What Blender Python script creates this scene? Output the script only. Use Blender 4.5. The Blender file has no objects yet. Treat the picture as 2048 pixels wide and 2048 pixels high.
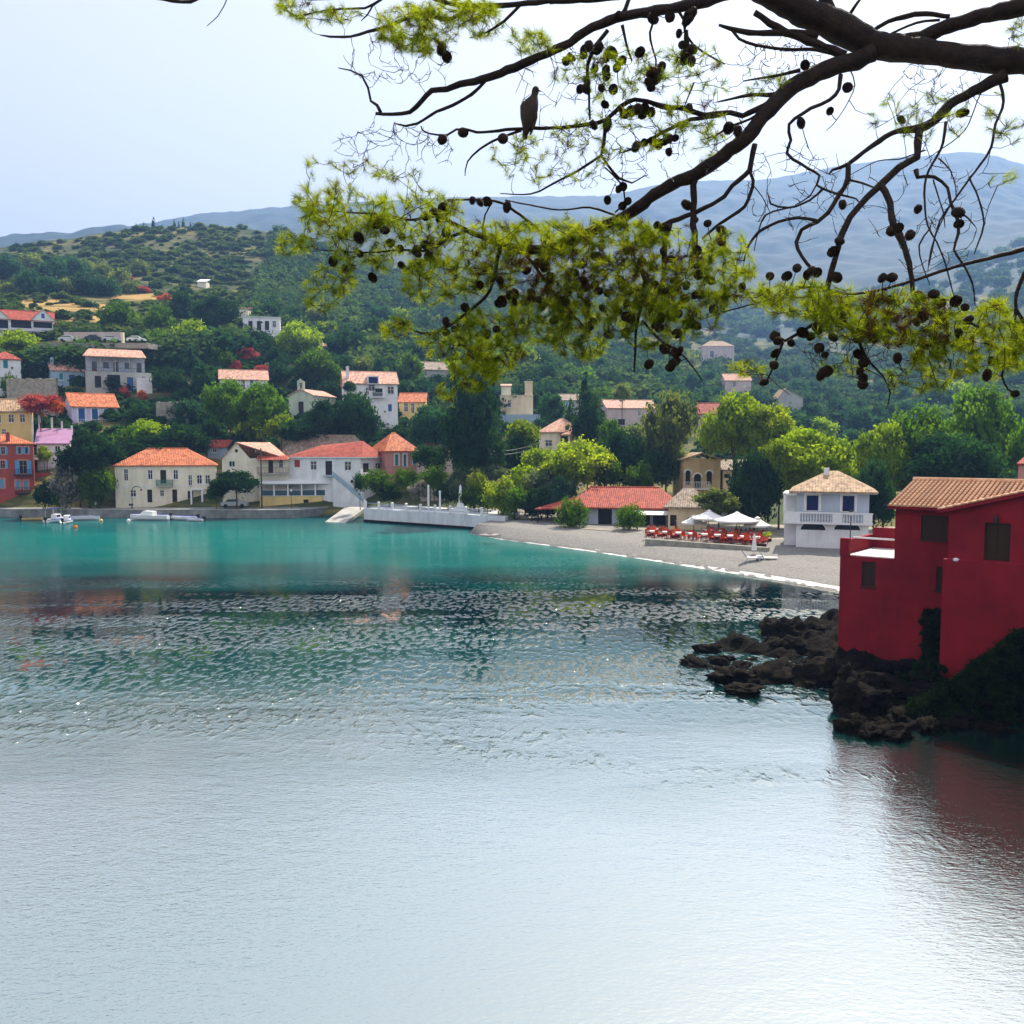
import bpy, math, random
import numpy as np
from mathutils import Vector, Matrix
R = math.radians
rng = random.Random(7); nr = np.random.RandomState(11)
SC = bpy.context.scene
COL = SC.collection
# ------------------------------------------------------------------ camera, sky, sun, exposure
F = 1773.0; HC = 11.0; HOR = 895.0           # focal length in 2048-pixel units, eye height, horizon row
TH = math.atan((1024 - HOR) / F)
cam_d = bpy.data.cameras.new('camera'); cam = bpy.data.objects.new('camera', cam_d); COL.objects.link(cam)
cam_d.sensor_width = 36; cam_d.lens = 36 * F / 2048; cam_d.clip_start = 0.1; cam_d.clip_end = 9000
cam.location = (0, 0, HC); cam.rotation_euler = (R(90) - TH, 0, 0)
SC.camera = cam
SUN_EL, SUN_AZ = R(48), R(27)
w = bpy.data.worlds.new('World'); SC.world = w; w.use_nodes = True
wn = w.node_tree.nodes; wl = w.node_tree.links
sky = wn.new('ShaderNodeTexSky'); sky.sky_type = 'NISHITA'; sky.sun_disc = False
sky.sun_elevation = SUN_EL; sky.sun_rotation = SUN_AZ; sky.air_density = 1.1; sky.dust_density = 3.2; sky.ozone_density = 1.3
bg = wn['Background']; bg.inputs['Strength'].default_value = 0.08
veil = wn.new('ShaderNodeMix'); veil.data_type = 'RGBA'; veil.inputs[0].default_value = 0.60; veil.inputs[7].default_value = (9.9, 9.4, 9.4, 1)   # even summer haze over the clear sky
wl.new(sky.outputs[0], veil.inputs[6]); wl.new(veil.outputs[2], bg.inputs['Color'])
sl = bpy.data.lights.new('sun', 'SUN'); sl.energy = 5.0; sl.angle = R(0.53); sl.color = (1.0, 0.91, 0.76)
so = bpy.data.objects.new('sun', sl); COL.objects.link(so)
sdir = Vector((math.sin(SUN_AZ) * math.cos(SUN_EL), math.cos(SUN_AZ) * math.cos(SUN_EL), math.sin(SUN_EL)))
so.rotation_euler = sdir.to_track_quat('Z', 'Y').to_euler()
vs = SC.view_settings; vs.view_transform = 'Standard'; vs.look = 'None'; vs.exposure = 0.88; vs.gamma = 1.0; vs.use_curve_mapping = False
cy = SC.cycles; cy.max_bounces = 6; cy.diffuse_bounces = 2; cy.glossy_bounces = 3; cy.transmission_bounces = 4
cy.volume_bounces = 0; cy.transparent_max_bounces = 8; cy.use_denoising = True; cy.sample_clamp_indirect = 4.0
cy.caustics_reflective = False; cy.caustics_refractive = False
CAM = Vector((0, 0, HC))

def ray(px, py):
    a = (px - 1024) / F; b = (1024 - py) / F
    return Vector((a, math.cos(TH) + b * math.sin(TH), -math.sin(TH) + b * math.cos(TH)))
def P(px, py, d):                       # the point seen at a pixel, d metres out
    v = ray(px, py); return CAM + v * (d / v.y)
def G(px, py, z=0.0):                   # the point seen at a pixel on a level plane
    v = ray(px, py); return CAM + v * ((z - HC) / v.z)
def pix(p):                             # world point to pixel
    q = p - CAM; fwd = q.y * math.cos(TH) - q.z * math.sin(TH); up = q.y * math.sin(TH) + q.z * math.cos(TH)
    return 1024 + F * q.x / fwd, 1024 - F * up / fwd

# ------------------------------------------------------------------ materials
MATS = {}
def _n(nt, t, **kw):
    n = nt.nodes.new(t)
    for k, v in kw.items():
        if k in n.inputs.keys(): n.inputs[k].default_value = v
        else: setattr(n, k, v)
    return n
def mat(name, col, rough=0.8, var=0.25, scale=2.0, bump=0.0, col2=None, metal=0.0, spec=0.3, coords='Object', stretch=None, rnd=0.0, streak=0.0):
    m = bpy.data.materials.new(name); m.use_nodes = True; nt = m.node_tree; L = nt.links
    b = nt.nodes['Principled BSDF']; b.inputs['Roughness'].default_value = rough; b.inputs['Metallic'].default_value = metal
    b.inputs['Specular IOR Level'].default_value = spec
    tc = _n(nt, 'ShaderNodeTexCoord'); src = tc.outputs[coords]
    if stretch:
        mp = _n(nt, 'ShaderNodeMapping'); mp.inputs['Scale'].default_value = stretch; L.new(src, mp.inputs[0]); src = mp.outputs[0]
    no = _n(nt, 'ShaderNodeTexNoise', Scale=scale, Detail=5.0, Roughness=0.65); L.new(src, no.inputs['Vector'])
    cr = _n(nt, 'ShaderNodeValToRGB'); e = cr.color_ramp.elements
    e[0].position = 0.3; e[1].position = 0.72
    c2 = col2 if col2 else tuple(min(1, c * (1 + var)) for c in col); c1 = tuple(c * (1 - var) for c in col) if not col2 else col
    e[0].color = (*c1, 1); e[1].color = (*c2, 1); L.new(no.outputs['Fac'], cr.inputs[0]); out = cr.outputs[0]
    if streak:
        mp2 = _n(nt, 'ShaderNodeMapping'); mp2.inputs['Scale'].default_value = (0.9, 0.9, 0.16); L.new(tc.outputs['Object'], mp2.inputs[0])
        n3 = _n(nt, 'ShaderNodeTexNoise', Scale=0.8, Detail=6.0, Roughness=0.7); L.new(mp2.outputs[0], n3.inputs['Vector'])
        mr = _n(nt, 'ShaderNodeMapRange'); mr.inputs['From Min'].default_value = 0.42; mr.inputs['From Max'].default_value = 0.75
        mr.inputs['To Min'].default_value = 1.0; mr.inputs['To Max'].default_value = 1.0 - streak; L.new(n3.outputs['Fac'], mr.inputs[0])
        mx = _n(nt, 'ShaderNodeMix', data_type='RGBA', blend_type='MULTIPLY'); mx.inputs[0].default_value = 1.0
        L.new(out, mx.inputs[6]); L.new(mr.outputs[0], mx.inputs[7]); out = mx.outputs[2]
    if rnd:
        oi = _n(nt, 'ShaderNodeObjectInfo'); hs = _n(nt, 'ShaderNodeHueSaturation'); mr = _n(nt, 'ShaderNodeMapRange')
        mr.inputs['To Min'].default_value = 1 - rnd; mr.inputs['To Max'].default_value = 1 + rnd
        L.new(oi.outputs['Random'], mr.inputs[0]); L.new(mr.outputs[0], hs.inputs['Value']); L.new(out, hs.inputs['Color']); out = hs.outputs[0]
    L.new(out, b.inputs['Base Color'])
    if bump:
        n2 = _n(nt, 'ShaderNodeTexNoise', Scale=scale * 5, Detail=4.0); L.new(src, n2.inputs['Vector'])
        bp = _n(nt, 'ShaderNodeBump', Strength=0.8, Distance=bump); L.new(n2.outputs['Fac'], bp.inputs['Height']); L.new(bp.outputs[0], b.inputs['Normal'])
    MATS[name] = m; return m
def leafmat(name, col, col2, trans=0.45, rnd=0.25, scale=0.9, tcol=None):
    m = bpy.data.materials.new(name); m.use_nodes = True; nt = m.node_tree; L = nt.links
    nt.nodes.remove(nt.nodes['Principled BSDF']); out = nt.nodes['Material Output']
    tc = _n(nt, 'ShaderNodeTexCoord'); no = _n(nt, 'ShaderNodeTexNoise', Scale=scale, Detail=3.0, Roughness=0.7); L.new(tc.outputs['Object'], no.inputs['Vector'])
    cr = _n(nt, 'ShaderNodeValToRGB'); e = cr.color_ramp.elements; e[0].position = 0.35; e[1].position = 0.66
    e[0].color = (*col, 1); e[1].color = (*col2, 1); L.new(no.outputs['Fac'], cr.inputs[0])
    oi = _n(nt, 'ShaderNodeObjectInfo'); hs = _n(nt, 'ShaderNodeHueSaturation'); mr = _n(nt, 'ShaderNodeMapRange')
    mr.inputs['To Min'].default_value = 1 - rnd; mr.inputs['To Max'].default_value = 1 + rnd
    L.new(oi.outputs['Random'], mr.inputs[0]); L.new(mr.outputs[0], hs.inputs['Value']); L.new(cr.outputs[0], hs.inputs['Color'])
    df = _n(nt, 'ShaderNodeBsdfDiffuse'); tr = _n(nt, 'ShaderNodeBsdfTranslucent'); ms = _n(nt, 'ShaderNodeMixShader'); ms.inputs[0].default_value = trans
    mc = _n(nt, 'ShaderNodeMix', data_type='RGBA', blend_type='MULTIPLY'); mc.inputs[0].default_value = 1.0
    mc.inputs[7].default_value = (*(tcol or (2.4, 2.3, 0.9)), 1)
    L.new(hs.outputs[0], df.inputs['Color']); L.new(hs.outputs[0], mc.inputs[6]); L.new(mc.outputs[2], tr.inputs['Color'])
    L.new(df.outputs[0], ms.inputs[1]); L.new(tr.outputs[0], ms.inputs[2]); L.new(ms.outputs[0], out.inputs['Surface'])
    MATS[name] = m; return m
def tilemat(name, col, col2, pitch=0.26, var=0.4):
    m = bpy.data.materials.new(name); m.use_nodes = True; nt = m.node_tree; L = nt.links
    b = nt.nodes['Principled BSDF']; b.inputs['Roughness'].default_value = 0.75; b.inputs['Specular IOR Level'].default_value = 0.25
    uv = _n(nt, 'ShaderNodeUVMap', uv_map='UVMap'); tc = _n(nt, 'ShaderNodeTexCoord')
    no = _n(nt, 'ShaderNodeTexNoise', Scale=0.9, Detail=6.0, Roughness=0.8); L.new(tc.outputs['Object'], no.inputs['Vector'])
    n2 = _n(nt, 'ShaderNodeTexVoronoi', Scale=1.0); mp = _n(nt, 'ShaderNodeMapping'); mp.inputs['Scale'].default_value = (1 / pitch, 2.6, 1); L.new(uv.outputs[0], mp.inputs[0]); L.new(mp.outputs[0], n2.inputs['Vector'])
    cr = _n(nt, 'ShaderNodeValToRGB'); e = cr.color_ramp.elements; e[0].position = 0.33; e[1].position = 0.68; e[0].color = (*col, 1); e[1].color = (*col2, 1)
    L.new(no.outputs['Fac'], cr.inputs[0])
    hs = _n(nt, 'ShaderNodeHueSaturation'); sx = _n(nt, 'ShaderNodeSeparateColor'); L.new(n2.outputs['Color'], sx.inputs[0])
    mr = _n(nt, 'ShaderNodeMapRange'); mr.inputs['To Min'].default_value = 1 - var; mr.inputs['To Max'].default_value = 1 + var; L.new(sx.outputs[0], mr.inputs[0]); L.new(mr.outputs[0], hs.inputs['Value']); L.new(cr.outputs[0], hs.inputs['Color'])
    L.new(hs.outputs[0], b.inputs['Base Color'])
    wv = _n(nt, 'ShaderNodeTexWave', wave_type='BANDS', bands_direction='X'); wv.inputs['Scale'].default_value = 1 / pitch * 0.5 / math.pi * math.pi / 1.0 * 0.62
    L.new(uv.outputs[0], wv.inputs['Vector']); bp = _n(nt, 'ShaderNodeBump', Strength=0.9, Distance=0.05); L.new(wv.outputs['Fac'], bp.inputs['Height']); L.new(bp.outputs[0], b.inputs['Normal'])
    MATS[name] = m; return m

def wm(n, c, **k): return mat(n, c, rough=0.85, var=0.10, scale=0.7, streak=k.pop('streak', 0.25), **k)
wm('white_plaster', (0.80, 0.81, 0.82)); wm('cream_plaster', (0.78, 0.64, 0.42)); wm('pale_cream', (0.84, 0.77, 0.60)); wm('yellow_plaster', (0.80, 0.60, 0.24))
wm('lavender_plaster', (0.66, 0.58, 0.76)); wm('red_plaster', (0.40, 0.075, 0.055)); mat('crimson_plaster', (0.19, 0.006, 0.019), col2=(0.32, 0.012, 0.019), rough=0.9, scale=0.45, bump=0.012, streak=0.3); wm('blue_plaster', (0.33, 0.45, 0.56))
wm('pink_plaster', (0.62, 0.30, 0.25)); wm('grey_plaster', (0.42, 0.43, 0.40)); wm('greyblue_plaster', (0.50, 0.57, 0.68)); wm('mint_plaster', (0.55, 0.62, 0.48)); wm('rose_plaster', (0.58, 0.42, 0.38))
wm('ochre_plaster', (0.55, 0.42, 0.22)); wm('dusty_pink', (0.62, 0.50, 0.47))
mat('white_paint', (0.78, 0.79, 0.80), rough=0.5, var=0.06); mat('dark_metal', (0.02, 0.022, 0.025), rough=0.5, var=0.2); mat('rust_metal', (0.12, 0.05, 0.03), rough=0.8)
mat('stone_wall', (0.19, 0.18, 0.15), col2=(0.44, 0.41, 0.34), scale=1.6, bump=0.08); mat('quay_stone', (0.14, 0.15, 0.15), col2=(0.33, 0.34, 0.33), scale=0.8, bump=0.04, streak=0.4)
mat('paving', (0.30, 0.29, 0.27), col2=(0.45, 0.43, 0.39), scale=0.5); mat('asphalt', (0.05, 0.05, 0.055), scale=2.0)
mat('platform_white', (0.66, 0.70, 0.74), col2=(0.80, 0.81, 0.82), scale=0.6, streak=0.35)
mat('blue_shutter', (0.03, 0.11, 0.33), var=0.15); mat('sky_shutter', (0.10, 0.36, 0.62), var=0.12); mat('teal_shutter', (0.03, 0.22, 0.26), var=0.15); mat('green_paint', (0.03, 0.16, 0.13), var=0.15)
mat('brown_shutter', (0.045, 0.022, 0.010), var=0.3, scale=8, stretch=(1, 1, 14), bump=0.01); mat('red_shutter', (0.35, 0.05, 0.03)); mat('dark_wood', (0.03, 0.02, 0.015)); mat('dark_glass', (0.012, 0.016, 0.02), rough=0.12, spec=0.6, var=0.3)
mat('glass_blue', (0.05, 0.09, 0.12), rough=0.08, spec=0.8); mat('dark_inside', (0.012, 0.014, 0.018)); mat('navy', (0.01, 0.02, 0.10)); mat('car_silver', (0.45, 0.47, 0.50), rough=0.3, metal=0.4, var=0.05)
mat('car_white', (0.75, 0.76, 0.77), rough=0.3, var=0.04); mat('car_dark', (0.02, 0.03, 0.06), rough=0.25, var=0.1); mat('rubber', (0.015, 0.015, 0.015)); mat('orange', (0.75, 0.16, 0.03), var=0.1); mat('red_cloth', (0.50, 0.045, 0.015), var=0.3, rnd=0.35); mat('yellow_cloth', (0.6, 0.36, 0.06), var=0.15)
mat('canvas_white', (0.78, 0.77, 0.74), var=0.06); mat('blue_cloth', (0.01, 0.03, 0.5)); mat('teal_cloth', (0.01, 0.2, 0.25)); mat('skin', (0.45, 0.26, 0.18), var=0.05); mat('bird_feathers', (0.05, 0.038, 0.032), col2=(0.09, 0.065, 0.05), scale=30)
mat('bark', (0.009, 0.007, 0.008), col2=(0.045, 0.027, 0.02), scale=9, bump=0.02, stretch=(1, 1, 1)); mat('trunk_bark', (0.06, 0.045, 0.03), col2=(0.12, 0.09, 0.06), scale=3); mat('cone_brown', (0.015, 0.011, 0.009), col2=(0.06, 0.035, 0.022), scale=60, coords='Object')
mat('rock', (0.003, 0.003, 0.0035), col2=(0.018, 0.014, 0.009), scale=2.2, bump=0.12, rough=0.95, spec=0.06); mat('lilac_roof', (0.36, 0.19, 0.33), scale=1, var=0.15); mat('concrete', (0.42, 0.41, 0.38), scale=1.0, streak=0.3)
mat('sunlit_floor', (0.75, 0.72, 0.70), var=0.05)
tilemat('tile_orange', (0.44, 0.105, 0.04), (0.60, 0.20, 0.085)); tilemat('tile_red', (0.27, 0.035, 0.025), (0.42, 0.085, 0.045)); tilemat('tile_tan', (0.30, 0.19, 0.11), (0.44, 0.30, 0.18)); tilemat('tile_pink', (0.48, 0.24, 0.17), (0.62, 0.36, 0.26)); tilemat('tile_brown', (0.20, 0.14, 0.10), (0.34, 0.27, 0.20))
mat('clay_tile', (0.46, 0.20, 0.10), col2=(0.72, 0.46, 0.27), scale=3.5, bump=0.01, rnd=0.12)
leafmat('leaf_bright', (0.1, 0.17, 0.008), (0.21, 0.29, 0.014)); leafmat('leaf_mid', (0.032, 0.085, 0.008), (0.085, 0.165, 0.014)); leafmat('leaf_dark', (0.01, 0.038, 0.018), (0.028, 0.075, 0.028), trans=0.3)
leafmat('leaf_blue', (.016,.06,.04), (.045,.115,.06), trans=0.3); leafmat('leaf_olive', (0.0725, 0.1125, 0.04), (0.1595, 0.195, 0.065)); leafmat('leaf_yellow', (0.09, 0.155, 0.01), (0.24, 0.29, 0.02)); leafmat('leaf_grey', (0.0725, 0.1125, 0.065), (0.174, 0.21, 0.12), trans=0.3)
leafmat('leaf_redflower', (0.26, 0.03, 0.035), (0.46, 0.13, 0.09), tcol=(1.3, 1.0, 1.0)); leafmat('leaf_orangeflower', (0.42, 0.06, 0.02), (0.55, 0.22, 0.05), tcol=(1.3, 1.0, 1.0)); leafmat('leaf_whiteflower', (0.07, 0.10, 0.06), (0.42, 0.38, 0.33), tcol=(1.1, 1.1, 1.0), scale=1.6)
leafmat('needle_green', (0.075, 0.125, 0.010), (0.25, 0.31, 0.022), trans=0.58, rnd=0.0, scale=5.0, tcol=(2.3, 2.1, 0.75)); leafmat('needle_brown', (0.035, 0.026, 0.010), (0.11, 0.06, 0.018), trans=0.4, rnd=0.0, scale=5, tcol=(1.5, 1.3, 1.0))
leafmat('scrub', (0.022, 0.052, 0.024), (0.08, 0.12, 0.035), trans=0.3, rnd=0.0, scale=0.05); leafmat('woodland', (0.014, 0.050, 0.034), (0.07, 0.12, 0.045), trans=0.3, rnd=0.0, scale=0.035)

# ------------------------------------------------------------------ mesh helpers
class MB:
    def __init__(s): s.v = []; s.f = []
    def face(s, pts):
        i = len(s.v); s.v += [tuple(p) for p in pts]; s.f.append(tuple(range(i, i + len(pts)))); return s
    def box(s, x0, x1, y0, y1, z0, z1):
        i = len(s.v); s.v += [(x0, y0, z0), (x1, y0, z0), (x1, y1, z0), (x0, y1, z0), (x0, y0, z1), (x1, y0, z1), (x1, y1, z1), (x0, y1, z1)]
        s.f += [tuple(i + k for k in q) for q in ((0, 3, 2, 1), (4, 5, 6, 7), (0, 1, 5, 4), (1, 2, 6, 5), (2, 3, 7, 6), (3, 0, 4, 7))]; return s
    def slab(s, pts, t):                 # polygon thickened downwards
        pts = [Vector(p) for p in pts]; lo = [p - Vector((0, 0, t)) for p in pts]
        s.face(pts); s.face(lo[::-1]); n = len(pts)
        for k in range(n): s.face([pts[k], lo[k], lo[(k + 1) % n], pts[(k + 1) % n]])
        return s
    def bar(s, a, b, r, n=6, r2=None): return s.tube([a, b], [r, r if r2 is None else r2], n)
    def tube(s, pts, rad, n=8, cap=True):
        pts = [Vector(p) for p in pts]; base = len(s.v); up = Vector((0.13, 0.31, 0.94))
        t0 = (pts[1] - pts[0]).normalized(); a = t0.cross(up)
        if a.length < 1e-3: a = t0.cross(Vector((1, 0, 0)))
        a.normalize()
        for k, p in enumerate(pts):
            t = (pts[min(k + 1, len(pts) - 1)] - pts[max(k - 1, 0)]).normalized()
            a = (a - t * a.dot(t))
            a = a.normalized() if a.length > 1e-6 else t.orthogonal().normalized()
            b = t.cross(a)
            for j in range(n):
                th = 2 * math.pi * j / n; s.v.append(tuple(p + (a * math.cos(th) + b * math.sin(th)) * rad[k]))
        for k in range(len(pts) - 1):
            for j in range(n):
                q = base + k * n + j; q2 = base + k * n + (j + 1) % n; s.f.append((q, q2, q2 + n, q + n))
        if cap:
            s.f.append(tuple(base + j for j in range(n))[::-1]); s.f.append(tuple(base + (len(pts) - 1) * n + j for j in range(n)))
        return s
    def lathe(s, prof, n=16, c=(0, 0), sx=1, sy=1):
        base = len(s.v)
        for r, z in prof:
            for j in range(n):
                th = 2 * math.pi * j / n; s.v.append((c[0] + r * math.cos(th) * sx, c[1] + r * math.sin(th) * sy, z))
        for k in range(len(prof) - 1):
            for j in range(n):
                q = base + k * n + j; q2 = base + k * n + (j + 1) % n; s.f.append((q, q2, q2 + n, q + n))
        s.f.append(tuple(base + j for j in range(n))[::-1]); s.f.append(tuple(base + (len(prof) - 1) * n + j for j in range(n)))
        return s
    def loft(s, secs, cap=True):
        base = len(s.v); n = len(secs[0])
        for c in secs: s.v += [tuple(p) for p in c]
        for k in range(len(secs) - 1):
            for j in range(n):
                q = base + k * n + j; q2 = base + k * n + (j + 1) % n; s.f.append((q, q2, q2 + n, q + n))
        if cap: s.f.append(tuple(base + j for j in range(n))[::-1]); s.f.append(tuple(base + (len(secs) - 1) * n + j for j in range(n)))
        return s
    def mesh(s, name, m=None, smooth=False, uv=False):
        me = bpy.data.meshes.new(name); me.from_pydata(s.v, [], s.f); me.update()
        if m: me.materials.append(MATS[m])
        if smooth: me.shade_smooth()
        if uv:
            ul = me.uv_layers.new(name='UVMap')
            for p in me.polygons:
                n = p.normal; e = Vector((0, 0, 1)).cross(n)
                e = e.normalized() if e.length > 0.05 else Vector((1, 0, 0)); g = n.cross(e)
                for li in p.loop_indices:
                    c = me.vertices[me.loops[li].vertex_index].co; ul.data[li].uv = (c.dot(e), c.dot(g))
        return me
    def obj(s, name, m, parent=None, smooth=False, uv=False, loc=None):
        return link(name, s.mesh(name, m, smooth, uv), parent, loc)
def link(name, me, parent=None, loc=None):
    o = bpy.data.objects.new(name, me); COL.objects.link(o)
    if parent: o.parent = parent
    if loc is not None: o.location = loc
    return o
def npmesh(name, V, T, m, nvert=3):
    me = bpy.data.meshes.new(name); V = np.asarray(V, np.float32).reshape(-1, 3); T = np.asarray(T, np.int32).reshape(-1, nvert)
    me.vertices.add(len(V)); me.vertices.foreach_set('co', V.ravel()); me.loops.add(T.size); me.loops.foreach_set('vertex_index', T.ravel())
    me.polygons.add(len(T)); me.polygons.foreach_set('loop_start', np.arange(0, T.size, nvert, dtype=np.int32))
    me.update(calc_edges=True); me.validate()
    if m: me.materials.append(MATS[m])
    return me
def tag(o, label=None, cat=None, group=None, kind=None):
    if label: o['label'] = label
    if cat: o['category'] = cat
    if group: o['group'] = group
    if kind: o['kind'] = kind
    return o
def thing(name, label, cat, loc=(0, 0, 0), rz=0.0, group=None, scale=None):
    o = bpy.data.objects.new(name, None); COL.objects.link(o); o.empty_display_size = 0.3
    o.location = loc; o.rotation_euler = (0, 0, rz)
    if scale is not None: o.scale = scale
    return tag(o, label, cat, group)
def copy_tree(o, parent=None):
    c = o.copy(); COL.objects.link(c); c.parent = parent
    for ch in [x for x in KIDS.get(o.name, list(o.children))]: copy_tree(ch, c)
    return c
KIDS = {}

# ------------------------------------------------------------------ terrain
_ph = nr.uniform(0, 6.28, 24); _an = nr.uniform(0, 6.28, 24)
def wob(x, y, wl, k0=0, n=6):
    s = 0
    for k in range(n):
        a = _an[k0 + k]; q = 2 * math.pi / (wl * (0.6 + 0.22 * k)); s = s + np.sin((x * math.cos(a) + y * math.sin(a)) * q + _ph[k0 + k])
    return s / n
SHORE = ([-1500, 650, 728, 930, 1000, 1150, 1300, 1500, 1680, 1800, 2600], [141, 141, 140, 122, 112, 97, 88, 80, 76, 76, 76])
DG = [140, 150, 165, 185, 200, 215, 260, 350, 480, 560, 700, 1000, 1500, 2000, 2600]
TAB = {   # picture row of the ground at each distance, per picture column
 -900: [1010, 980, 930, 870, 830, 780, 700, 600, 540, 530, 530, 530, 500, 520, 560],
 0:    [1012, 966, 880, 800, 740, 690, 622, 556, 497, 505, 525, 530, 480, 520, 600],
 110:  [1012, 966, 880, 800, 740, 690, 622, 550, 482, 492, 515, 530, 468, 510, 600],
 300:  [1012, 970, 890, 812, 750, 705, 640, 560, 456, 466, 500, 515, 460, 446, 560],
 450:  [1012, 975, 905, 830, 770, 720, 650, 575, 452, 462, 500, 510, 470, 424, 560],
 600:  [1012, 985, 925, 855, 800, 745, 680, 600, 470, 468, 500, 500, 470, 411, 540],
 750:  [1012, 992, 940, 870, 820, 775, 700, 640, 560, 540, 520, 500, 470, 402, 530],
 900:  [1012, 992, 945, 890, 850, 810, 740, 690, 610, 580, 550, 520, 460, 394, 520],
 1200: [1000, 985, 955, 915, 880, 850, 790, 740, 690, 670, 630, 580, 480, 390, 500],
 1350: [1000, 985, 960, 925, 895, 865, 810, 760, 710, 690, 650, 590, 470, 362, 500],
 1500: [1000, 985, 962, 930, 905, 880, 840, 790, 745, 720, 680, 620, 480, 358, 490],
 1700: [1000, 985, 962, 932, 910, 890, 855, 800, 745, 710, 660, 600, 450, 326, 480],
 1800: [1000, 985, 962, 932, 910, 890, 855, 800, 740, 700, 640, 585, 440, 311, 480],
 1920: [1000, 985, 962, 932, 910, 890, 855, 790, 720, 680, 600, 520, 430, 301, 480],
 2048: [1000, 985, 962, 932, 910, 890, 850, 780, 690, 640, 560, 485, 440, 334, 480],
 2900: [1000, 985, 962, 932, 910, 890, 840, 760, 650, 600, 520, 450, 440, 380, 480]}
_cols = sorted(TAB); _zt = np.array([[P(c, y, d).z for y, d in zip(TAB[c], DG)] for c in _cols])
def terr(x, y):
    x = np.asarray(x, float); y = np.maximum(np.asarray(y, float), 5.0); px = 1024 + F * x / y
    ds = np.interp(px, *SHORE)
    ci = np.interp(px, _cols, np.arange(len(_cols))); i0 = np.clip(np.floor(ci).astype(int), 0, len(_cols) - 2); fr = np.clip(ci - i0, 0, 1); fr = fr * fr * (3 - 2 * fr) * 0.6 + fr * 0.4
    di = np.interp(y, DG, np.arange(len(DG))); j0 = np.clip(np.floor(di).astype(int), 0, len(DG) - 2); fd = np.clip(di - j0, 0, 1)
    z = (_zt[i0, j0] * (1 - fd) + _zt[i0, j0 + 1] * fd) * (1 - fr) + (_zt[i0 + 1, j0] * (1 - fd) + _zt[i0 + 1, j0 + 1] * fd) * fr
    low = 1.0 + 0.012 * (y - ds)
    t = np.clip((y - 140) / 8.0, 0, 1); z = low * (1 - t) + z * t
    s = np.clip((y - ds) / 6.0, 0, 1); z = np.where(y < ds, -0.35 - (ds - y) * 0.12, -0.35 * (1 - s) + z * s)
    a = np.clip((y - 230) / 250, 0, 1)
    z = z + a * (0.8 * wob(x, y, 26, 0) + 0.4 * wob(x, y, 9, 6))
    b = np.clip((y - 620) / 900, 0, 1); ridge = 1 - 0.85 * np.exp(-((y - 2000) / 160.0) ** 2)
    z = z + b * (22 * np.abs(wob(x, y, 260, 12)) - 8 + 7 * wob(x, y, 90, 18) + 3 * wob(x, y, 35, 6)) * ridge + b * 2.2 * wob(x, y, 45, 3)
    return z
_dm = np.concatenate([np.linspace(60, 300, 481), np.linspace(301, 700, 400), np.linspace(705, 2500, 360)])
def hit(px, py):                        # distance at which the sight line meets the hillside
    v = ray(px, py); zz = HC + v.z / v.y * _dm; tt = terr(v.x / v.y * _dm, _dm); k = np.nonzero(zz < tt)[0]
    k = k[k > 0] if len(k) else k
    return float(_dm[k[0]]) if len(k) else None

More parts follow.
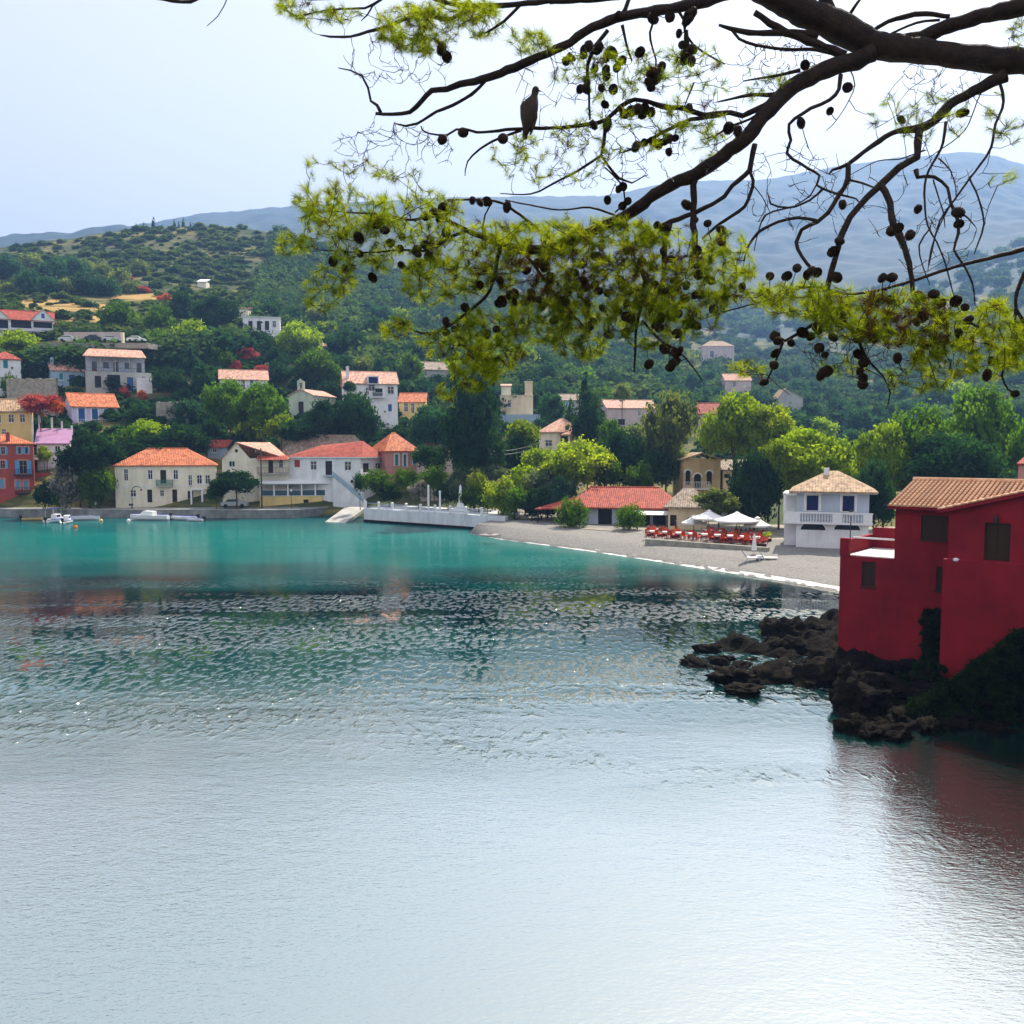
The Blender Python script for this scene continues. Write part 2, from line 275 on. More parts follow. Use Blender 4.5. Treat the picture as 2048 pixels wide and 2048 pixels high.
# ground material: dry grass, earth and green growth, mixed by noise
def groundmat():
    m = bpy.data.materials.new('hill_ground'); m.use_nodes = True; nt = m.node_tree; L = nt.links; b = nt.nodes['Principled BSDF']
    b.inputs['Roughness'].default_value = 0.95; b.inputs['Specular IOR Level'].default_value = 0.1
    tc = _n(nt, 'ShaderNodeTexCoord'); n1 = _n(nt, 'ShaderNodeTexNoise', Scale=0.018, Detail=8.0, Roughness=0.65); L.new(tc.outputs['Object'], n1.inputs['Vector'])
    mp = _n(nt, 'ShaderNodeMapping'); mp.inputs['Scale'].default_value = (0.03, 0.03, 0.22); L.new(tc.outputs['Object'], mp.inputs[0])
    n2 = _n(nt, 'ShaderNodeTexNoise', Scale=3.0, Detail=6.0, Roughness=0.7); L.new(mp.outputs[0], n2.inputs['Vector'])
    c1 = _n(nt, 'ShaderNodeValToRGB'); e = c1.color_ramp.elements; e[0].position = 0.36; e[1].position = 0.60; e[0].color = (0.022, 0.052, 0.016, 1); e[1].color = (0.24, 0.19, 0.06, 1)
    k = c1.color_ramp.elements.new(0.48); k.color = (0.055, 0.07, 0.025, 1)
    mx = _n(nt, 'ShaderNodeMath', operation='ADD'); ms = _n(nt, 'ShaderNodeMath', operation='MULTIPLY'); ms.inputs[1].default_value = 0.5
    L.new(n1.outputs['Fac'], mx.inputs[0]); L.new(n2.outputs['Fac'], mx.inputs[1]); L.new(mx.outputs[0], ms.inputs[0]); L.new(ms.outputs[0], c1.inputs[0]); out = c1.outputs[0]
    for (pp, rad) in (((60, 606), 20), ((150, 612), 22), ((225, 640), 15), ((270, 595), 16), ((130, 640), 9)):
        d = hit(*pp) or 300; c = P(pp[0], pp[1], d)
        vd = _n(nt, 'ShaderNodeVectorMath', operation='DISTANCE'); L.new(tc.outputs['Object'], vd.inputs[0]); vd.inputs[1].default_value = c
        mr = _n(nt, 'ShaderNodeMapRange'); mr.inputs['From Min'].default_value = rad; mr.inputs['From Max'].default_value = rad * 0.4; L.new(vd.outputs['Value'], mr.inputs[0])
        mm = _n(nt, 'ShaderNodeMath', operation='MULTIPLY'); L.new(mr.outputs[0], mm.inputs[0]); L.new(n2.outputs['Fac'], mm.inputs[1])
        m2 = _n(nt, 'ShaderNodeMapRange'); m2.inputs['From Min'].default_value = 0.3; m2.inputs['From Max'].default_value = 0.5; L.new(mm.outputs[0], m2.inputs[0])
        cm = _n(nt, 'ShaderNodeMix', data_type='RGBA'); L.new(m2.outputs[0], cm.inputs[0]); L.new(out, cm.inputs[6]); cm.inputs[7].default_value = (0.42, 0.27, 0.09, 1); out = cm.outputs[2]
    L.new(out, b.inputs['Base Color']); MATS['hill_ground'] = m
groundmat()
mat('mountain_ground', (0.022, 0.045, 0.045), col2=(0.033, 0.058, 0.052), scale=0.012, rough=0.95, bump=1.0)

def terrain_grid(name, us, ds, m):
    U, D = np.meshgrid(us, ds); X = U * D; Z = terr(X, D); V = np.stack([X, D, Z], -1).reshape(-1, 3)
    nu = len(us); r, c = np.meshgrid(np.arange(len(ds) - 1), np.arange(nu - 1), indexing='ij'); q = (r * nu + c).ravel()
    o = link(name, npmesh(name, V, np.stack([q, q + 1, q + nu + 1, q + nu], 1), m, 4)); o.data.shade_smooth(); return tag(o, kind='structure')
us = np.linspace(-1.05, 1.05, 421)
h1 = terrain_grid('hillside', us, np.concatenate([np.linspace(60, 130, 36), np.linspace(131, 300, 170), np.linspace(303, 700, 134)]), 'hill_ground')
h2 = terrain_grid('mountain', us, np.linspace(700, 2600, 230), 'mountain_ground')
tag(h1, 'green and straw hillside rising behind the harbour village'); tag(h2, 'high blue mountain ridge fading in haze')

# ------------------------------------------------------------------ water
def watermat():
    m = bpy.data.materials.new('sea_water'); m.use_nodes = True; nt = m.node_tree; L = nt.links; nt.nodes.remove(nt.nodes['Principled BSDF'])
    out = nt.nodes['Material Output']; tc = _n(nt, 'ShaderNodeTexCoord'); pos = tc.outputs['Object']
    def noise(scale, st, det=3.0, rot=0.0, rough=0.55):
        mp = _n(nt, 'ShaderNodeMapping'); mp.inputs['Scale'].default_value = st; mp.inputs['Rotation'].default_value = (0, 0, rot); L.new(pos, mp.inputs[0])
        n = _n(nt, 'ShaderNodeTexNoise', Scale=scale, Detail=det, Roughness=rough); L.new(mp.outputs[0], n.inputs['Vector']); return n.outputs['Fac']
    def math_(op, a, b):
        n = _n(nt, 'ShaderNodeMath', operation=op)
        for k, x in enumerate((a, b)):
            if isinstance(x, (int, float)): n.inputs[k].default_value = x
            else: L.new(x, n.inputs[k])
        return n.outputs[0]
    def rng_(v, a, b, c, d):
        n = _n(nt, 'ShaderNodeMapRange'); n.interpolation_type = 'SMOOTHSTEP'; L.new(v, n.inputs[0])
        for k, x in zip(('From Min', 'From Max', 'To Min', 'To Max'), (a, b, c, d)): n.inputs[k].default_value = x
        return n.outputs[0]
    sx = _n(nt, 'ShaderNodeSeparateXYZ'); L.new(pos, sx.inputs[0]); X, Y = sx.outputs[0], sx.outputs[1]
    big = noise(0.03, (1, 2.2, 1), 3, 0.15); band = noise(0.10, (0.35, 1.6, 1), 4, 0.12)
    ye = math_('ADD', Y, math_('MULTIPLY', math_('SUBTRACT', big, 0.5), 30.0))
    ye = math_('ADD', ye, math_('MULTIPLY', X, -0.10))
    calm = rng_(ye, 42.0, 74.0, 1.0, 0.06)                 # sheltered water near the village lies almost flat
    near = rng_(ye, 28.0, 43.0, 0.012, 1.0)                  # smooth, faintly rippled water below the headland
    patch = rng_(band, 0.45, 0.60, 0.08, 1.5)
    amp = math_('MULTIPLY', math_('MULTIPLY', calm, near), patch)
    r1 = noise(1.0, (2.7, 1.3, 1), 3, 0.06, 0.5); r2 = noise(5.5, (0.9, 1.2, 1), 2, -0.25, 0.5); r3 = noise(0.55, (0.4, 1.3, 1), 2, 0.15)
    small = math_('MULTIPLY', math_('ADD', math_('MULTIPLY', r2, 0.05), math_('MULTIPLY', r3, 0.09)), math_('ADD', rng_(ye, 28.0, 44.0, 1.0, 0.03), rng_(ye, 62.0, 80.0, 0.0, 0.9)))
    h = math_('ADD', math_('MULTIPLY', rng_(r1, 0.47, 0.76, 0.0, 1.0), 0.25), small)
    h = math_('MULTIPLY', h, amp)
    f1 = noise(6.5, (0.7, 1.5, 1), 3, 0.5, 0.65); f2 = noise(1.3, (0.8, 1.6, 1), 2, 0.55)      # capillary ripples
    h = math_('ADD', h, math_('MULTIPLY', math_('ADD', math_('MULTIPLY', f1, 0.0125), math_('MULTIPLY', f2, 0.012)), math_('MULTIPLY', rng_(ye, 30.0, 46.0, 1.0, 0.0), rng_(X, -14.0, 3.0, 1.9, 0.8))))
    bp = _n(nt, 'ShaderNodeBump', Strength=1.0, Distance=1.0); L.new(h, bp.inputs['Height'])
    # body colour: turquoise over the pale sand by the village, deeper teal farther out
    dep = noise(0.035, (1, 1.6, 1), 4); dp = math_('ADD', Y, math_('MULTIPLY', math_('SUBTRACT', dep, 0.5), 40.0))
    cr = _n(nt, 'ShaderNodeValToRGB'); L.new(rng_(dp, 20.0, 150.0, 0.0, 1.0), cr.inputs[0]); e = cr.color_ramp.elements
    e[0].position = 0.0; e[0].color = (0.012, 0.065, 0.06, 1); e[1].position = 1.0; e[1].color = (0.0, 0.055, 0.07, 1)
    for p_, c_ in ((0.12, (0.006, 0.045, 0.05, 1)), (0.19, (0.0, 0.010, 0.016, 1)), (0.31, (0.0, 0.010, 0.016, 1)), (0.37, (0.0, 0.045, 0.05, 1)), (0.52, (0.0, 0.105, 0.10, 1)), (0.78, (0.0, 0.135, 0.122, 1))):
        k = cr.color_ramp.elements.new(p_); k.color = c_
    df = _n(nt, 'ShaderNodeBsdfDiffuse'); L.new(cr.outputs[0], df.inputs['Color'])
    gl = _n(nt, 'ShaderNodeBsdfGlossy'); L.new(rng_(ye, 60.0, 78.0, 0.02, 0.15), gl.inputs['Roughness']); gl.inputs['Color'].default_value = (1.0, 1, 0.90, 1); L.new(bp.outputs[0], gl.inputs['Normal'])
    fr = _n(nt, 'ShaderNodeFresnel'); fr.inputs['IOR'].default_value = 1.5; L.new(bp.outputs[0], fr.inputs['Normal'])
    ms = _n(nt, 'ShaderNodeMixShader'); calmk = rng_(ye, 55.0, 75.0, 1.0, 0.55)
    fk = math_('MULTIPLY', calmk, math_('ADD', math_('MULTIPLY', math_('POWER', fr.outputs[0], rng_(ye, 30.0, 46.0, 1.0, 0.25)), rng_(ye, 27.0, 46.0, 2.5, 0.64)), rng_(ye, 23.0, 42.0, 0.38, 0.01))); L.new(fk, ms.inputs[0]); L.new(df.outputs[0], ms.inputs[1]); L.new(gl.outputs[0], ms.inputs[2]); L.new(ms.outputs[0], out.inputs['Surface'])
    MATS['sea_water'] = m
watermat()
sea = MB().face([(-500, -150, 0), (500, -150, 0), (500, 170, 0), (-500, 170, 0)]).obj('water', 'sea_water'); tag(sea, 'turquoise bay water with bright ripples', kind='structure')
# ------------------------------------------------------------------ quay, platform, slipway, beach
def strip(name, top, zt, back, m, label, zb=-1.5, kind='structure'):     # block with a water-side face; top edge points as (x, y)
    mb = MB(); f = [Vector((p[0], p[1], zt)) for p in top]; bk = [Vector((p[0] + back[0], p[1] + back[1], zt)) for p in top]
    for i in range(len(f) - 1):
        mb.face([f[i], f[i + 1], bk[i + 1], bk[i]])
        mb.face([Vector((f[i].x, f[i].y, zb)), Vector((f[i + 1].x, f[i + 1].y, zb)), f[i + 1], f[i]])
    mb.face([Vector((f[-1].x, f[-1].y, zb)), Vector((bk[-1].x, bk[-1].y, zb)), bk[-1], f[-1]])
    return tag(mb.obj(name, m), label, kind=kind)
QZ = 1.25
qf = [G(x, y) for x, y in ((-900, 1034), (-100, 1035), (150, 1035), (380, 1036), (520, 1037), (600, 1036), (646, 1031), (700, 1024))]
quay = strip('quay', [(p.x, p.y) for p in qf], QZ, (0, 26), 'quay_stone', 'low grey stone quay along the village waterfront')
mb = MB()
for i in range(len(qf) - 1):           # coping course along the quay edge
    a, b = qf[i], qf[i + 1]; n = 1 if i in (0,) else max(1, int((b - a).length / 1.6))
    if i == 0: continue
    for k in range(n):
        p = a.lerp(b, k / n); q = a.lerp(b, (k + 0.97) / n); MBc = MB(); MBc.slab([(p.x, p.y - 0.06, QZ + 0.12), (q.x, q.y - 0.06, QZ + 0.12), (q.x, q.y + 0.5, QZ + 0.12), (p.x, p.y + 0.5, QZ + 0.12)], 0.116)
        mb.v += [tuple(x) for x in MBc.v]; base = len(mb.v) - len(MBc.v); mb.f += [tuple(j + base for j in f) for f in MBc.f]
tag(mb.obj('coping', 'concrete', quay), kind='stuff')
# raised white terrace wall by the beach
PZ = 1.95
pf = [G(x, y) for x, y in ((728, 1043), (800, 1048), (929, 1057), (1010, 1064))]
platform = strip('terrace_wall', [(p.x, p.y) for p in pf], PZ, (2, 9), 'platform_white', 'whitewashed sea wall under the cafe terrace', kind='structure')
mb = MB(); a = pf[0]; mb.face([(a.x, a.y, -1), (a.x, a.y, PZ), (a.x + 2, a.y + 9, PZ), (a.x + 2, a.y + 9, -1)]); mb.obj('end_face', 'platform_white', platform)
mb = MB()                               # wet dark plinth stones
for i in range(3):
    a, b = pf[i], pf[i + 1]; mb.slab([(a.x, a.y - .35, .32), (b.x, b.y - .35, .32), (b.x, b.y - .004, .32), (a.x, a.y - .004, .32)], 1.2)
mb.obj('plinth', 'rock', platform)
mb = MB(); s0, s1 = G(650, 1044), G(690, 1046); t0, t1 = P(700, 1012, 141), P(728, 1008, 139)
mb.slab([(s0.x, s0.y, 0.02), (s1.x, s1.y, 0.02), (t1.x, t1.y + 2, 1.5), (t0.x - 1, t0.y + 2, 1.5)], 0.5); tag(mb.obj('slipway', 'concrete'), 'pale concrete slipway sloping into the water beside the white sea wall', kind='structure')
# beach of pale pebbles
wl_ = [(940, 1068), (1000, 1079), (1100, 1092), (1200, 1106), (1300, 1121), (1400, 1137), (1500, 1152), (1600, 1168), (1690, 1184), (1900, 1215)]
bk_ = [(960, 1045), (1030, 1049), (1110, 1056), (1200, 1063), (1300, 1074), (1400, 1083), (1480, 1089), (1570, 1092), (1680, 1096), (1900, 1100)]
V = []; T = []; nc = 110; nrw = 14
fx = np.linspace(0, 9, nc)
for i, t in enumerate(fx):
    a = G(np.interp(t, range(10), [q[0] for q in wl_]), np.interp(t, range(10), [q[1] for q in wl_])); bx = np.interp(t, range(10), [q[0] for q in bk_]); by = np.interp(t, range(10), [q[1] for q in bk_]); b = G(bx, by, 1.45)
    for j in range(nrw + 1):
        s = j / nrw - 0.18; p = a.lerp(Vector((b.x, b.y, 0)), s) ; z = (1.45 * (max(s, 0) ** 0.6) if s > 0 else s * 2.0) + 0.05 * math.sin(p.x * 1.3 + p.y) * (s > 0.1) + 0.04 * rng.random()
        if j == nrw: p = Vector((b.x + 2, b.y + 6, 0)); z = 1.45
        V.append((p.x, p.y, z))
for i in range(nc - 1):
    for j in range(nrw): q = i * (nrw + 1) + j; T.append((q, q + nrw + 1, q + nrw + 2, q + 1))
mat('beach_pebbles', (0.13, 0.125, 0.12), col2=(0.30, 0.285, 0.26), scale=4.5, bump=0.05, rough=0.95)
be = link('beach', npmesh('beach', V, T, 'beach_pebbles', 4)); be.data.shade_smooth(); tag(be, 'curved pale pebble beach below the taverna', kind='structure')
mat('foam', (0.62, 0.60, 0.55), col2=(0.85, 0.84, 0.82), scale=3, rough=0.5)
mb = MB(); prev = None
for i, t in enumerate(np.linspace(0, 9, 200)):
    p = G(np.interp(t, range(10), [q[0] for q in wl_]), np.interp(t, range(10), [q[1] for q in wl_])); wd = (0.10 + 0.24 * min(1, t / 3)) * (.75 + .3 * math.sin(i * .37) + .2 * math.sin(i * .91 + 1)); wy = wd * 0.8
    cur = ((p.x - 0.1 * wd, p.y - wy, 0.03), (p.x + 0.3, p.y + wy * 1.3, 0.26))
    if prev: mb.face([prev[0], cur[0], cur[1], prev[1]])
    prev = cur
tag(mb.obj('surf_foam', 'foam'), 'thin bright line of surf along the pebble beach', kind='stuff')
# flat village ground behind quay and beach
mb = MB(); gp = [(-160, 139), (-37, 150), (-26, 150), (-22, 143), (1.0, 118), (7, 106), (22, 93), (36, 84), (60, 80), (120, 90), (130, 150), (-160, 150)]
mat('village_ground', (0.16, 0.14, 0.11), col2=(0.34, 0.30, 0.23), scale=0.4, bump=0.03)
mb.face([(x, y, 1.38) for x, y in gp]); tag(mb.obj('ground', 'village_ground'), 'dusty level ground between the beach and the houses', kind='structure')

# ------------------------------------------------------------------ houses
def grid_wall(mb, o, e, g, W, z0, z1, holes, rec):
    xs = sorted({0, W} | {h[0] for h in holes} | {h[2] for h in holes}); zs = sorted({z0, z1} | {h[1] for h in holes} | {h[3] for h in holes})
    pt = lambda s, z, q=0: o + e * s + g * q + Vector((0, 0, z))
    for i in range(len(xs) - 1):
        for j in range(len(zs) - 1):
            cx, cz = (xs[i] + xs[i + 1]) / 2, (zs[j] + zs[j + 1]) / 2
            if any(h[0] < cx < h[2] and h[1] < cz < h[3] for h in holes): continue
            mb.face([pt(xs[i], zs[j]), pt(xs[i + 1], zs[j]), pt(xs[i + 1], zs[j + 1]), pt(xs[i], zs[j + 1])])
    for a, b, c, d in holes:
        for q in (((a, b), (c, b)), ((c, b), (c, d)), ((c, d), (a, d)), ((a, d), (a, b))):
            mb.face([pt(*q[0]), pt(*q[0], rec), pt(*q[1], rec), pt(*q[1])])
def obox(mb, o, e, g, s0, s1, q0, q1, z0, z1):       # box in a wall's own frame
    i = len(mb.v); pt = lambda s, q, z: tuple(o + e * s + g * q + Vector((0, 0, z)))
    mb.v += [pt(s0, q0, z0), pt(s1, q0, z0), pt(s1, q1, z0), pt(s0, q1, z0), pt(s0, q0, z1), pt(s1, q0, z1), pt(s1, q1, z1), pt(s0, q1, z1)]
    mb.f += [tuple(i + k for k in q) for q in ((0, 3, 2, 1), (4, 5, 6, 7), (0, 1, 5, 4), (1, 2, 6, 5), (2, 3, 7, 6), (3, 0, 4, 7))]
def opening(root, o, e, g, h, st, rec, trim):
    a, b, c, d = h; big = (d - b) > 1.75
    kind, _, colr = st.partition(':')
    nm = {'w': 'window', 'd': 'door', 'o': 'opening', 's': 'window', 'h': 'window'}[kind]
    fr = MB(); ft = 0.07; q0, q1 = rec * 0.45, rec * 0.45 + 0.06
    for bx in ((a, a + ft, b, d), (c - ft, c, b, d), (a + ft, c - ft, d - ft, d), (a + ft, c - ft, b, b + ft)): obox(fr, o, e, g, bx[0], bx[1], q0, q1, bx[2], bx[3])
    if kind in 'wh' and c - a > 0.55:
        m = (a + c) / 2; obox(fr, o, e, g, m - .035, m + .035, q0 + .005, q1 - .005, b + ft, d - ft)
        if d - b > 1.0: obox(fr, o, e, g, a + ft, m - .035, q0 + .01, q1 - .01, b + (d - b) * .6, b + (d - b) * .6 + .05); obox(fr, o, e, g, m + .035, c - ft, q0 + .01, q1 - .01, b + (d - b) * .6, b + (d - b) * .6 + .05)
    if kind in 'wsh' and not big: obox(fr, o, e, g, a - .1, c + .1, -.09, rec * .4, b - .09, b - .004)
    if trim:
        for bx in ((a - .2, a - .003, b, d + .2), (c + .003, c + .2, b, d + .2), (a - .003, c + .003, d + .003, d + .2)): obox(fr, o, e, g, bx[0], bx[1], -.05, .02, bx[2], bx[3])
    fm = trim or ('dark_wood' if kind in 'od' else 'white_paint')
    f = fr.obj(nm, fm, root)
    pn = MB(); obox(pn, o, e, g, a + .002, c - .002, rec - .012, rec + .02, b + .002, d - .002)
    if kind == 'd': pn.obj('door_leaf', colr or 'dark_wood', f)
    elif kind == 's':
        m = (a + c) / 2
        for s0, s1 in ((a + ft, m - .01), (m + .01, c - ft)):
            sh = MB(); obox(sh, o, e, g, s0, s1, rec * .3, rec * .3 + .04, b + ft, d - ft)
            for k in range(1, 5): z = b + (d - b) * k / 5; obox(sh, o, e, g, s0 + .03, s1 - .03, rec * .3 - .02, rec * .3 - .002, z - .02, z + .02)
            sh.obj('shutter', colr, f)
        pn.obj('pane', 'dark_glass', f)
    else:
        pn.obj('pane' if kind in 'wh' else 'dark_interior', 'dark_glass' if kind in 'wh' else 'dark_inside', f)
        if kind == 'h':
            hw = (c - a) / 2
            for s0, s1 in ((a - hw - .03, a - .03), (c + .03, c + hw + .03)):
                sh = MB(); obox(sh, o, e, g, s0, s1, -.06, -.012, b, d)
                for k in range(1, 4): z = b + (d - b) * k / 4; obox(sh, o, e, g, s0 + .04, s1 - .04, -.08, -.061, z - .025, z + .025)
                sh.obj('shutter', colr, f)
LAND = []       # landmarks for describing the trees
HBOX = []
def roof_mesh(kind, W, D, H, rise, oh, ridge=0.5, th=0.16, y0=0.0, peak=0.5):
    mb = MB(); x0, x1, ya, yb = -oh, W + oh, y0 - oh, D + oh; zt = H + 0.05
    if kind == 'gx':
        ym = y0 + (D - y0) * ridge; k = rise / (ym - y0); k2 = rise / (D - ym); ze = zt - oh * k; ze2 = zt - oh * k2; zr = zt + rise
        mb.slab([(x0, ya, ze), (x1, ya, ze), (x1, ym, zr), (x0, ym, zr)], th); mb.slab([(x1, yb, ze2), (x0, yb, ze2), (x0, ym + .002, zr), (x1, ym + .002, zr)], th)
    elif kind == 'gy':
        xm = W * peak; k = rise / xm; k2 = rise / (W - xm); ze = zt - oh * k; ze2 = zt - oh * k2; zr = zt + rise
        mb.slab([(x0, yb, ze), (x0, ya, ze), (xm, ya, zr), (xm, yb, zr)], th); mb.slab([(x1, ya, ze2), (x1, yb, ze2), (xm + .002, yb, zr), (xm + .002, ya, zr)], th)
    elif kind == 'hip':
        rl = ridge; L0 = W + 2 * oh; a = min((D + 2 * oh) / 2, L0 / 2 - .05) if rl == 0.5 else L0 * (1 - rl) / 2; ym = (ya + yb) / 2; zr = zt + rise; ze = zt - 0.12
        A, B, C, D_ = (x0, ya, ze), (x1, ya, ze), (x1, yb, ze), (x0, yb, ze); E, Fp = (x0 + a, ym, zr), (x1 - a, ym, zr)
        mb.face([A, B, Fp, E]); mb.face([B, C, Fp]); mb.face([C, D_, E, Fp]); mb.face([D_, A, E])
        lo = [(p[0], p[1], p[2] - th) for p in (A, B, C, D_)]; mb.face(lo[::-1])
        for p, q, r, s in ((A, B, lo[1], lo[0]), (B, C, lo[2], lo[1]), (C, D_, lo[3], lo[2]), (D_, A, lo[0], lo[3])): mb.face([q, p, s, r])
    elif kind == 'shed':
        mb.slab([(x0, ya, zt - .1), (x1, ya, zt - .1), (x1, yb, zt + rise), (x0, yb, zt + rise)], th)
    elif kind == 'flat':
        mb.box(x0, x1, ya, yb, zt, zt + .2)
    return mb
def house(name, label, cat, A, B, base, eave, D, roof, wm_, rm, F=(), L=(), R_=(), trim=None, peakx=None, chim=(), rec=0.16, found=4.0, oh=0.35, ridge=0.5, land=None, parts=None):
    if A[1] > 155 and A[0] > 0:
        dh = hit(A[0], base + 1)
        if dh: A = (A[0], max(A[1] * .86, min(A[1] * 1.32, dh)))
    if B[1] == 'a':
        u = (B[0] - 1024) / 1773.0; q = P(A[0], base, A[1]); tg = math.tan(R(B[2])); B = (B[0], q.y + tg * (u * q.y - q.x) / (1 - tg * u))
    elif A[1] > 155 and A[0] > 0: B = (B[0], A[1])
    pa = P(A[0], base, A[1]); pb = P(B[0], base, B[1]); e = Vector((pb.x - pa.x, pb.y - pa.y, 0)); W = e.length; e.normalize(); g = Vector((-e.y, e.x, 0))
    z0 = pa.z; H = P(A[0], eave, A[1]).z - z0
    rz = math.atan2(e.y, e.x); root = thing(name, label, cat, (pa.x, pa.y, z0), rz)
    cz = [float(terr(q.x, q.y)) for q in (pa, pa + e * W, pa + g * D, pa + e * W + g * D)]; found = max(found if found < 4 else 1.0, z0 - min(cz) + 0.6)
    X, Y = Vector((1, 0, 0)), Vector((0, 1, 0)); fo = Vector((0, 0, 0))
    faces = {'F': (pa, e, g, W, fo, X, Y, F), 'L': (pa, g, e, D, Vector((0, D, 0)), -Y, X, L), 'R': (pa + e * W, g, -e, D, Vector((W, 0, 0)), Y, -X, R_)}
    wall = MB()
    for key, (o, ax, nrm, Wd, lo, le, lg, wins) in faces.items():
        holes = []
        for wv in wins:
            x0, y0, x1, y1, st = wv; c = []
            for px, py in ((x0, y1), (x1, y0)):
                v = ray(px, py); t = (o - CAM).dot(nrm) / v.dot(nrm); q = CAM + v * t; c.append(((q - o).dot(ax), q.z - z0))
            s0, s1 = sorted((c[0][0], c[1][0]))
            if key == 'L': s0, s1 = D - s1, D - s0
            s0, s1 = max(s0, .12), min(s1, Wd - .12); b, t = c[0][1], min(c[1][1], H - .08)
            if s1 - s0 < .15 or t - b < .15: continue
            hh = (round(s0, 3), round(b, 3), round(s1, 3), round(t, 3)); holes.append(hh); opening(root, lo, le, lg, hh, st, rec, trim)
        grid_wall(wall, lo, le, lg, Wd, -found, H, holes, rec)
    wall.face([(W, D, -found), (0, D, -found), (0, D, H), (W, D, H)]); wall.face([(0, 0, H), (W, 0, H), (W, D, H), (0, D, H)])
    rk, rise = roof[0], roof[1]
    if rk == 'gx': ym = D * ridge; wall.face([(0, D, H), (0, 0, H), (0, ym, H + rise)]); wall.face([(W, 0, H), (W, D, H), (W, ym, H + rise)])
    if rk == 'gy': xm = W * (peakx or .5); wall.face([(0, 0, H), (W, 0, H), (xm, 0, H + rise)]); wall.face([(W, D, H), (0, D, H), (xm, D, H + rise)])
    wall.obj('wall', wm_, root)
    rf = None
    if rk: rf = roof_mesh(rk, W, D, H, rise, oh, ridge, peak=peakx or .5).obj('roof', rm, root, uv=True)
    if rf and rk in ('gx', 'hip') and W > 5:                                   # ridge cap of rounded tiles
        if rk == 'gx': a, b = (-oh, D * ridge, H + .05 + rise), (W + oh, D * ridge, H + .05 + rise)
        else:
            aa = min((D + 2 * oh) / 2, (W + 2 * oh) / 2 - .05) if ridge == .5 else (W + 2 * oh) * (1 - ridge) / 2
            a, b = (-oh + aa, D / 2, H + .05 + rise), (W + oh - aa, D / 2, H + .05 + rise)
        if abs(b[0] - a[0]) > .5: MB().bar(a, b, .11, 6).obj('ridge_cap', rm, rf)
    for cx, cyy, ch in chim:
        cb = MB().box(cx - .3, cx + .3, cyy - .3, cyy + .3, H - .2, H + rise + ch); cb.box(cx - .37, cx + .37, cyy - .37, cyy + .37, H + rise + ch + .002, H + rise + ch + .12); cb.box(cx - .2, cx + .2, cyy - .2, cyy + .2, H + rise + ch + .122, H + rise + ch + .3)
        cb.obj('chimney', wm_, rf or root)
    HBOX.append((min(A[0], B[0]) - 4, eave - 22, max(A[0], B[0]) + 4, base, A[1]))
    if land: LAND.append(((A[0] + B[0]) / 2, (base + eave) / 2, land))
    root['_W'] = W; root['_H'] = H; root['_D'] = D
    return root, W, H, D
def lx(root, px, py, plane_q=0.0):          # pixel -> (along wall, height) in a house's front frame, plane_q metres in front
    o = root.location; rz = root.rotation_euler[2]; e = Vector((math.cos(rz), math.sin(rz), 0)); g = Vector((-e.y, e.x, 0)); oo = o - g * plane_q
    v = ray(px, py); t = (oo - CAM).dot(g) / v.dot(g); q = CAM + v * t; return (q - oo).dot(e), q.z - o.z
def railing(root, x0, x1, y, z, h=0.95, m='dark_metal', step=0.22, rr=.02, name='railing', ret=0.0):
    mb = MB(); mb.box(x0, x1, y - .03, y + .03, z + h - .05, z + h); mb.box(x0, x1, y - .02, y + .02, z + .08, z + .12); n = max(2, int((x1 - x0) / step))
    for k in range(n + 1): x = x0 + (x1 - x0) * k / n; mb.box(x - rr, x + rr, y - rr, y + rr, z, z + h - .052)
    for xx in ((x0, x1) if ret else ()): mb.box(xx - .02, xx + .02, y + .032, y + ret, z + h - .05, z + h); mb.box(xx - .02, xx + .02, y + ret - .04, y + ret, z, z + h - .052)
    return mb.obj(name, m, root)
def balcony(root, x0, x1, z, dep, m='concrete', rm='dark_metal', h=.95, **k):
    b = MB().box(x0, x1, -dep, -.003, z - .15, z).obj('balcony_slab', m, root); railing(b, x0 + .05, x1 - .05, -dep + .06, z + .002, h, rm, ret=dep - .12, **k); return b

# cream quayside house
r, W, H, D = house('quay_house', 'long cream two-storey quayside house with red-orange hipped roof and small green balcony', 'house', (232, 143), (433, 'a', 17), 1016, 930, 9, ('hip', 2.6), 'pale_cream', 'tile_orange',
  F=[(248, 938, 256, 962, 'w'), (296, 940, 305, 959, 'w'), (321, 940, 332, 967, 'd'), (347, 940, 356, 959, 'w'), (377, 950, 384, 974, 'w'), (394, 950, 404, 968, 'w'), (411, 950, 420, 968, 'w'),
     (261, 980, 272, 994, 'w'), (295, 979, 304, 1005, 'd'), (320, 980, 328, 993, 'w'), (345, 979, 354, 1005, 'd'), (376, 982, 386, 1010, 'd')], oh=.3, chim=(), land='the cream quayside house')
x0, z = lx(r, 313, 971); x1, _ = lx(r, 346, 971); balcony(r, x0, x1, z, 1.0, rm='green_paint', step=.16, rr=.04)
x0, z = lx(r, 380, 978, 1.2); x1, _ = lx(r, 406, 978, 1.2); pb_ = MB().box(x0, x1, -1.2, -.003, z - .2, z).obj('porch_roof', 'white_plaster', r); pc = MB().box(x0 + .02, x0 + .3, -1.18, -.9, -.3, z - .202); pc.box(x1 - .3, x1 - .02, -1.18, -.9, -.3, z - .202); pc.obj('porch_post', 'white_plaster', r)
mb = MB().box(-.02, W + .02, -.03, -.002, H * .49, H * .49 + .12); mb.obj('string_course', 'white_plaster', r)
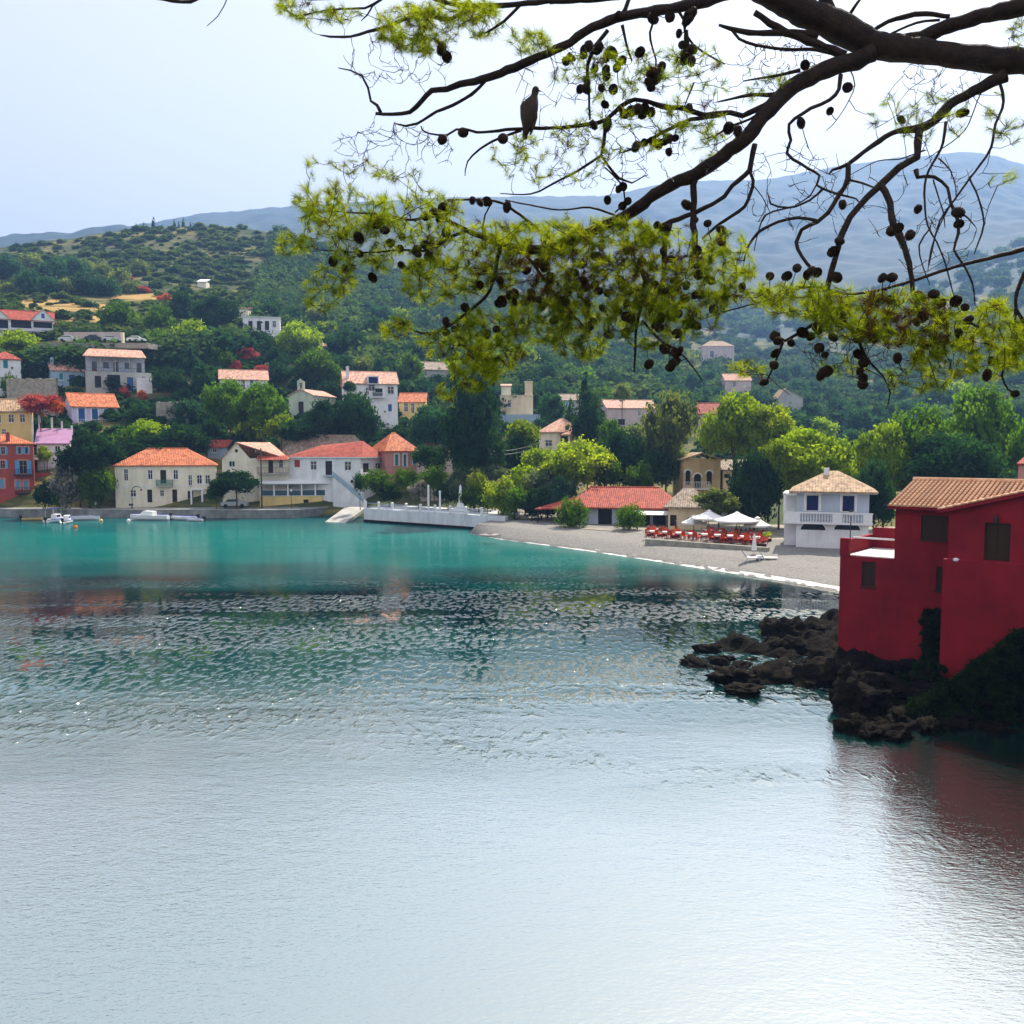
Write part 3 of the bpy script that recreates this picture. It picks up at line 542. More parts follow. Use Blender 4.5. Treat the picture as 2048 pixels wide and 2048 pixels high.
# red house at left edge
r, W, H, D = house('waterfront_house', 'tall brick-red waterfront house with pale blue shutters at the left edge', 'house', (-40, 144), (71, 'a', 27), 1012, 886, 8, ('hip', 1.6), 'red_plaster', 'tile_orange',
  F=[(2, 894, 10, 909, 'h:sky_shutter'), (36, 894, 42, 908, 'h:sky_shutter'), (50, 894, 56, 908, 'h:sky_shutter'), (1, 921, 10, 937, 'h:sky_shutter'), (39, 921, 54, 948, 'h:sky_shutter'), (-22, 921, -14, 937, 'h:sky_shutter'),
     (0, 958, 8, 977, 's:sky_shutter'), (32, 961, 40, 979, 's:sky_shutter'), (48, 961, 56, 979, 's:sky_shutter')], chim=((4.3, .8, -.1),), oh=.3, trim='pink_plaster', land='the brick-red waterfront house')
x0, z = lx(r, 28, 950); x1, _ = lx(r, 66, 950); balcony(r, x0, x1, z, 1.0, m='dark_wood', rm='navy'); x0, z = lx(r, 30, 986); x1, _ = lx(r, 62, 986); balcony(r, x0, x1, z, .7, m='dark_wood', rm='dark_metal')
r, W, H, D = house('annex_building', 'low reddish-brown annex with stone base beside the brick-red waterfront house', 'building', (72, 151.6), (108, 'a', 27), 1012, 946, 6, (None, 0), 'red_plaster', 'tile_red', F=[(77, 958, 98, 976, 's:navy'), (78, 983, 88, 1004, 'd')])
MB().box(-.05, W + .1, -.12, -.003, -.5, 2.4).obj('stone_base', 'stone_wall', r); x0 = 0; railing(r, .05, W, .1, H, 1.0); MB().slab([(0, 1, H + 2.3), (W * .75, .6, H + 2.5), (W * .75, 4.5, H + 3.3), (0, 4.5, H + 3.0)], .1).obj('awning', 'canvas_white', r)
[MB().box(x, x + .1, 1.1, 1.2, H, H + 2.2).obj('awning_post', 'dark_metal', r) for x in (.1, W * .7)]
# yellow house
r, W, H, D = house('yellow_house', 'pale yellow house with tan roof behind the brick-red waterfront house', 'house', (-30, 156), (66, 'a', 28), 874, 821, 9, ('gx', 2.2), 'yellow_plaster', 'tile_tan', F=[(-4, 829, 2, 846, 'w'), (17, 829, 28, 845, 'w'), (40, 829, 50, 845, 'w'), (4, 858, 12, 872, 'w')], oh=.25, land='the pale yellow house')
MB().box(W - .25, W + .06, -.06, -.003, -4, H).obj('corner_strip', 'white_plaster', r)
# lavender house
r, W, H, D = house('lavender_house', 'lavender house with three tall blue shuttered windows and bright orange roof', 'house', (144, 164), (237, 'a', 38), 847, 811, 8, ('gx', 2.6), 'lavender_plaster', 'tile_orange', F=[(157, 816, 170, 844, 's:blue_shutter'), (184, 817, 196, 845, 's:blue_shutter'), (209, 818, 222, 845, 's:blue_shutter')], oh=.3, trim='white_paint', land='the lavender house')
mb = MB(); grid_wall(mb, Vector((.8, -1.6, 0)), Vector((1, 0, 0)), Vector((0, 1, 0)), W, -4.2, -.05, [(W - 3.4, -3.2, W - 1.0, -1.0)], .8); mb.face([(.8, -1.6, -.05), (W + .8, -1.6, -.05), (W + .8, 0, -.05), (.8, 0, -.05)]); mb.face([(W + .8, -1.6, -4.2), (W + .8, 2, -4.2), (W + .8, 2, -.05), (W + .8, -1.6, -.05)]); mb.obj('base_storey', 'white_plaster', r)
MB().box(W - 2.6, W - .2, -.85, -.8, -3.2, -1.0).obj('arch_recess', 'rose_plaster', r); railing(r, .9, W + .7, -1.5, -.045, .9, 'white_paint', .3)
HBOX.append((140, 838, 248, 868, 164))
# lilac lean-to
r, W, H, D = house('lean_to', 'low building with lilac sloping roof and white posts beside the lavender house', 'building', (74, 154), (139, 'a', 24), 905, 886, 6, ('shed', 2.6), 'white_plaster', 'lilac_roof', F=[(80, 892, 90, 904, 'd'), (110, 892, 120, 903, 'w')])
[MB().box(x - .15, x + .15, 6.1, 6.4, H + 1.5, H + z).obj('post', 'white_plaster', r) for x, z in ((0, 5.0), (2.0, 4.6), (3.6, 4.0), (5.2, 3.2))]
# blue cottage
r, W, H, D = house('blue_cottage', 'blue-grey cottage with pale gable end and sunlit orange roof', 'house', (103, 184), (187, 'a', 40), 780, 738, 8, ('gx', 2.9), 'blue_plaster', 'tile_pink', F=[(118, 746, 127, 760, 's:teal_shutter'), (139, 750, 150, 777, 'd:blue_shutter'), (161, 752, 169, 766, 's:teal_shutter')], L=[(84, 735, 92, 747, 'w')], chim=((.5, 1.5, -.6), (.3, 4.2, .4)), oh=.25, land='the blue-grey cottage')
# verandah house
r, W, H, D = house('verandah_house', 'grey two-storey house with a deep posted verandah under a tan roof', 'house', (172, 190), (304, 'a', 24), 790, 742, 9, (None, 0), 'grey_plaster', 'tile_tan', F=[(190, 752, 202, 775, 'o'), (255, 755, 266, 782, 'd:blue_shutter'), (284, 752, 290, 768, 'w'), (215, 750, 240, 772, 'o')], land='the verandah house')
hu = H + 3.3; mb = MB(); grid_wall(mb, Vector((0, 2.4, 0)), Vector((1, 0, 0)), Vector((0, 1, 0)), W * .9, H, hu, [(1.2, H + .1, 2.2, H + 2.3), (3.4, H + .9, 4.5, H + 2.2), (5.4, H + .1, 6.4, H + 2.3), (7.6, H + .9, 8.8, H + 2.2), (10, H + .1, 11.0, H + 2.3)], .15); mb.face([(0, 9, H), (0, 2.4, H), (0, 2.4, hu), (0, 9, hu)]); mb.face([(W * .9, 2.4, H), (W * .9, 9, H), (W * .9, 9, hu), (W * .9, 2.4, hu)]); mb.obj('upper_wall', 'greyblue_plaster', r)
mb = MB(); [mb.box(a, b, 2.56, 2.6, c, d) for a, c, b, d in ((1.2, H + .1, 2.2, H + 2.3), (3.4, H + .9, 4.5, H + 2.2), (5.4, H + .1, 6.4, H + 2.3), (7.6, H + .9, 8.8, H + 2.2), (10, H + .1, 11.0, H + 2.3))]; mb.obj('pane', 'dark_glass', r)
for k in range(5): x = .2 + k * (W * .9 - .4) / 4; MB().box(x - .1, x + .1, .1, .3, H + .003, hu + .1).obj('post', 'concrete', r)
railing(r, .1, W * .98, .1, H + .003, .9, 'dark_metal', .3); rf = MB().slab([(-.4, -.3, hu - .1), (W * .93, -.3, hu - .1), (W * .86, 4.6, hu + 1.9), (.6, 4.6, hu + 1.9)], .16); rf.slab([(W * .93, 9.5, hu - .1), (-.4, 9.5, hu - .1), (.6, 4.61, hu + 1.9), (W * .86, 4.61, hu + 1.9)], .16); rf.obj('roof', 'tile_pink', r, uv=True)
MB().box(9.9, W + .05, -2.2, -.01, -3, H * .75).obj('porch_wall', 'white_plaster', r)
# twin-gabled villa
r, W, H, D = house('twin_gable_villa', 'white villa with two gables, red middle roof and shaded balconies, top of village', 'house', (-40, 215), (107, 'a', 27), 690, 634, 9, ('gx', 2.6), 'white_plaster', 'tile_red',
  F=[(-20, 636, 16, 655, 'o'), (22, 636, 62, 655, 'o'), (67, 636, 104, 655, 'o'), (8, 662, 55, 684, 'o'), (72, 667, 80, 684, 'd'), (87, 667, 99, 677, 'w')], land='the twin-gabled white villa')
for c0, c1, pk in ((-40, 20, -10), (62, 110, 87)):
    x0, _ = lx(r, c0, 634); x1, _ = lx(r, c1, 634); xm = (x0 + x1) / 2; gy = MB(); gy.face([(x0, -.3, H), (x1, -.3, H), (xm, -.3, H + 2.7)]); gy.face([(x0, -.3, H - .4), (x1, -.3, H - .4), (x1, -.3, H), (x0, -.3, H)]); gy.obj('gable', 'white_plaster', r)
    gr = MB(); gr.slab([(x0 - .3, -.6, H - .25), (xm, -.6, H + 2.85), (xm, 5, H + 2.85), (x0 - .3, 5, H - .25)], .15); gr.slab([(x1 + .3, 5, H - .25), (xm + .003, 5, H + 2.85), (xm + .003, -.6, H + 2.85), (x1 + .3, -.6, H - .25)], .15); gr.obj('gable_roof', 'tile_pink', r, uv=True)
    MB().box(xm - .35, xm + .35, -.34, -.302, H + .5, H + 1.6).obj('window', 'blue_shutter', r)
x0, z = lx(r, -38, 657); x1, _ = lx(r, 106, 657); balcony(r, x0, x1, z, .9, m='white_plaster', rm='navy', step=.35)
# white cottage left edge, parking walls, stone wall
house('white_cottage', 'small white cottage with red roof and teal window below the villa', 'house', (-25, 186), (42, 'a', 28), 750, 716, 7, ('hip', 1.8), 'white_plaster', 'tile_red', F=[(6, 720, 16, 737, 's:teal_shutter')], oh=.25, land='the small white cottage')
house('garden_wall', 'pale roofless wall enclosing the uphill car park', 'wall', (128, 212), (242, 212), 682, 664, .4, (None, 0), 'dusty_pink', None, found=2, land='the car park')
# retaining walls as stone things
def stonewall(label, A, B, top, base, land=None, m='stone_wall'):
    a = P(A[0], base, A[1]); b = P(B[0], base, B[1]); zt = P(A[0], top, A[1]).z; zt2 = P(B[0], top + (B[2] if len(B) > 2 else 0), B[1]).z; mb = MB(); n = 14; prev = None
    for k in range(n + 1):
        t = k / n; p = a.lerp(b, t); z = zt + (zt2 - zt) * t + .12 * math.sin(k * 2.3); cur = [(p.x, p.y, a.z - 3), (p.x, p.y, z), (p.x, p.y + .6, z), (p.x, p.y + .6, a.z - 3)]
        if prev:
            for q in range(3): mb.face([prev[q], cur[q], cur[q + 1], prev[q + 1]])
        prev = cur
    return tag(mb.obj('retaining_wall', m), label, 'wall')
stonewall('long rough stone retaining wall below the small white cottage', (14, 172), (114, 172), 757, 802)
stonewall('dark stone retaining wall in the garden below the verandah house', (312, 176), (374, 176), 804, 818)
stonewall('grey road retaining wall running beside the parked cars', (70, 203), (300, 203), 686, 704)
stonewall('low pale wall under the white villa and cypress shade', (560, 168), (700, 168), 868, 884)
# cream gable house
r, W, H, D = house('gable_house', 'cream gable-fronted house with tiled balcony roof beside the white pergola cafe', 'house', (446, 145), (578, 'a', 12), 1010, 917, 9, (None, 0), 'pale_cream', None, F=[(458, 922, 470, 934, 'w'), (537, 920, 546, 946, 'd:dark_wood'), (558, 920, 566, 936, 'w'), (462, 960, 472, 976, 'w')], land='the cream gable-fronted house')
xs, _ = lx(r, 500, 917); mb = MB(); mb.face([(0, 0, H), (xs, 0, H), (xs * .52, 0, H + 2.5)]); mb.face([(0, 0, H), (xs * .52, 0, H + 2.5), (xs * .52, D, H + 2.5), (0, D, H)]); mb.obj('gable', 'pale_cream', r)
mb = MB(); mb.slab([(-.3, -.3, H - .15), (xs * .52, -.3, H + 2.68), (xs * .52, 9.2, H + 2.68), (-.3, 9.2, H - .15)], .14); mb.slab([(xs * .52 + .01, -.3, H + 2.67), (W + .3, -.3, H - .12), (W * .7, 5.5, H + 2.67), (xs * .52 + .01, 5.5, H + 2.67)], .14); mb.slab([(W + .3, 9.3, H - .1), (xs * .5, 9.3, H - .1), (xs * .5, 5.51, H + 2.65), (W * .7, 5.51, H + 2.65)], .14); mb.obj('roof', 'tile_pink', r, uv=True)
x0, z = lx(r, 515, 946); x1, _ = lx(r, 577, 946); bl = balcony(r, x0, x1, z, 1.3, rm='rust_metal'); z2 = lx(r, 540, 912)[1]; MB().slab([(x0, -1.4, z2 - .6), (x1, -1.4, z2 - .6), (x1, -.02, z2 + .1), (x0, -.02, z2 + .1)], .1).obj('balcony_roof', 'tile_red', r, uv=True)
MB().box(xs * .52 - .2, xs * .52 + .2, -.05, -.004, H + 1.0, H + 1.5).obj('vent', 'dark_inside', r)
# white pergola cafe
r, W, H, D = house('cafe_building', 'pale yellow quayside cafe base with white pergola roof and glazed terrace', 'restaurant', (520, 145), (645, 'a', 8), 1019, 993, 5, (None, 0), 'yellow_plaster', None, F=[(607, 999, 617, 1015, 'o')], land='the pergola cafe')
W2, _ = lx(r, 690, 993); hp = lx(r, 560, 963)[1]; mb = MB(); mb.slab([(-1, -.4, hp - .1), (W2, -.4, hp - .35), (W2, 5.2, hp + 1.0), (-1, 5.2, hp + 1.0)], .15); mb.obj('pergola_roof', 'white_paint', r)
MB().box(-.8, W2 - .2, 5.0, 5.1, H, hp + .9).obj('back_wall', 'teal_cloth', r)
for k in range(7): x = .1 + k * (W2 - .5) / 6; MB().box(x - .12, x + .12, -.1, .14, H + .003, hp - .3).obj('post', 'white_paint', r)
for k in range(6): x = .1 + k * (W2 - .5) / 6; ww = (W2 - .5) / 6; f = MB().box(x + .14, x + ww - .14, 0, .05, H + 1.0, H + 1.07); f.box(x + .14, x + ww - .14, 0, .05, H + .05, H + .12); fo_ = f.obj('window', 'white_paint', r); MB().box(x + .14, x + ww - .14, .06, .08, H + .05, H + 1.0).obj('pane', 'glass_blue', fo_)
MB().box(-.05, W + .4, -.55, -.42, hp - .42, hp - .22).obj('fascia', 'white_paint', r)
# white house with outside stair
r, W, H, D = house('white_house', 'white two-storey house with dark red and salmon hipped roof and outside stair', 'house', (578, 148), (722, 'a', -13), 1005, 913, 9, (None, 0), 'white_plaster', None, F=[(588, 919, 600, 935, 's:red_shutter'), (621, 922, 633, 940, 'w'), (651, 922, 664, 950, 'd'), (689, 923, 702, 941, 'w'), (701, 960, 706, 966, 'o')],
  R_=[(726, 926, 738, 945, 'd'), (751, 926, 762, 939, 'w')], oh=.4, land='the white house with the outside stair')
pk = Vector((W * .88, 5, H + 2.6)); A_, B_, C_, D_ = (-.4, -.4, H - .05), (W + .4, -.4, H - .05), (W + .4, 9.6, H - .05), (-.4, 9.6, H - .05); pl = Vector((W * .28, 5, H + 1.9))
mb = MB(); mb.face([A_, B_, pk, pl]); mb.face([B_, C_, pk]); mb.face([C_, D_, pl, pk]); mb.face([D_, A_, pl]); mb.face([D_, C_, B_, A_]); mb.obj('roof', 'tile_red', r, uv=True); MB().box(-.38, W + .38, -.38, 9.5, H - .22, H - .054).obj('eaves', 'white_paint', r)
x0, z0_ = lx(r, 650, 951, .9); x1, z1_ = lx(r, 728, 1004, .9); ns = 14
st = MB()
for k in range(ns): xx = x0 + 1.4 + (x1 - x0 - 1.4) * k / ns; dx = (x1 - x0 - 1.4) / ns; zz = z0_ + (z1_ - z0_) * k / ns; st.box(xx, xx + dx * .99, -.95, -.012, -1, zz)
st.obj('stair', 'white_plaster', r); mb = MB().box(x0 - .4, x0 + 1.39, -.95, -.012, z0_ - .2, z0_); mb.slab([(x0 + 1.4, -1.02, z0_ + .75), (x1, -1.02, z1_ + .75), (x1, -.96, z1_ + .75), (x0 + 1.4, -.96, z0_ + .75)], .9); mb.obj('parapet', 'blue_plaster', r)
house('rear_building', 'building with big weathered brown hipped roof behind the white stair house', 'building', (562, 163), (745, 'a', 12), 960, 908, 9, ('hip', 3.3), 'pale_cream', 'tile_brown', oh=.3, ridge=.62, land='the brown-roofed building')
house('pink_house', 'pink house with pale window surrounds and pointed red and orange roof', 'house', (772, 151), (838, 'a', 28), 960, 901, 8.5, ('hip', 3.0), 'pink_plaster', 'tile_orange', F=[(790, 908, 797, 932, 's:teal_shutter'), (807, 908, 813, 934, 's:teal_shutter'), (826, 908, 832, 930, 's:teal_shutter')], L=[(776, 905, 780, 925, 'w')], trim='white_paint', oh=.35, ridge=.12, land='the pink house')
house('rose_house', 'low dusty rose house with pale roof beside the pink house', 'house', (842, 146), (905, 'a', 12), 960, 906, 8, ('hip', 2.0), 'dusty_pink', 'tile_tan', F=[(863, 914, 871, 932, 's:teal_shutter'), (877, 916, 885, 934, 's:teal_shutter')], oh=.35, ridge=.2, land='the dusty rose house')
# chapel
r, W, H, D = house('chapel', 'pale green chapel with small bell gable and salmon roof', 'church', (578, 172), (627, 'a', -22), 832, 791, 8.5, ('gy', 1.3), 'mint_plaster', 'tile_pink', F=[(597, 803, 607, 830, 'd')], oh=.25, land='the chapel')
mb = MB(); xm = W / 2; mb.box(xm - .8, xm - .35, -.1, .4, H + 1.2, H + 2.6); mb.box(xm + .35, xm + .8, -.1, .4, H + 1.2, H + 2.6); mb.box(xm - .8, xm + .8, -.1, .4, H + 2.602, H + 2.9); mb.face([(xm - .9, -.1, H + 2.9), (xm + .9, -.1, H + 2.9), (xm, -.1, H + 3.5)]); mb.box(xm - .8, xm + .8, -.12, .42, H + .9, H + 1.198); bg_ = mb.obj('bell_gable', 'mint_plaster', r); MB().lathe([(.25, H + 1.75), (.2, H + 2.1), (.08, H + 2.3)], 8, (xm, .15)).obj('bell', 'dark_metal', bg_)
# big white villa
r, W, H, D = house('white_villa', 'tall bright white villa with blue-framed balconies and salmon roof', 'house', (690, 186), (796, 'a', 14), 858, 765, 10, ('gx', 2.7), 'white_plaster', 'tile_pink', F=[(699, 748 + 20, 711, 783, 'w'), (737, 752 + 16, 750, 782, 'w'), (745, 775 + 2, 765, 793, 'o'), (775, 773, 788, 788, 'w'), (731, 775, 738, 790, 'w'), (776, 808, 784, 823, 's:blue_shutter'), (768, 821, 772, 826, 'w')], chim=((.8, 2, .6),), oh=.35, land='the white villa')
x0, z = lx(r, 735, 765); x1, _ = lx(r, 757, 765); mb = MB().box(x0, x1, -.6, 3, H - .3, H + 1.5); mb.obj('dormer', 'white_plaster', r); MB().box(x0 + .2, x1 - .2, -.65, -.605, H - .1, H + 1.2).obj('window', 'navy', r); x0, z = lx(r, 742, 794); x1, _ = lx(r, 768, 794); balcony(r, x0, x1, z, .8, m='white_plaster', rm='white_paint')
house('small_yellow_house', 'small yellow house with orange roof peeping beside the white villa', 'house', (798, 186), (850, 186), 836, 803, 7, ('gx', 2.0), 'yellow_plaster', 'tile_orange', F=[(808, 806, 816, 824, 'w'), (822, 806, 829, 826, 'w')], oh=.3, land='the small yellow house')
house('shuttered_house', 'white house with salmon roof half hidden behind bougainvillea', 'house', (440, 182), (536, 'a', 18), 792, 757, 8, ('gx', 2.2), 'white_plaster', 'tile_pink', F=[(464, 760, 472, 776, 's:teal_shutter'), (482, 760, 490, 780, 'w'), (500, 760, 507, 778, 's:teal_shutter')], oh=.3, land='the bougainvillea house')
house('red_roof_shed', 'little red-roofed shed in the trees behind the cream gable-fronted house', 'shed', (416, 160), (454, 160), 915, 893, 5, ('gx', 1.2), 'blue_plaster', 'tile_red', F=[(425, 897, 433, 905, 'w')], oh=.25)
# hillside villa, several white blocks
r, W, H, D = house('hill_villa', 'rambling white villa with flat roofs high among the hillside trees', 'house', (486, 238), (560, 'a', 14), 668, 634, 8, ('flat', 0), 'white_plaster', 'white_plaster', F=[(497, 642, 505, 660, 'o'), (514, 642, 522, 660, 'o'), (530, 642, 538, 660, 'o'), (545, 642, 552, 655, 'w')], oh=.2, land='the hillside villa')
house('hill_studio', 'small cream block with a white awning uphill of the rambling villa', 'building', (462, 248), (496, 248), 640, 616, 6, ('shed', 1.0), 'pale_cream', 'tile_pink', F=[(470, 622, 478, 632, 'w')])
house('hill_hut', 'tiny white-roofed hut alone on the terraced hillside', 'hut', (395, 330), (412, 330), 573, 563, 4, ('shed', 1.6), 'pale_cream', 'white_paint')
house('hill_cottage', 'small tan-roofed cottage among trees uphill of the chapel', 'house', (640, 214), (676, 214), 705, 692, 6, ('gx', 1.2), 'pale_cream', 'tile_tan', F=[(648, 694, 655, 704, 'w')], oh=.3)
house('hidden_cottage', 'weathered brown-roofed cottage half hidden uphill of the small yellow house', 'house', (815, 205), (895, 'a', 20), 760, 737, 8, ('gx', 2.2), 'grey_plaster', 'tile_brown', F=[(846, 742, 854, 752, 'w')], oh=.3)
# valley buildings
r, W, H, D = house('chimney_house', 'cream stepped house with a tall square chimney tower in the valley', 'house', (1000, 168), (1066, 168), 835, 792, 7, ('flat', 0), 'cream_plaster', 'cream_plaster', F=[(1015, 800, 1022, 815, 'w')], oh=.1, land='the chimney house')
MB().box(W - 1.9, W - .1, .3, 2.0, H + .25, H + 3.2).obj('chimney', 'cream_plaster', r); MB().box(W - 2.0, W + .0, .2, 2.1, H + 3.202, H + 3.5).obj('chimney_cap', 'cream_plaster', r); MB().box(.3, 2.6, .5, 4, H + .25, H + 2.4).obj('attic', 'pale_cream', r); MB().slab([(.1, .2, H + 2.45), (2.8, .2, H + 2.45), (2.8, 4.2, H + 3.1), (.1, 4.2, H + 3.1)], .1).obj('attic_roof', 'tile_pink', r, uv=True)
MB().box(.2, W + 1.6, -3, -.01, -3, .6).obj('terrace', 'blue_plaster', r)
r, W, H, D = house('salmon_house', 'cream house with salmon roof and three chimneys behind the yellow-green trees', 'house', (1078, 150), (1112, 148), 925, 863, 9, ('hip', 2.2), 'pale_cream', 'tile_pink', F=[(1090, 880, 1104, 893, 'w')], oh=.3, ridge=.2, land='the salmon-roofed house')
r, W, H, D = house('salmon_annex', 'low wing with salmon roof attached beside the salmon-roofed house', 'building', (1113, 149), (1140, 149), 925, 868, 7, ('gx', 1.4), 'cream_plaster', 'tile_pink', F=[(1116, 872, 1136, 884, 'o')], oh=.3)
house('stone_house', 'grey stone house with blue windows above the round dark tree', 'house', (1118, 192), (1166, 190), 832, 800, 7, ('gx', 1.6), 'grey_plaster', 'tile_brown', F=[(1131, 803, 1137, 813, 's:sky_shutter'), (1143, 803, 1149, 815, 'w'), (1135, 822, 1141, 832, 'w')], oh=.2, land='the grey stone house')
house('pale_pink_house', 'wide pale pink house with sunlit salmon roof in the valley', 'house', (1214, 183), (1312, 'a', 8), 850, 815, 9, ('gx', 2.0), 'dusty_pink', 'tile_pink', F=[(1276, 822, 1282, 832, 'w'), (1296, 822, 1302, 834, 'w'), (1236, 838, 1250, 850, 'o')], oh=.3, land='the pale pink house')
house('red_ridge_house', 'house with a reddish gabled roof between the tall valley trees', 'house', (1396, 190), (1462, 190), 860, 826, 8, ('gx', 2.6), 'rose_plaster', 'tile_red', oh=.4, F=[(1420, 834, 1427, 844, 'w')], land='the red-ridged house')
house('far_house', 'distant pale house half seen in the valley woods', 'house', (1450, 235), (1502, 235), 782, 760, 8, ('gx', 2.4), 'dusty_pink', 'tile_pink', oh=.3, F=[(1466, 764, 1472, 774, 'w')])
house('far_barn', 'distant grey building with one bright roof slope in the woods', 'building', (1556, 225), (1606, 225), 812, 795, 8, ('gy', 3.0), 'grey_plaster', 'tile_tan', peakx=.3, oh=.3)
house('hazy_house', 'hazy pale house high behind the hanging pine cones', 'house', (1404, 420), (1468, 420), 722, 692, 10, ('hip', 3.2), 'dusty_pink', 'tile_tan', oh=.3, F=[(1420, 702, 1428, 714, 'w')])
# ornate arched building
r, W, H, D = house('arched_house', 'ochre house with arched windows and pale balcony behind the red-roofed taverna', 'house', (1366, 122), (1440, 122), 1000, 918, 8, (None, 0), 'ochre_plaster', None, F=[(1371, 946, 1381, 970, 'o'), (1388, 955, 1402, 976, 'o'), (1413, 948, 1424, 968, 'o')], land='the arched ochre house')
mb = MB(); mb.slab([(-.3, -.3, H), (W * .5, -.3, H + .9), (W * .5, 7, H + .9), (-.3, 7, H)], .2); mb.slab([(W + .2, 7, H), (W * .5, 7, H + .9), (W * .5, -.3, H + .9), (W + .2, -.3, H)], .2); mb.obj('roof', 'tile_tan', r, uv=True); x0, z = lx(r, 1366, 977); x1, _ = lx(r, 1418, 977); balcony(r, x0, x1, z, .8, m='white_paint', rm='white_paint')
for a, b, t in ((1371, 1381, 946), (1388, 1402, 955), (1413, 1424, 948)):
    xa, za = lx(r, a, t); xb, _ = lx(r, b, t); c = (xa + xb) / 2; rr_ = (xb - xa) / 2; mb = MB(); pts = [(c + (rr_ + .14) * math.cos(q), -.03, za + (rr_ + .14) * math.sin(q)) for q in np.linspace(0, math.pi, 9)]; mb.tube(pts, [.09] * 9, 5); mb.obj('arch_moulding', 'white_paint', r); mb = MB(); mb.face([(c + rr_ * math.cos(q), -.012, za + rr_ * math.sin(q)) for q in np.linspace(0, math.pi, 9)]); mb.obj('arch_pane', 'dark_inside', r)
house('dark_roof_house', 'low cream building with dark brown roof beside the arched ochre house', 'building', (1446, 122), (1500, 122), 985, 938, 6, ('gx', 1.2), 'cream_plaster', 'tile_brown', F=[(1448, 948, 1460, 956, 'o')], oh=.3)
# long red taverna
r, W, H, D = house('taverna', 'long low taverna with sweeping red tiled roof behind the round bushes', 'restaurant', (1142, 112), (1345, 'a', -12), 1058, 1012, 9, ('hip', 2.2), 'greyblue_plaster', 'tile_red', F=[(1196, 1018, 1224, 1050, 'o'), (1238, 1022, 1250, 1050, 'd'), (1268, 1022, 1300, 1050, 'o'), (1306, 1020, 1330, 1050, 'o')], oh=.9, ridge=.62, land='the red-roofed taverna')
mb = MB(); mb.slab([(-4.6, -.4, H - .35), (.4, -.9, H - .2), (3.0, 4, H + 1.9), (-1, 4, H + .6)], .15); mb.obj('side_roof', 'tile_red', r, uv=True)
mb = MB(); mb.slab([(6.5, -2.6, H - .75), (W - .6, -2.6, H - .75), (W - .3, -.95, H - .38), (6.5, -.95, H - .38)], .06); mb.obj('awning', 'canvas_white', r)
for x in (-4.2, -1.5, 1.2, 6.8, W - .8): MB().box(x - .07, x + .07, -2.5 if x > 5 else -.6, -2.36 if x > 5 else -.46, -.3, H - .85 if x > 5 else H - .6).obj('post', 'dark_wood', r)
house('taverna_kitchen', 'cream taverna annex with grey weathered roof beside the white parasols', 'building', (1336, 104), (1412, 'a', -14), 1058, 1012, 7, ('hip', 1.9), 'cream_plaster', 'tile_brown', F=[(1340, 1030, 1353, 1052, 'd'), (1373, 1034, 1386, 1048, 'w')], oh=.6, ridge=.25)
house('roadside_store', 'low grey-roofed store beyond the parasols beside the small tree', 'building', (1462, 112), (1512, 112), 1044, 1022, 5, ('gx', 1.2), 'grey_plaster', 'tile_brown', oh=.3)
# white beach house
r, W, H, D = house('beach_house', 'square white beach house with tan tiled hip roof, balustrade and arched ground floor', 'house', (1592, 86), (1736, 'a', -20), 1092, 980, 8, (None, 0), 'greyblue_plaster', None, F=[(1612, 990, 1638, 1022, 'o'), (1684, 992, 1710, 1024, 'o')], trim='white_paint', land='the white beach house', rec=.2)
mb = roof_mesh('hip', W, D, H, 1.75, .75, .12); mb.obj('roof', 'tile_tan', r, uv=True); MB().box(-.7, W + .7, -.7, D + .7, H - .28, H - .245).obj('eaves', 'white_paint', r)
for a, b in ((1612, 1638), (1684, 1710)):
    xa, za = lx(r, a, 1021, -.08); xb, zb = lx(r, b, 991, -.08); c = (xa + xb) / 2
    for s0, s1 in ((xa + .06, c - .01), (c + .01, xb - .06)):
        sh = MB(); sh.box(s0, s1, .05, .09, za + .05, zb - .05); [sh.box(s0 + .04, s1 - .04, .03, .048, z, z + .05) for z in np.arange(za + .12, zb - .12, .14)]; sh.obj('shutter', 'navy', r)
zb1 = lx(r, 1650, 1046)[1]; bs = MB().box(-1.25, W + .35, -.5, -.004, zb1 - .1, zb1 + .1); bs.obj('balcony_slab', 'white_paint', r); ra = MB().box(-1.25, W + .35, -.48, -.34, zb1 + .92, zb1 + 1.06); rl = ra.obj('balustrade_rail', 'white_paint', r)
def baluster_mesh():
    return MB().lathe([(.06, 0), (.06, .06), (.035, .1), (.075, .3), (.035, .6), (.05, .72), (.06, .8)], 8).mesh('baluster', 'white_paint', True)
bm_ = baluster_mesh()
segs = [(-1.2, .35, 0), (.4, W * .5, 1), (W * .5, W * .64, 0), (W * .64, W * .92, 1), (W * .92, W + .3, 0)]
for a, b, op in segs:
    if op:
        n = int((b - a) / .24)
        for k in range(n): link('baluster', bm_, r, (a + (k + .5) * (b - a) / n, -.41, zb1 + .11))
    else: MB().box(a, b, -.46, -.36, zb1 + .102, zb1 + .918).obj('parapet_panel', 'white_paint', r)
for a, b in ((1600, 1653), (1667, 1722)):           # arched cellar openings
    xa, za = lx(r, a, 1059); xb, zt = lx(r, b, 1043); c = (xa + xb) / 2; pts = [(xa + .0, -.03, za)] + [(c + (xb - xa) / 2 * math.cos(q), -.03, za + (zt - za) * math.sin(q)) for q in np.linspace(math.pi, 0, 13)]
    mb = MB(); mb.face(pts[1:]); mb.obj('arch_opening', 'dark_inside', r); mb = MB(); mb.tube([(p[0], -.05, p[2]) for p in pts[1:]], [.07] * 13, 5); mb.obj('arch_moulding', 'white_paint', r)
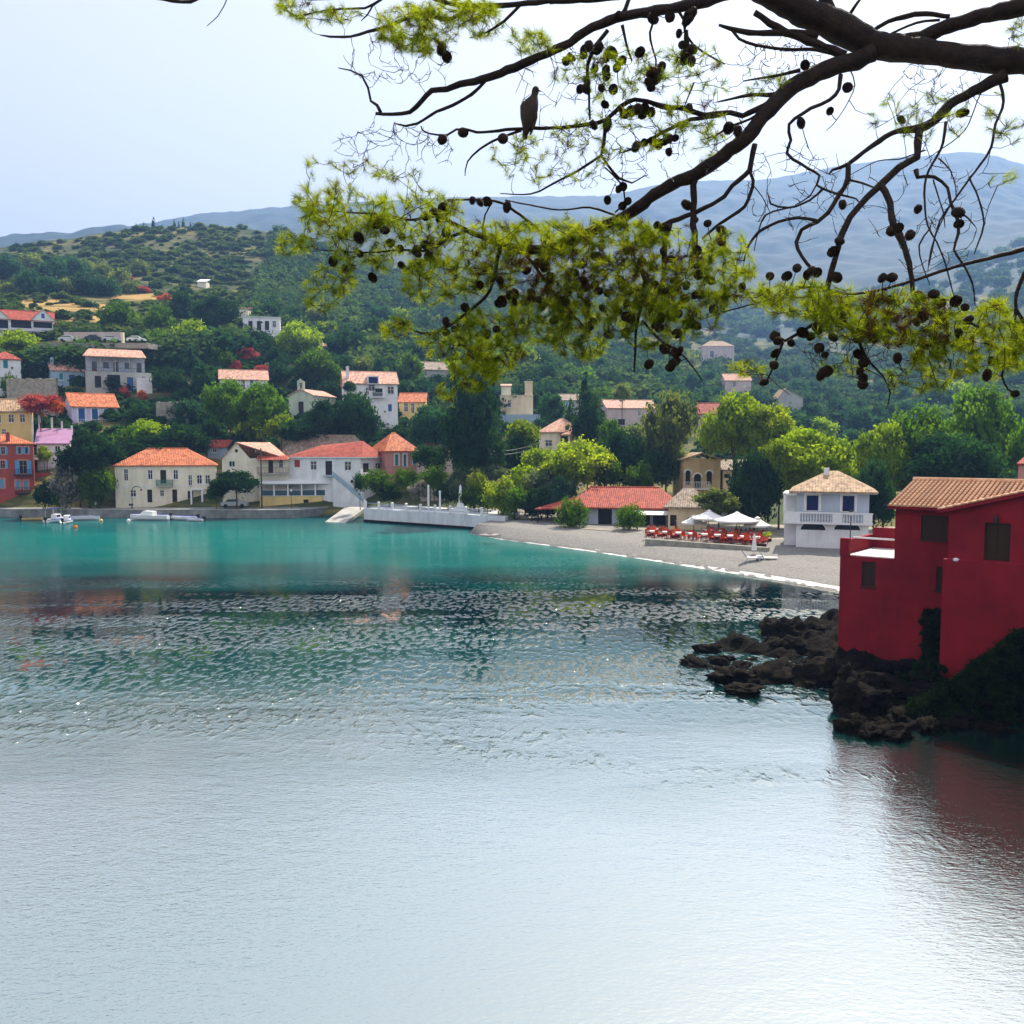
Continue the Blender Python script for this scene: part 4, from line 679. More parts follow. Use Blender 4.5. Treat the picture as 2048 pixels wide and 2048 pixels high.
mb = MB().box(-.02, W + .02, -.02, -.002, -.5, zb1 - .102); mb.obj('lower_wall', 'white_plaster', r)
mb = MB(); [mb.box(x, x + .22, -.5, -.28, zb1 + 1.062, H - .29) for x in (-1.25,)]; mb.obj('porch_post', 'white_paint', r); MB().box(-1.2, -.1, 1.5, 1.7, zb1 + .1, H - .51).obj('porch_side', 'white_paint', r); MB().box(-1.3, -.02, -.5, 5, H - .5, H - .3).obj('porch_roof', 'white_paint', r); MB().box(-1.25, -.01, -.33, 5, zb1 - .098, zb1 + .098).obj('side_terrace', 'white_paint', r); MB().box(-1.2, -.02, 1.2, 1.5, -.5, zb1 - .1).obj('porch_wall', 'white_plaster', r)
MB().box(2.4, 2.9, 3, 3.5, H + 1.1, H + 2.1).obj('chimney', 'white_plaster', r)
house('rose_gable_house', 'sliver of a pink house with rusty roof at the right edge above the red house', 'house', (2034, 74), (2110, 'a', -34), 1000, 925, 7, ('hip', 1.5), 'pink_plaster', 'tile_red', oh=.15, F=[(2052, 935, 2060, 950, 'w')])

# ------------------------------------------------------------------ crimson house on the rocks
RA, RB = P(1676, 1275, 44.5), P(1896, 1283, 41.2)
e = Vector((RB.x - RA.x, RB.y - RA.y, 0)); WR = e.length; e.normalize(); rzr = math.atan2(e.y, e.x)
red = thing('crimson_house', 'large crimson-red house with tiled roof standing on the dark shore rocks', 'house', (RA.x, RA.y, RA.z), rzr); LAND.append((1850, 1100, 'the crimson house'))
X, Yv = Vector((1, 0, 0)), Vector((0, 1, 0))
def rp(px, py, q=0): return lx(red, px, py, q)
_, zt = rp(1790, 1118); _, ze = rp(1790, 1008); xt, _ = rp(1790, 1060); xp, zp = rp(1698, 1077); DT = 4.6; DW = 7.4
def hole(a, b, c, d): (x0, z1), (x1, z0) = rp(a, b), rp(c, d); return (round(x0, 3), round(z0, 3), round(x1, 3), round(z1, 3))
hw = [(hole(1724, 1123, 1750, 1174), 'win'), (hole(1873, 1133, WR and 1895, 1183), 'win'), (hole(1843, 1030, 1895, 1082), 'win')]
xd0, zd1 = rp(1846, 1217); xd1 = WR - .05
hl = [h for h, _ in hw]; hl[1] = (hl[1][0], hl[1][1], min(hl[1][2], WR - .12), hl[1][3]); hl[2] = (hl[2][0], hl[2][1], min(hl[2][2], WR - .12), hl[2][3])
hd = (round(xd0, 3), -1.2, round(WR - .06, 3), round(zd1, 3))
mb = MB(); o0 = Vector((0, 0, 0))
grid_wall(mb, o0, X, Yv, WR, -2.5, zt, [hd, hl[0], hl[1]], .22)
grid_wall(mb, o0 + X * xt, X, Yv, WR - xt, zt, ze, [(hl[2][0] - xt, hl[2][1], hl[2][2] - xt, hl[2][3])], .22)
mb.face([(0, DT, -2.5), (0, 0, -2.5), (0, 0, zt), (0, DT, zt)]); mb.face([(xt, DW, zt), (xt, 0, zt), (xt, 0, ze), (xt, DW, ze)]); mb.face([(xt, DW, -2.5), (xt, DT, -2.5), (xt, DT, zt), (xt, DW, zt)]); mb.face([(0, DT, -2.5), (0, DT, zt), (xt, DT, zt), (xt, DT, -2.5)]); mb.face([(xt, DW, -2.5), (xt, DW, ze), (WR + 6, DW, ze), (WR + 6, DW, -2.5)])
mb.obj('wall', 'crimson_plaster', red)
MB().box(.25, xt - .01, .2, DT - .2, zt - .1, zt + .02).obj('terrace_floor', 'sunlit_floor', red)
mb = MB().box(-.02, xp, -.02, .25, zt - .02, zp); mb.box(-.02, .22, .252, DT, zt - .02, zp - .12); mb.box(.222, 1.3, DT - .3, DT, zt, zp + .25); mb.obj('parapet', 'crimson_plaster', red)
mb = MB(); mb.tube([(.3, DT - .1, zp + .05), (xt - .05, DT - .1, zp - .05)], [.05, .05], 8); mb.tube([(.3, 1.0, zp - .02), (xt - .05, 1.0, zp - .02)], [.045, .045], 8); mb.tube([(.3, DT - .1, zp - .35), (xt - .05, DT - .1, zp - .4)], [.04, .04], 8)
[mb.box(x - .04, x + .04, DT - .14, DT - .06, zt, zp - .06) for x in (1.4, xt - .2)]; mb.obj('railing', 'white_paint', red)
for hh in hl:
    a, b, c, d = hh; mm = (a + c) / 2; f = MB(); obox(f, o0, X, Yv, a, a + .06, .08, .14, b, d); obox(f, o0, X, Yv, c - .06, c, .08, .14, b, d); obox(f, o0, X, Yv, a + .06, c - .06, .08, .14, d - .06, d); obox(f, o0, X, Yv, a - .06, c + .06, -.06, .12, b - .07, b - .003); fo_ = f.obj('window', 'dark_wood', red)
    for s0, s1 in ((a + .065, mm - .008), (mm + .008, c - .065)):
        sh = MB(); sh.box(s0, s1, .115, .135, b + .01, d - .065); sh.box(s0, s0 + .06, .09, .114, b + .01, d - .065); sh.box(s1 - .06, s1, .09, .114, b + .01, d - .065)
        [sh.box(s0 + .065, s1 - .065, .095, .113, z, z + .035) for z in np.arange(b + .05, d - .12, .075)]; sh.obj('shutter', 'brown_shutter', fo_)
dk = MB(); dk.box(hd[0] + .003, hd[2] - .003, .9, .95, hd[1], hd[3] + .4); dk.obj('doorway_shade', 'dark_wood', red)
# main roof: separate rows of barrel tiles over a red deck
x_l = xt - .32; ridge_dz = 1.05; rd = 3.9; deck = MB(); zE = ze + .02
deck.slab([(x_l + .05, -.33, zE - .12), (WR + 6, -.33, zE - .12), (WR + 6, rd, zE + ridge_dz - .06), (x_l + .05, rd, zE + ridge_dz - .06)], .12); deck.slab([(WR + 6, 2 * rd, zE - .12), (x_l + .05, 2 * rd, zE - .12), (x_l + .05, rd + .01, zE + ridge_dz - .06), (WR + 6, rd + .01, zE + ridge_dz - .06)], .12)
rfo = deck.obj('roof', 'crimson_plaster', red)
mb = MB(); mb.face([(xt, 0, ze - .02), (xt, 2 * rd - .4, ze - .02), (xt, rd, ze + ridge_dz - .2)]); mb.obj('gable', 'crimson_plaster', red)
sl_len = math.hypot(rd + .36, ridge_dz + .1); sl_a = math.atan2(ridge_dz + .1, rd + .36)
def tile_row_mesh(L, r=.088, n_t=13, seg=6):          # one column of overlapping barrel tiles, climbing along +y
    mb = MB(); tl = L / n_t
    for k in range(n_t):
        y0, y1 = k * tl - .03, (k + 1) * tl; r0, r1 = r * 1.04, r * .88; z0, z1 = .025, 0.0
        secs = [[(rr * math.cos(q), yy, zz + rr * math.sin(q) * .85) for q in np.linspace(0, math.pi, seg + 1)] for yy, rr, zz in ((y0, r0, z0), (y1, r1, z1))]
        i = len(mb.v); mb.v += secs[0] + secs[1]; m = seg + 1
        mb.f += [(i + j, i + m + j, i + m + j + 1, i + j + 1) for j in range(seg)]; mb.f.append(tuple(i + j for j in range(m)))
    return mb.mesh('tile_row', 'clay_tile', True)
trm = tile_row_mesh(sl_len); pitch = .215; k = 0; x = x_l + .12
while x < WR + 5.8:
    o = link('tile_row', trm, rfo, (x, -.36, zE - .11)); o.rotation_euler = (sl_a, 0, 0); x += pitch
MB().tube([(x_l, rd, zE + ridge_dz + .0), (WR + 6, rd, zE + ridge_dz + .0)], [.14, .14], 8).obj('ridge_cap', 'clay_tile', rfo)
# right wing, nearer, gable front
qa = 2.6                                 # wing front stands this far in front of the main wall
xw, _ = rp(1896, 1100, qa); xpk, zpk_ = rp(2110, 972, qa); _, zwe = rp(1902, 1016, qa); _, zl = rp(1905, 1119, qa + .25); xw1 = xpk * 2 - xw
gable_z = lambda x: zwe + (zpk_ - zwe) * (1 - abs(x - xpk) / (xpk - xw))
(wa, wz1), (wc, wz0) = rp(1970, 1045, qa), rp(2019, 1124, qa); wing = MB(); ow = Vector((xw, -qa, 0))
(wa2, wz3), (wc2, wz2) = rp(2075, 1045, qa), rp(2125, 1124, qa)
h1_ = (wa - xw, wz0, wc - xw, wz1); h2_ = (wa2 - xw, wz0, wc2 - xw, wz1)
grid_wall(wing, ow, X, Yv, xw1 - xw, -3.5, zwe - .05, [h1_, h2_], .22); wing.face([(xw, -qa, zwe - .05), (xw1, -qa, zwe - .05), (xpk, -qa, zpk_ - .05)]); wing.face([(xw, 3, -3.5), (xw, -qa, -3.5), (xw, -qa, zwe - .05), (xw, 3, zwe - .05)]); wing.face([(xw1, -qa, -3.5), (xw1, 6, -3.5), (xw1, 6, zwe), (xw1, -qa, zwe)]); wing.obj('wing_wall', 'crimson_plaster', red)
MB().box(xw - .12, xw1 + .2, -qa - .28, -qa - .003, -3.5, zl).obj('wing_base', 'crimson_plaster', red)
for h in (h1_, h2_):
    a, b, c, d = h; a += xw; c += xw; mm = (a + c) / 2; f = MB(); obox(f, Vector((0, -qa, 0)), X, Yv, a, a + .06, .08, .14, b, d); obox(f, Vector((0, -qa, 0)), X, Yv, c - .06, c, .08, .14, b, d); obox(f, Vector((0, -qa, 0)), X, Yv, a + .06, c - .06, .08, .14, d - .06, d); fo_ = f.obj('window', 'dark_wood', red)
    for s0, s1 in ((a + .065, mm - .008), (mm + .008, c - .065)):
        sh = MB(); sh.box(s0, s1, -qa + .115, -qa + .135, b + .01, d - .065); [sh.box(s0 + .02, s1 - .02, -qa + .095, -qa + .113, z, z + .04) for z in np.arange(b + .05, d - .12, .085)]; sh.obj('shutter', 'brown_shutter', fo_)
la = MB(); lxm, lzm = rp(1995, 1036, qa); la.box(lxm - .03, lxm + .03, -qa - .25, -qa - .005, lzm + .1, lzm + .14); la.lathe([(.03, lzm + .1), (.1, lzm + .02), (.08, lzm - .2), (.03, lzm - .24)], 6, (lxm, -qa - .22)); la.obj('wall_lamp', 'dark_metal', red)
la = MB(); lxm, lzm = rp(1911, 1120, qa + .3); la.lathe([(.05, lzm - .1), (.13, lzm - .04), (.13, lzm + .03), (.05, lzm + .08)], 10, (lxm, -qa - .2)); la.obj('ledge_lamp', 'white_paint', red)
wr = MB(); ext = .35; kk = (zpk_ - zwe) / (xpk - xw); zz0 = zwe - ext * kk
wr.slab([(xw - ext, 4.5, zz0), (xw - ext, -qa - .3, zz0), (xpk, -qa - .3, zpk_), (xpk, 4.5, zpk_)], .14); wr.slab([(xw1 + ext, -qa - .3, zz0), (xw1 + ext, 4.5, zz0), (xpk + .003, 4.5, zpk_), (xpk + .003, -qa - .3, zpk_)], .14); wro = wr.obj('wing_roof', 'crimson_plaster', red)
sl2 = math.hypot(xpk - xw + ext, zpk_ - zz0); trm2 = tile_row_mesh(sl2, n_t=14); y = -qa - .2
while y < 4.3:
    o = link('tile_row', trm2, wro, (xw - ext - .03, y, zz0 + .01)); o.rotation_euler = Matrix(((0, math.cos(math.atan(kk)), -math.sin(math.atan(kk))), (-1, 0, 0), (0, math.sin(math.atan(kk)), math.cos(math.atan(kk))))).to_euler(); y += pitch

# ------------------------------------------------------------------ rocks and headland
def rock_mesh(seed, sub=3):
    import bmesh
    from mathutils import noise as mn
    bm = bmesh.new(); bmesh.ops.create_icosphere(bm, subdivisions=sub + 1, radius=1); off = Vector((seed * 7.3, seed * 3.1, seed))
    for v in bm.verts:
        p = v.co.copy(); n = mn.fractal(p * 1.5 + off, .8, 2.1, 5) * .36 - abs(mn.noise(p * 2.6 + off)) * .55 + .1; c = mn.cell(p * 1.7 + off) * .16 + abs(mn.noise(p * 6 + off)) * .22 + mn.noise(p * 13 + off) * .07; v.co = p * (1 + n + c - .12)
    me = bpy.data.meshes.new('rock'); bm.to_mesh(me); bm.free(); me.materials.append(MATS['rock']); me.shade_smooth(); return me
RM = [rock_mesh(s) for s in range(7)]
shore_px = []
out_rocks = MB()
from mathutils import noise as mn
V = []; T = []; nx, ny = 260, 170
def hz(x, y):       # rocky apron under the crimson house and the bank beside it
    p = Vector((x, y, 0)); px = 1024 + F * x / y
    ux = np.interp(px, [1370, 1500, 1600, 1680, 1900, 2300], [-.3, -.1, .1, .5, .4, .4]); ys = np.interp(px, [1370, 1460, 1600, 1682, 1690, 1800, 2100, 2600], [46.5, 44.5, 43, 42, 34.9, 34.7, 34.5, 34]); yb = np.interp(px, [1370, 1450, 1600, 1700, 2600], [48, 51, 53.5, 60, 70])
    s = min(1, max(0, (y - ys) / (3.2 if px < 1684 else 1.3))) * min(1, max(0, (yb - y) / 2.5))
    bank = np.interp(px, [1690, 1850, 1900, 2048, 2300], [0, .0, .0, .3, 1.0]) * min(1, max(0, (y - ys) / 2.8))
    n = (mn.fractal(p * .6, 1, 2, 5) * .75 + abs(mn.noise(p * 1.9)) * .5) * (1 if px < 1684 else .6)
    return -.7 + s * (.85 + ux * .72 + n) + bank * s
xs_ = np.linspace(7.5, 48, nx); ys_ = np.linspace(33, 62, ny)
for y in ys_:
    for x in xs_: V.append((x, y, hz(x, y)))
for j in range(ny - 1):
    for i in range(nx - 1): q = j * nx + i; T.append((q, q + 1, q + nx + 1, q + nx))
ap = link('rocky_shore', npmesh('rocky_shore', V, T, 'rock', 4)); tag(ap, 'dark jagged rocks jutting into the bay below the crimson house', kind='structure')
k = 0
for i in range(520):
    px = rng.uniform(1380, 2060); py = rng.uniform(1255, 1475)
    lo = np.interp(px, [1375, 1500, 1600, 1680, 1690, 1750, 2060], [1322, 1365, 1372, 1385, 1452, 1462, 1475]); hi = np.interp(px, [1375, 1440, 1520, 1600, 1676, 1700, 1840, 2060], [1312, 1285, 1262, 1252, 1255, 1285, 1290, 1340])
    if not hi < py < lo: continue
    if k > 230: break
    zz = 0.3; q = G(px, py, .4)
    for _ in range(3): zz = max(-.1, hz(q.x, q.y)); q = G(px, py, zz)
    s = rng.choice((.16, .2, .26, .34, .45, .6)) * (1.15 if px > 1520 else .85)
    if q.y > 43.3 and px > 1660: continue
    o = link('rock', RM[k % 7], ap, (q.x, q.y, zz)); o.scale = (s * rng.uniform(.9, 1.7), s * rng.uniform(.7, 1.2), s * rng.uniform(.32, .62)); o.rotation_euler = (rng.uniform(-.4, .4), rng.uniform(-.4, .4), rng.uniform(0, 6.28)); k += 1
for px, py, sx, sz in ((1560, 1262, 1.3, 1.0), (1585, 1275, 1.5, 1.0), (1712, 1352, .8, .9), (1695, 1385, .7, .8), (1735, 1385, .8, .6), (1760, 1410, .8, .5), (1800, 1425, .9, .5), (1698, 1448, .55, .5), (1712, 1440, .7, .5), (1740, 1455, .7, .4), (1700, 1410, .8, .7), (1780, 1458, .9, .4), (1850, 1445, .8, .5), (1392, 1318, 1.0, .35), (1420, 1292, .8, .4), (1470, 1345, 1.6, .5), (1480, 1368, 1.2, .3), (1630, 1350, 1.8, .8), (1540, 1345, 1.5, .6)):
    q = G(px, py, .3); o = link('rock', RM[k % 7], ap, (q.x, q.y, max(0, hz(q.x, q.y)) * .8)); o.scale = (sx, sx * .7, sz); o.rotation_euler = (0, .2, k); k += 1
# the headland the photograph is taken from (outside the picture, carries the pine)
mb = MB(); hp_ = [(-14, 0.6), (-3, 1.1), (0, 1.4), (2.2, 2.2), (4.0, 4.4), (7.5, 9.0), (13, 19), (24, 36), (30, 45), (60, 60), (70, 10), (60, -40), (-40, -40), (-30, -4)]
hz_ = [9.2, 9.35, 9.38, 9.4, 9.3, 8.8, 7.5, 5.0, 4, 8, 14, 14, 10, 8.5]
top = [Vector((x, y, z)) for (x, y), z in zip(hp_, hz_)]; cen = Vector((12, -5, 10.2))
for i in range(len(top)):
    a, b = top[i], top[(i + 1) % len(top)]; mb.face([a, b, cen])
    oa, ob = a + Vector((0, 0, 0)), b; fa = Vector((a.x, a.y, -1.5)); fb = Vector((b.x, b.y, -1.5)); mb.face([fa, fb, b, a])
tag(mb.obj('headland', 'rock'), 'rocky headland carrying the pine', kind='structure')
# ------------------------------------------------------------------ trees: crown meshes of leaf-sized faces, shared between trees
def leaf_cloud(lobes, n, size, seed, up=0.35, drop=0.0, core=0.62, aspect=1.6, gap=0.25):
    r = np.random.RandomState(seed); w = np.array([l[3] * l[4] + l[3] * l[5] + l[4] * l[5] for l in lobes]); w = w / w.sum()
    L = np.array(lobes)[r.choice(len(lobes), n, p=w)]
    d = r.normal(size=(n, 3)); d[:, 2] += up; d /= np.linalg.norm(d, axis=1)[:, None]
    rr = 1 - np.abs(r.normal(0, 0.13, n)); 
    rough = 1 + 0.22 * np.sin(d[:, 0] * 7 + L[:, 0] * 9 + seed) * np.sin(d[:, 1] * 6 + L[:, 1] * 7) + 0.12 * np.sin(d[:, 2] * 13 + seed)
    C = L[:, :3] + d * L[:, 3:6] * (rr * rough)[:, None]
    ncl = max(8, n // 13); pk_ = r.choice(ncl, n); C = C[pk_] + r.normal(0, 1, (n, 3)) * size * 1.35; d = d[pk_]      # leaves gather in sprays
    nn = d + r.normal(0, 0.75, (n, 3)); nn /= np.linalg.norm(nn, axis=1)[:, None]
    a = np.cross(nn, r.normal(size=(n, 3))); a /= np.linalg.norm(a, axis=1)[:, None]; b = np.cross(nn, a)
    s = size * r.uniform(0.55, 1.35, n)[:, None]
    V = np.stack([C - a * s, C + b * s / aspect + nn * s * .2, C + a * s, C - b * s / aspect], 1).reshape(-1, 3); T = np.arange(n * 4).reshape(-1, 4)
    # dim inner volume made of larger leaves so the crown is not hollow
    m = max(30, n // 9); L2 = np.array(lobes)[r.choice(len(lobes), m, p=w)]; d2 = r.normal(size=(m, 3)); d2 /= np.linalg.norm(d2, axis=1)[:, None]; C2 = L2[:, :3] + d2 * L2[:, 3:6] * r.uniform(0.1, core, m)[:, None]
    a2 = r.normal(size=(m, 3)); a2 /= np.linalg.norm(a2, axis=1)[:, None]; b2 = np.cross(a2, r.normal(size=(m, 3))); b2 /= np.linalg.norm(b2, axis=1)[:, None]; s2 = size * 3.2
    V2 = np.stack([C2 - a2 * s2, C2 + b2 * s2 * .8, C2 + a2 * s2, C2 - b2 * s2 * .8], 1).reshape(-1, 3)
    return np.concatenate([V, V2]), np.concatenate([T, n * 4 + np.arange(m * 4).reshape(-1, 4)])
def lobes_round(seed, n=7, sp=.55, lr=.5, zs=.8):
    r = np.random.RandomState(seed); out = [(0, 0, 0, .72, .72, .62)]
    for k in range(n):
        a = 2 * math.pi * k / n + r.uniform(-.3, .3); q = sp * r.uniform(.75, 1.15); s = lr * r.uniform(.75, 1.15); out.append((math.cos(a) * q, math.sin(a) * q, r.uniform(-.35, .4) * zs, s, s, s * r.uniform(.7, .95)))
    for k in range(max(2, n // 2)):
        a = r.uniform(0, 6.28); out.append((math.cos(a) * .28, math.sin(a) * .28, .5 * zs + r.uniform(-.1, .15), lr * .8, lr * .8, lr * .6))
    return out
def lobes_cone(seed, n=9, w=1.0, slim=.9):
    r = np.random.RandomState(seed); out = []
    for k in range(n):
        t = k / (n - 1); rad = slim * (1 - t) ** .8 + .07
        for j in range(3 if t < .7 else 1):
            a = r.uniform(0, 6.28); q = rad * .45; out.append((math.cos(a) * q, math.sin(a) * q, -1 + 2 * t * .97, rad * .62, rad * .62, .16 + rad * .12))
    return out
CR = {}
def crown(key, lobes, n, size, **k):
    V, T = leaf_cloud(lobes, n, size, len(CR) + 3, **k); lo_, hi_ = np.percentile(V, 2, axis=0), np.percentile(V, 98, axis=0); V = (V - (lo_ + hi_) / 2) / ((hi_ - lo_) / 2); CR[key] = npmesh('crown', V, T, 'leaf_mid', 4)
for i in range(5): crown('round%d' % i, lobes_round(i + 1, 6 + i, .62, .42), 2600, .066)
for i in range(3): crown('big%d' % i, lobes_round(i + 20, 13, .68, .35), 9500, .046)
for i in range(3): crown('olive%d' % i, lobes_round(i + 40, 5, .5, .48, .6), 1500, .075)
for i in range(2): crown('trim%d' % i, [(0, 0, 0, .9, .9, .75), (.3, .1, .1, .68, .68, .6), (-.3, -.1, .05, .68, .68, .62)], 3600, .05)
for i in range(2): crown('cone%d' % i, lobes_cone(i + 60, 9), 5200, .05, up=.1)
crown('slim0', lobes_cone(71, 10, slim=.9), 2200, .05, up=.1)
crown('conifer0', lobes_cone(80, 12, slim=1.0) + [(0, 0, -.9, .8, .8, .2)], 9000, .042, up=-.1)
crown('pine0', lobes_round(90, 9, .7, .36, 1.0), 4200, .05)
TRK = []
for s in range(3):
    r_ = random.Random(s); mb = MB(); pts = [(0, 0, 0), (.06, .03, .3), (-.03, .02, .6), (.02, -.02, 1.0)]; mb.tube(pts, [.085, .06, .05, .03], 7)
    for q in range(4): a = q * 1.7 + r_.random(); mb.tube([(0, 0, .45 + q * .08), (math.cos(a) * .16, math.sin(a) * .16, .68 + q * .07), (math.cos(a) * .34, math.sin(a) * .34, .92 + q * .06)], [.035, .025, .012], 5)
    TRK.append(mb.mesh('trunk', 'trunk_bark', True))
TREES = []; _tn = [0]
def tree(kind, px, top, bot, wpx, leaf, label=None, d=None, name='tree', cat='tree', group=None, base=None, dd=None):
    if d is None: d = hit(px, min(base or bot, 1005)) or 300
    c = P(px, (top + bot) / 2, d); hw = wpx / 2 / F * d; hh = (bot - top) / 2 / F * d; zg = float(terr(c.x, c.y)) if d > 60 else 1.0
    if d < 160: zg = max(zg, 1.3) if d > 60 else zg
    root = thing(name, label or '', cat, (c.x, c.y, min(zg, c.z - hh * .2)), rng.uniform(0, 6.28), group)
    _tn[0] += 1; me = CR[kind + str(_tn[0] % len([k for k in CR if k.rstrip('0123456789') == kind]))]
    o = link('crown', me, root, (0, 0, c.z - root.location.z)); o.scale = (hw * .84, hw * .84, hh * .86); o.material_slots[0].link = 'OBJECT'; o.material_slots[0].material = MATS[leaf]; o['kind'] = 'stuff'
    th = c.z - root.location.z + hh * .1; t = link('trunk', TRK[_tn[0] % 3], root); rr = max(.8, min(2.6, hw * .55)); t.scale = (rr, rr, th)
    TREES.append([root, px, (top + bot) / 2, wpx, d, leaf, kind]); return root
def bloom(root, leaf, n=0): pass
T_ = tree
# --- named trees of the waterfront and the gardens
T_('round', 28, 660, 706, 74, 'leaf_bright', 'bright bushy tree in front of the twin-gabled villa', d=200)
T_('big', 176, 870, 945, 112, 'leaf_dark', 'big dark tree with a sunlit top below the lavender house', d=143)
T_('round', 130, 925, 1012, 70, 'leaf_whiteflower', 'oleander speckled with pale blossom beside the reddish annex', d=141, name='oleander', cat='shrub')
T_('round', 195, 935, 1012, 66, 'leaf_mid', 'dense oleander next to the left end of the cream quayside house', d=140.5, name='oleander', cat='shrub')
T_('round', 158, 905, 960, 80, 'leaf_dark', 'dark tree filling the gap above the two oleanders', d=144)
T_('round', 88, 893, 922, 30, 'leaf_yellow', 'small yellowish bush above the reddish annex', d=147, name='bush', cat='bush')
T_('round', 300, 840, 885, 84, 'leaf_bright', 'bright yellow-green tree behind the roof of the cream quayside house', d=158)
T_('round', 255, 852, 910, 60, 'leaf_mid', 'green tree between the lavender house and the cream quayside house', d=155)
T_('round', 368, 848, 905, 100, 'leaf_dark', 'dark tree mass above the cream quayside house', d=157)
T_('big', 310, 872, 915, 110, 'leaf_dark', 'low dark tree tucked right behind the orange hipped roof', d=153)
T_('round', 472, 942, 985, 92, 'leaf_dark', 'dark spreading tree in front of the cream gable-fronted house', d=139.5)
T_('round', 432, 960, 1000, 40, 'leaf_dark', 'small dark tree between the cream quayside house and the gable-fronted house', d=139)
T_('big', 458, 762, 850, 92, 'leaf_mid', 'large green tree in front of the bougainvillea house', d=168)
T_('big', 525, 768, 850, 96, 'leaf_mid', 'large green tree beside the chapel front', d=166)
T_('round', 562, 828, 878, 62, 'leaf_bright', 'bright green tree below the chapel', d=163)
T_('big', 712, 786, 875, 92, 'leaf_dark', 'huge dark rounded tree in front of the white villa', d=166)
T_('round', 645, 800, 860, 64, 'leaf_dark', 'dark tree in front of the chapel side wall', d=163)
T_('round', 605, 838, 885, 90, 'leaf_dark', 'dark tree under the chapel door', d=161)
T_('round', 675, 845, 890, 70, 'leaf_dark', 'dark tree over the brown hipped roof', d=165)
T_('round', 699, 762, 784, 26, 'leaf_dark', 'small dark tree at the left corner of the white villa', d=181)
T_('round', 815, 705, 785, 64, 'leaf_mid', 'fresh green tree standing behind the white villa', d=222)
T_('big', 862, 812, 895, 96, 'leaf_blue', 'bluish dark tree between the small yellow house and the great conifer', d=150)
T_('round', 790, 850, 890, 60, 'leaf_dark', 'dark tree above the pink house roof', d=162)
T_('conifer', 948, 730, 950, 140, 'leaf_dark', 'great dark conifer rising over the waterfront beside the rose house', d=133, name='conifer_tree')
T_('round', 1045, 838, 892, 66, 'leaf_bright', 'bright green tree beside the great dark conifer', d=140)
T_('big', 1040, 880, 945, 80, 'leaf_dark', 'shaded tree between the great conifer and the yellow-green tree', d=138)
T_('big', 1150, 884, 972, 140, 'leaf_yellow', 'wide yellow-green tree left of the red-roofed taverna', d=122)
T_('cone', 1175, 775, 890, 74, 'leaf_dark', 'tall dark cypress-like tree beside the grey stone house', d=150, name='cypress_tree')
T_('slim', 1140, 800, 880, 34, 'leaf_blue', 'narrow cypress close to the grey stone house', d=155, name='cypress_tree')
T_('round', 1222, 838, 905, 52, 'leaf_mid', 'mid green tree below the wide pale pink house', d=145)
T_('round', 1103, 788, 845, 56, 'leaf_blue', 'round dark tree just left of the grey stone house', d=165)
T_('round', 1245, 768, 800, 38, 'leaf_olive', 'pale green tree above the wide pale pink house', d=195)
T_('pine', 1335, 785, 950, 118, 'leaf_olive', 'tall olive-brown pine in front of the wide pale pink house', d=128, name='pine_tree')
T_('big', 1240, 862, 968, 96, 'leaf_dark', 'shadowy tree behind the long red roof', d=127)
T_('round', 1305, 900, 972, 80, 'leaf_dark', 'dark undergrowth tree between the pine and the arched ochre house', d=124)
T_('big', 1470, 792, 905, 128, 'leaf_bright', 'tall tree with bare trunk and yellow-green top behind the arched ochre house', d=116)
T_('big', 1540, 812, 905, 120, 'leaf_yellow', 'sunlit yellowish tree beside the bare-trunked tall tree', d=114)
T_('big', 1620, 862, 985, 168, 'leaf_bright', 'broad bright green tree directly behind the white beach house', d=106)
T_('big', 1510, 905, 1040, 110, 'leaf_dark', 'dark green tree between the parasols and the white beach house', d=103)
T_('big', 1560, 880, 975, 96, 'leaf_bright', 'leafy green tree spreading over the dark tree by the parasols', d=104)
T_('round', 1437, 978, 1030, 90, 'leaf_olive', 'small rounded olive-green tree over the taverna annex roof', d=99)
T_('big', 1830, 825, 985, 170, 'leaf_mid', 'large domed tree behind the tiled roof of the crimson house', d=104)
T_('big', 1952, 778, 960, 156, 'leaf_mid', 'tallest domed tree, above the crimson house', d=108)
T_('big', 1770, 850, 975, 110, 'leaf_bright', 'yellow-green tree between the white beach house and the crimson house', d=102)
T_('big', 1750, 925, 1045, 80, 'leaf_dark', 'dark tree right beside the white beach house', d=93)
T_('big', 1900, 870, 985, 200, 'leaf_dark', 'deep dark foliage tree between the two large domes', d=98)
T_('round', 2040, 850, 960, 50, 'leaf_mid', 'green tree at the right edge beside the pink house', d=100)
# waterfront row
for px, top, bot, wd, leaf, lab, dd in ((755, 938, 985, 66, 'leaf_mid', 'first clipped round tree of the terrace row, beside the outside stair', 136), (812, 936, 985, 64, 'leaf_mid', 'second clipped tree of the terrace row, behind the white oleander', 134.5), (868, 932, 986, 72, 'leaf_mid', 'third and largest clipped tree of the terrace row', 133.5), (720, 945, 985, 30, 'leaf_dark', 'narrow shaded shrub at the foot of the outside stair', 138)):
    T_('trim', px, top, bot, wd, leaf, lab, d=dd, name='clipped_tree', group='clipped trees along the cafe terrace')
T_('round', 838, 962, 998, 46, 'leaf_whiteflower', 'low oleander with cream flowers on the cafe terrace', d=130.5, name='oleander', cat='shrub')
T_('round', 917, 938, 995, 46, 'leaf_grey', 'grey-green silvery tree beside the white memorial', d=128)
T_('round', 957, 942, 1005, 44, 'leaf_yellow', 'slender golden tree on the terrace by the memorial', d=125)
T_('round', 990, 928, 965, 68, 'leaf_grey', 'silvery tree top behind the golden tree', d=130)
T_('round', 1050, 932, 992, 78, 'leaf_bright', 'bright lime-green tree in the terrace group', d=124)
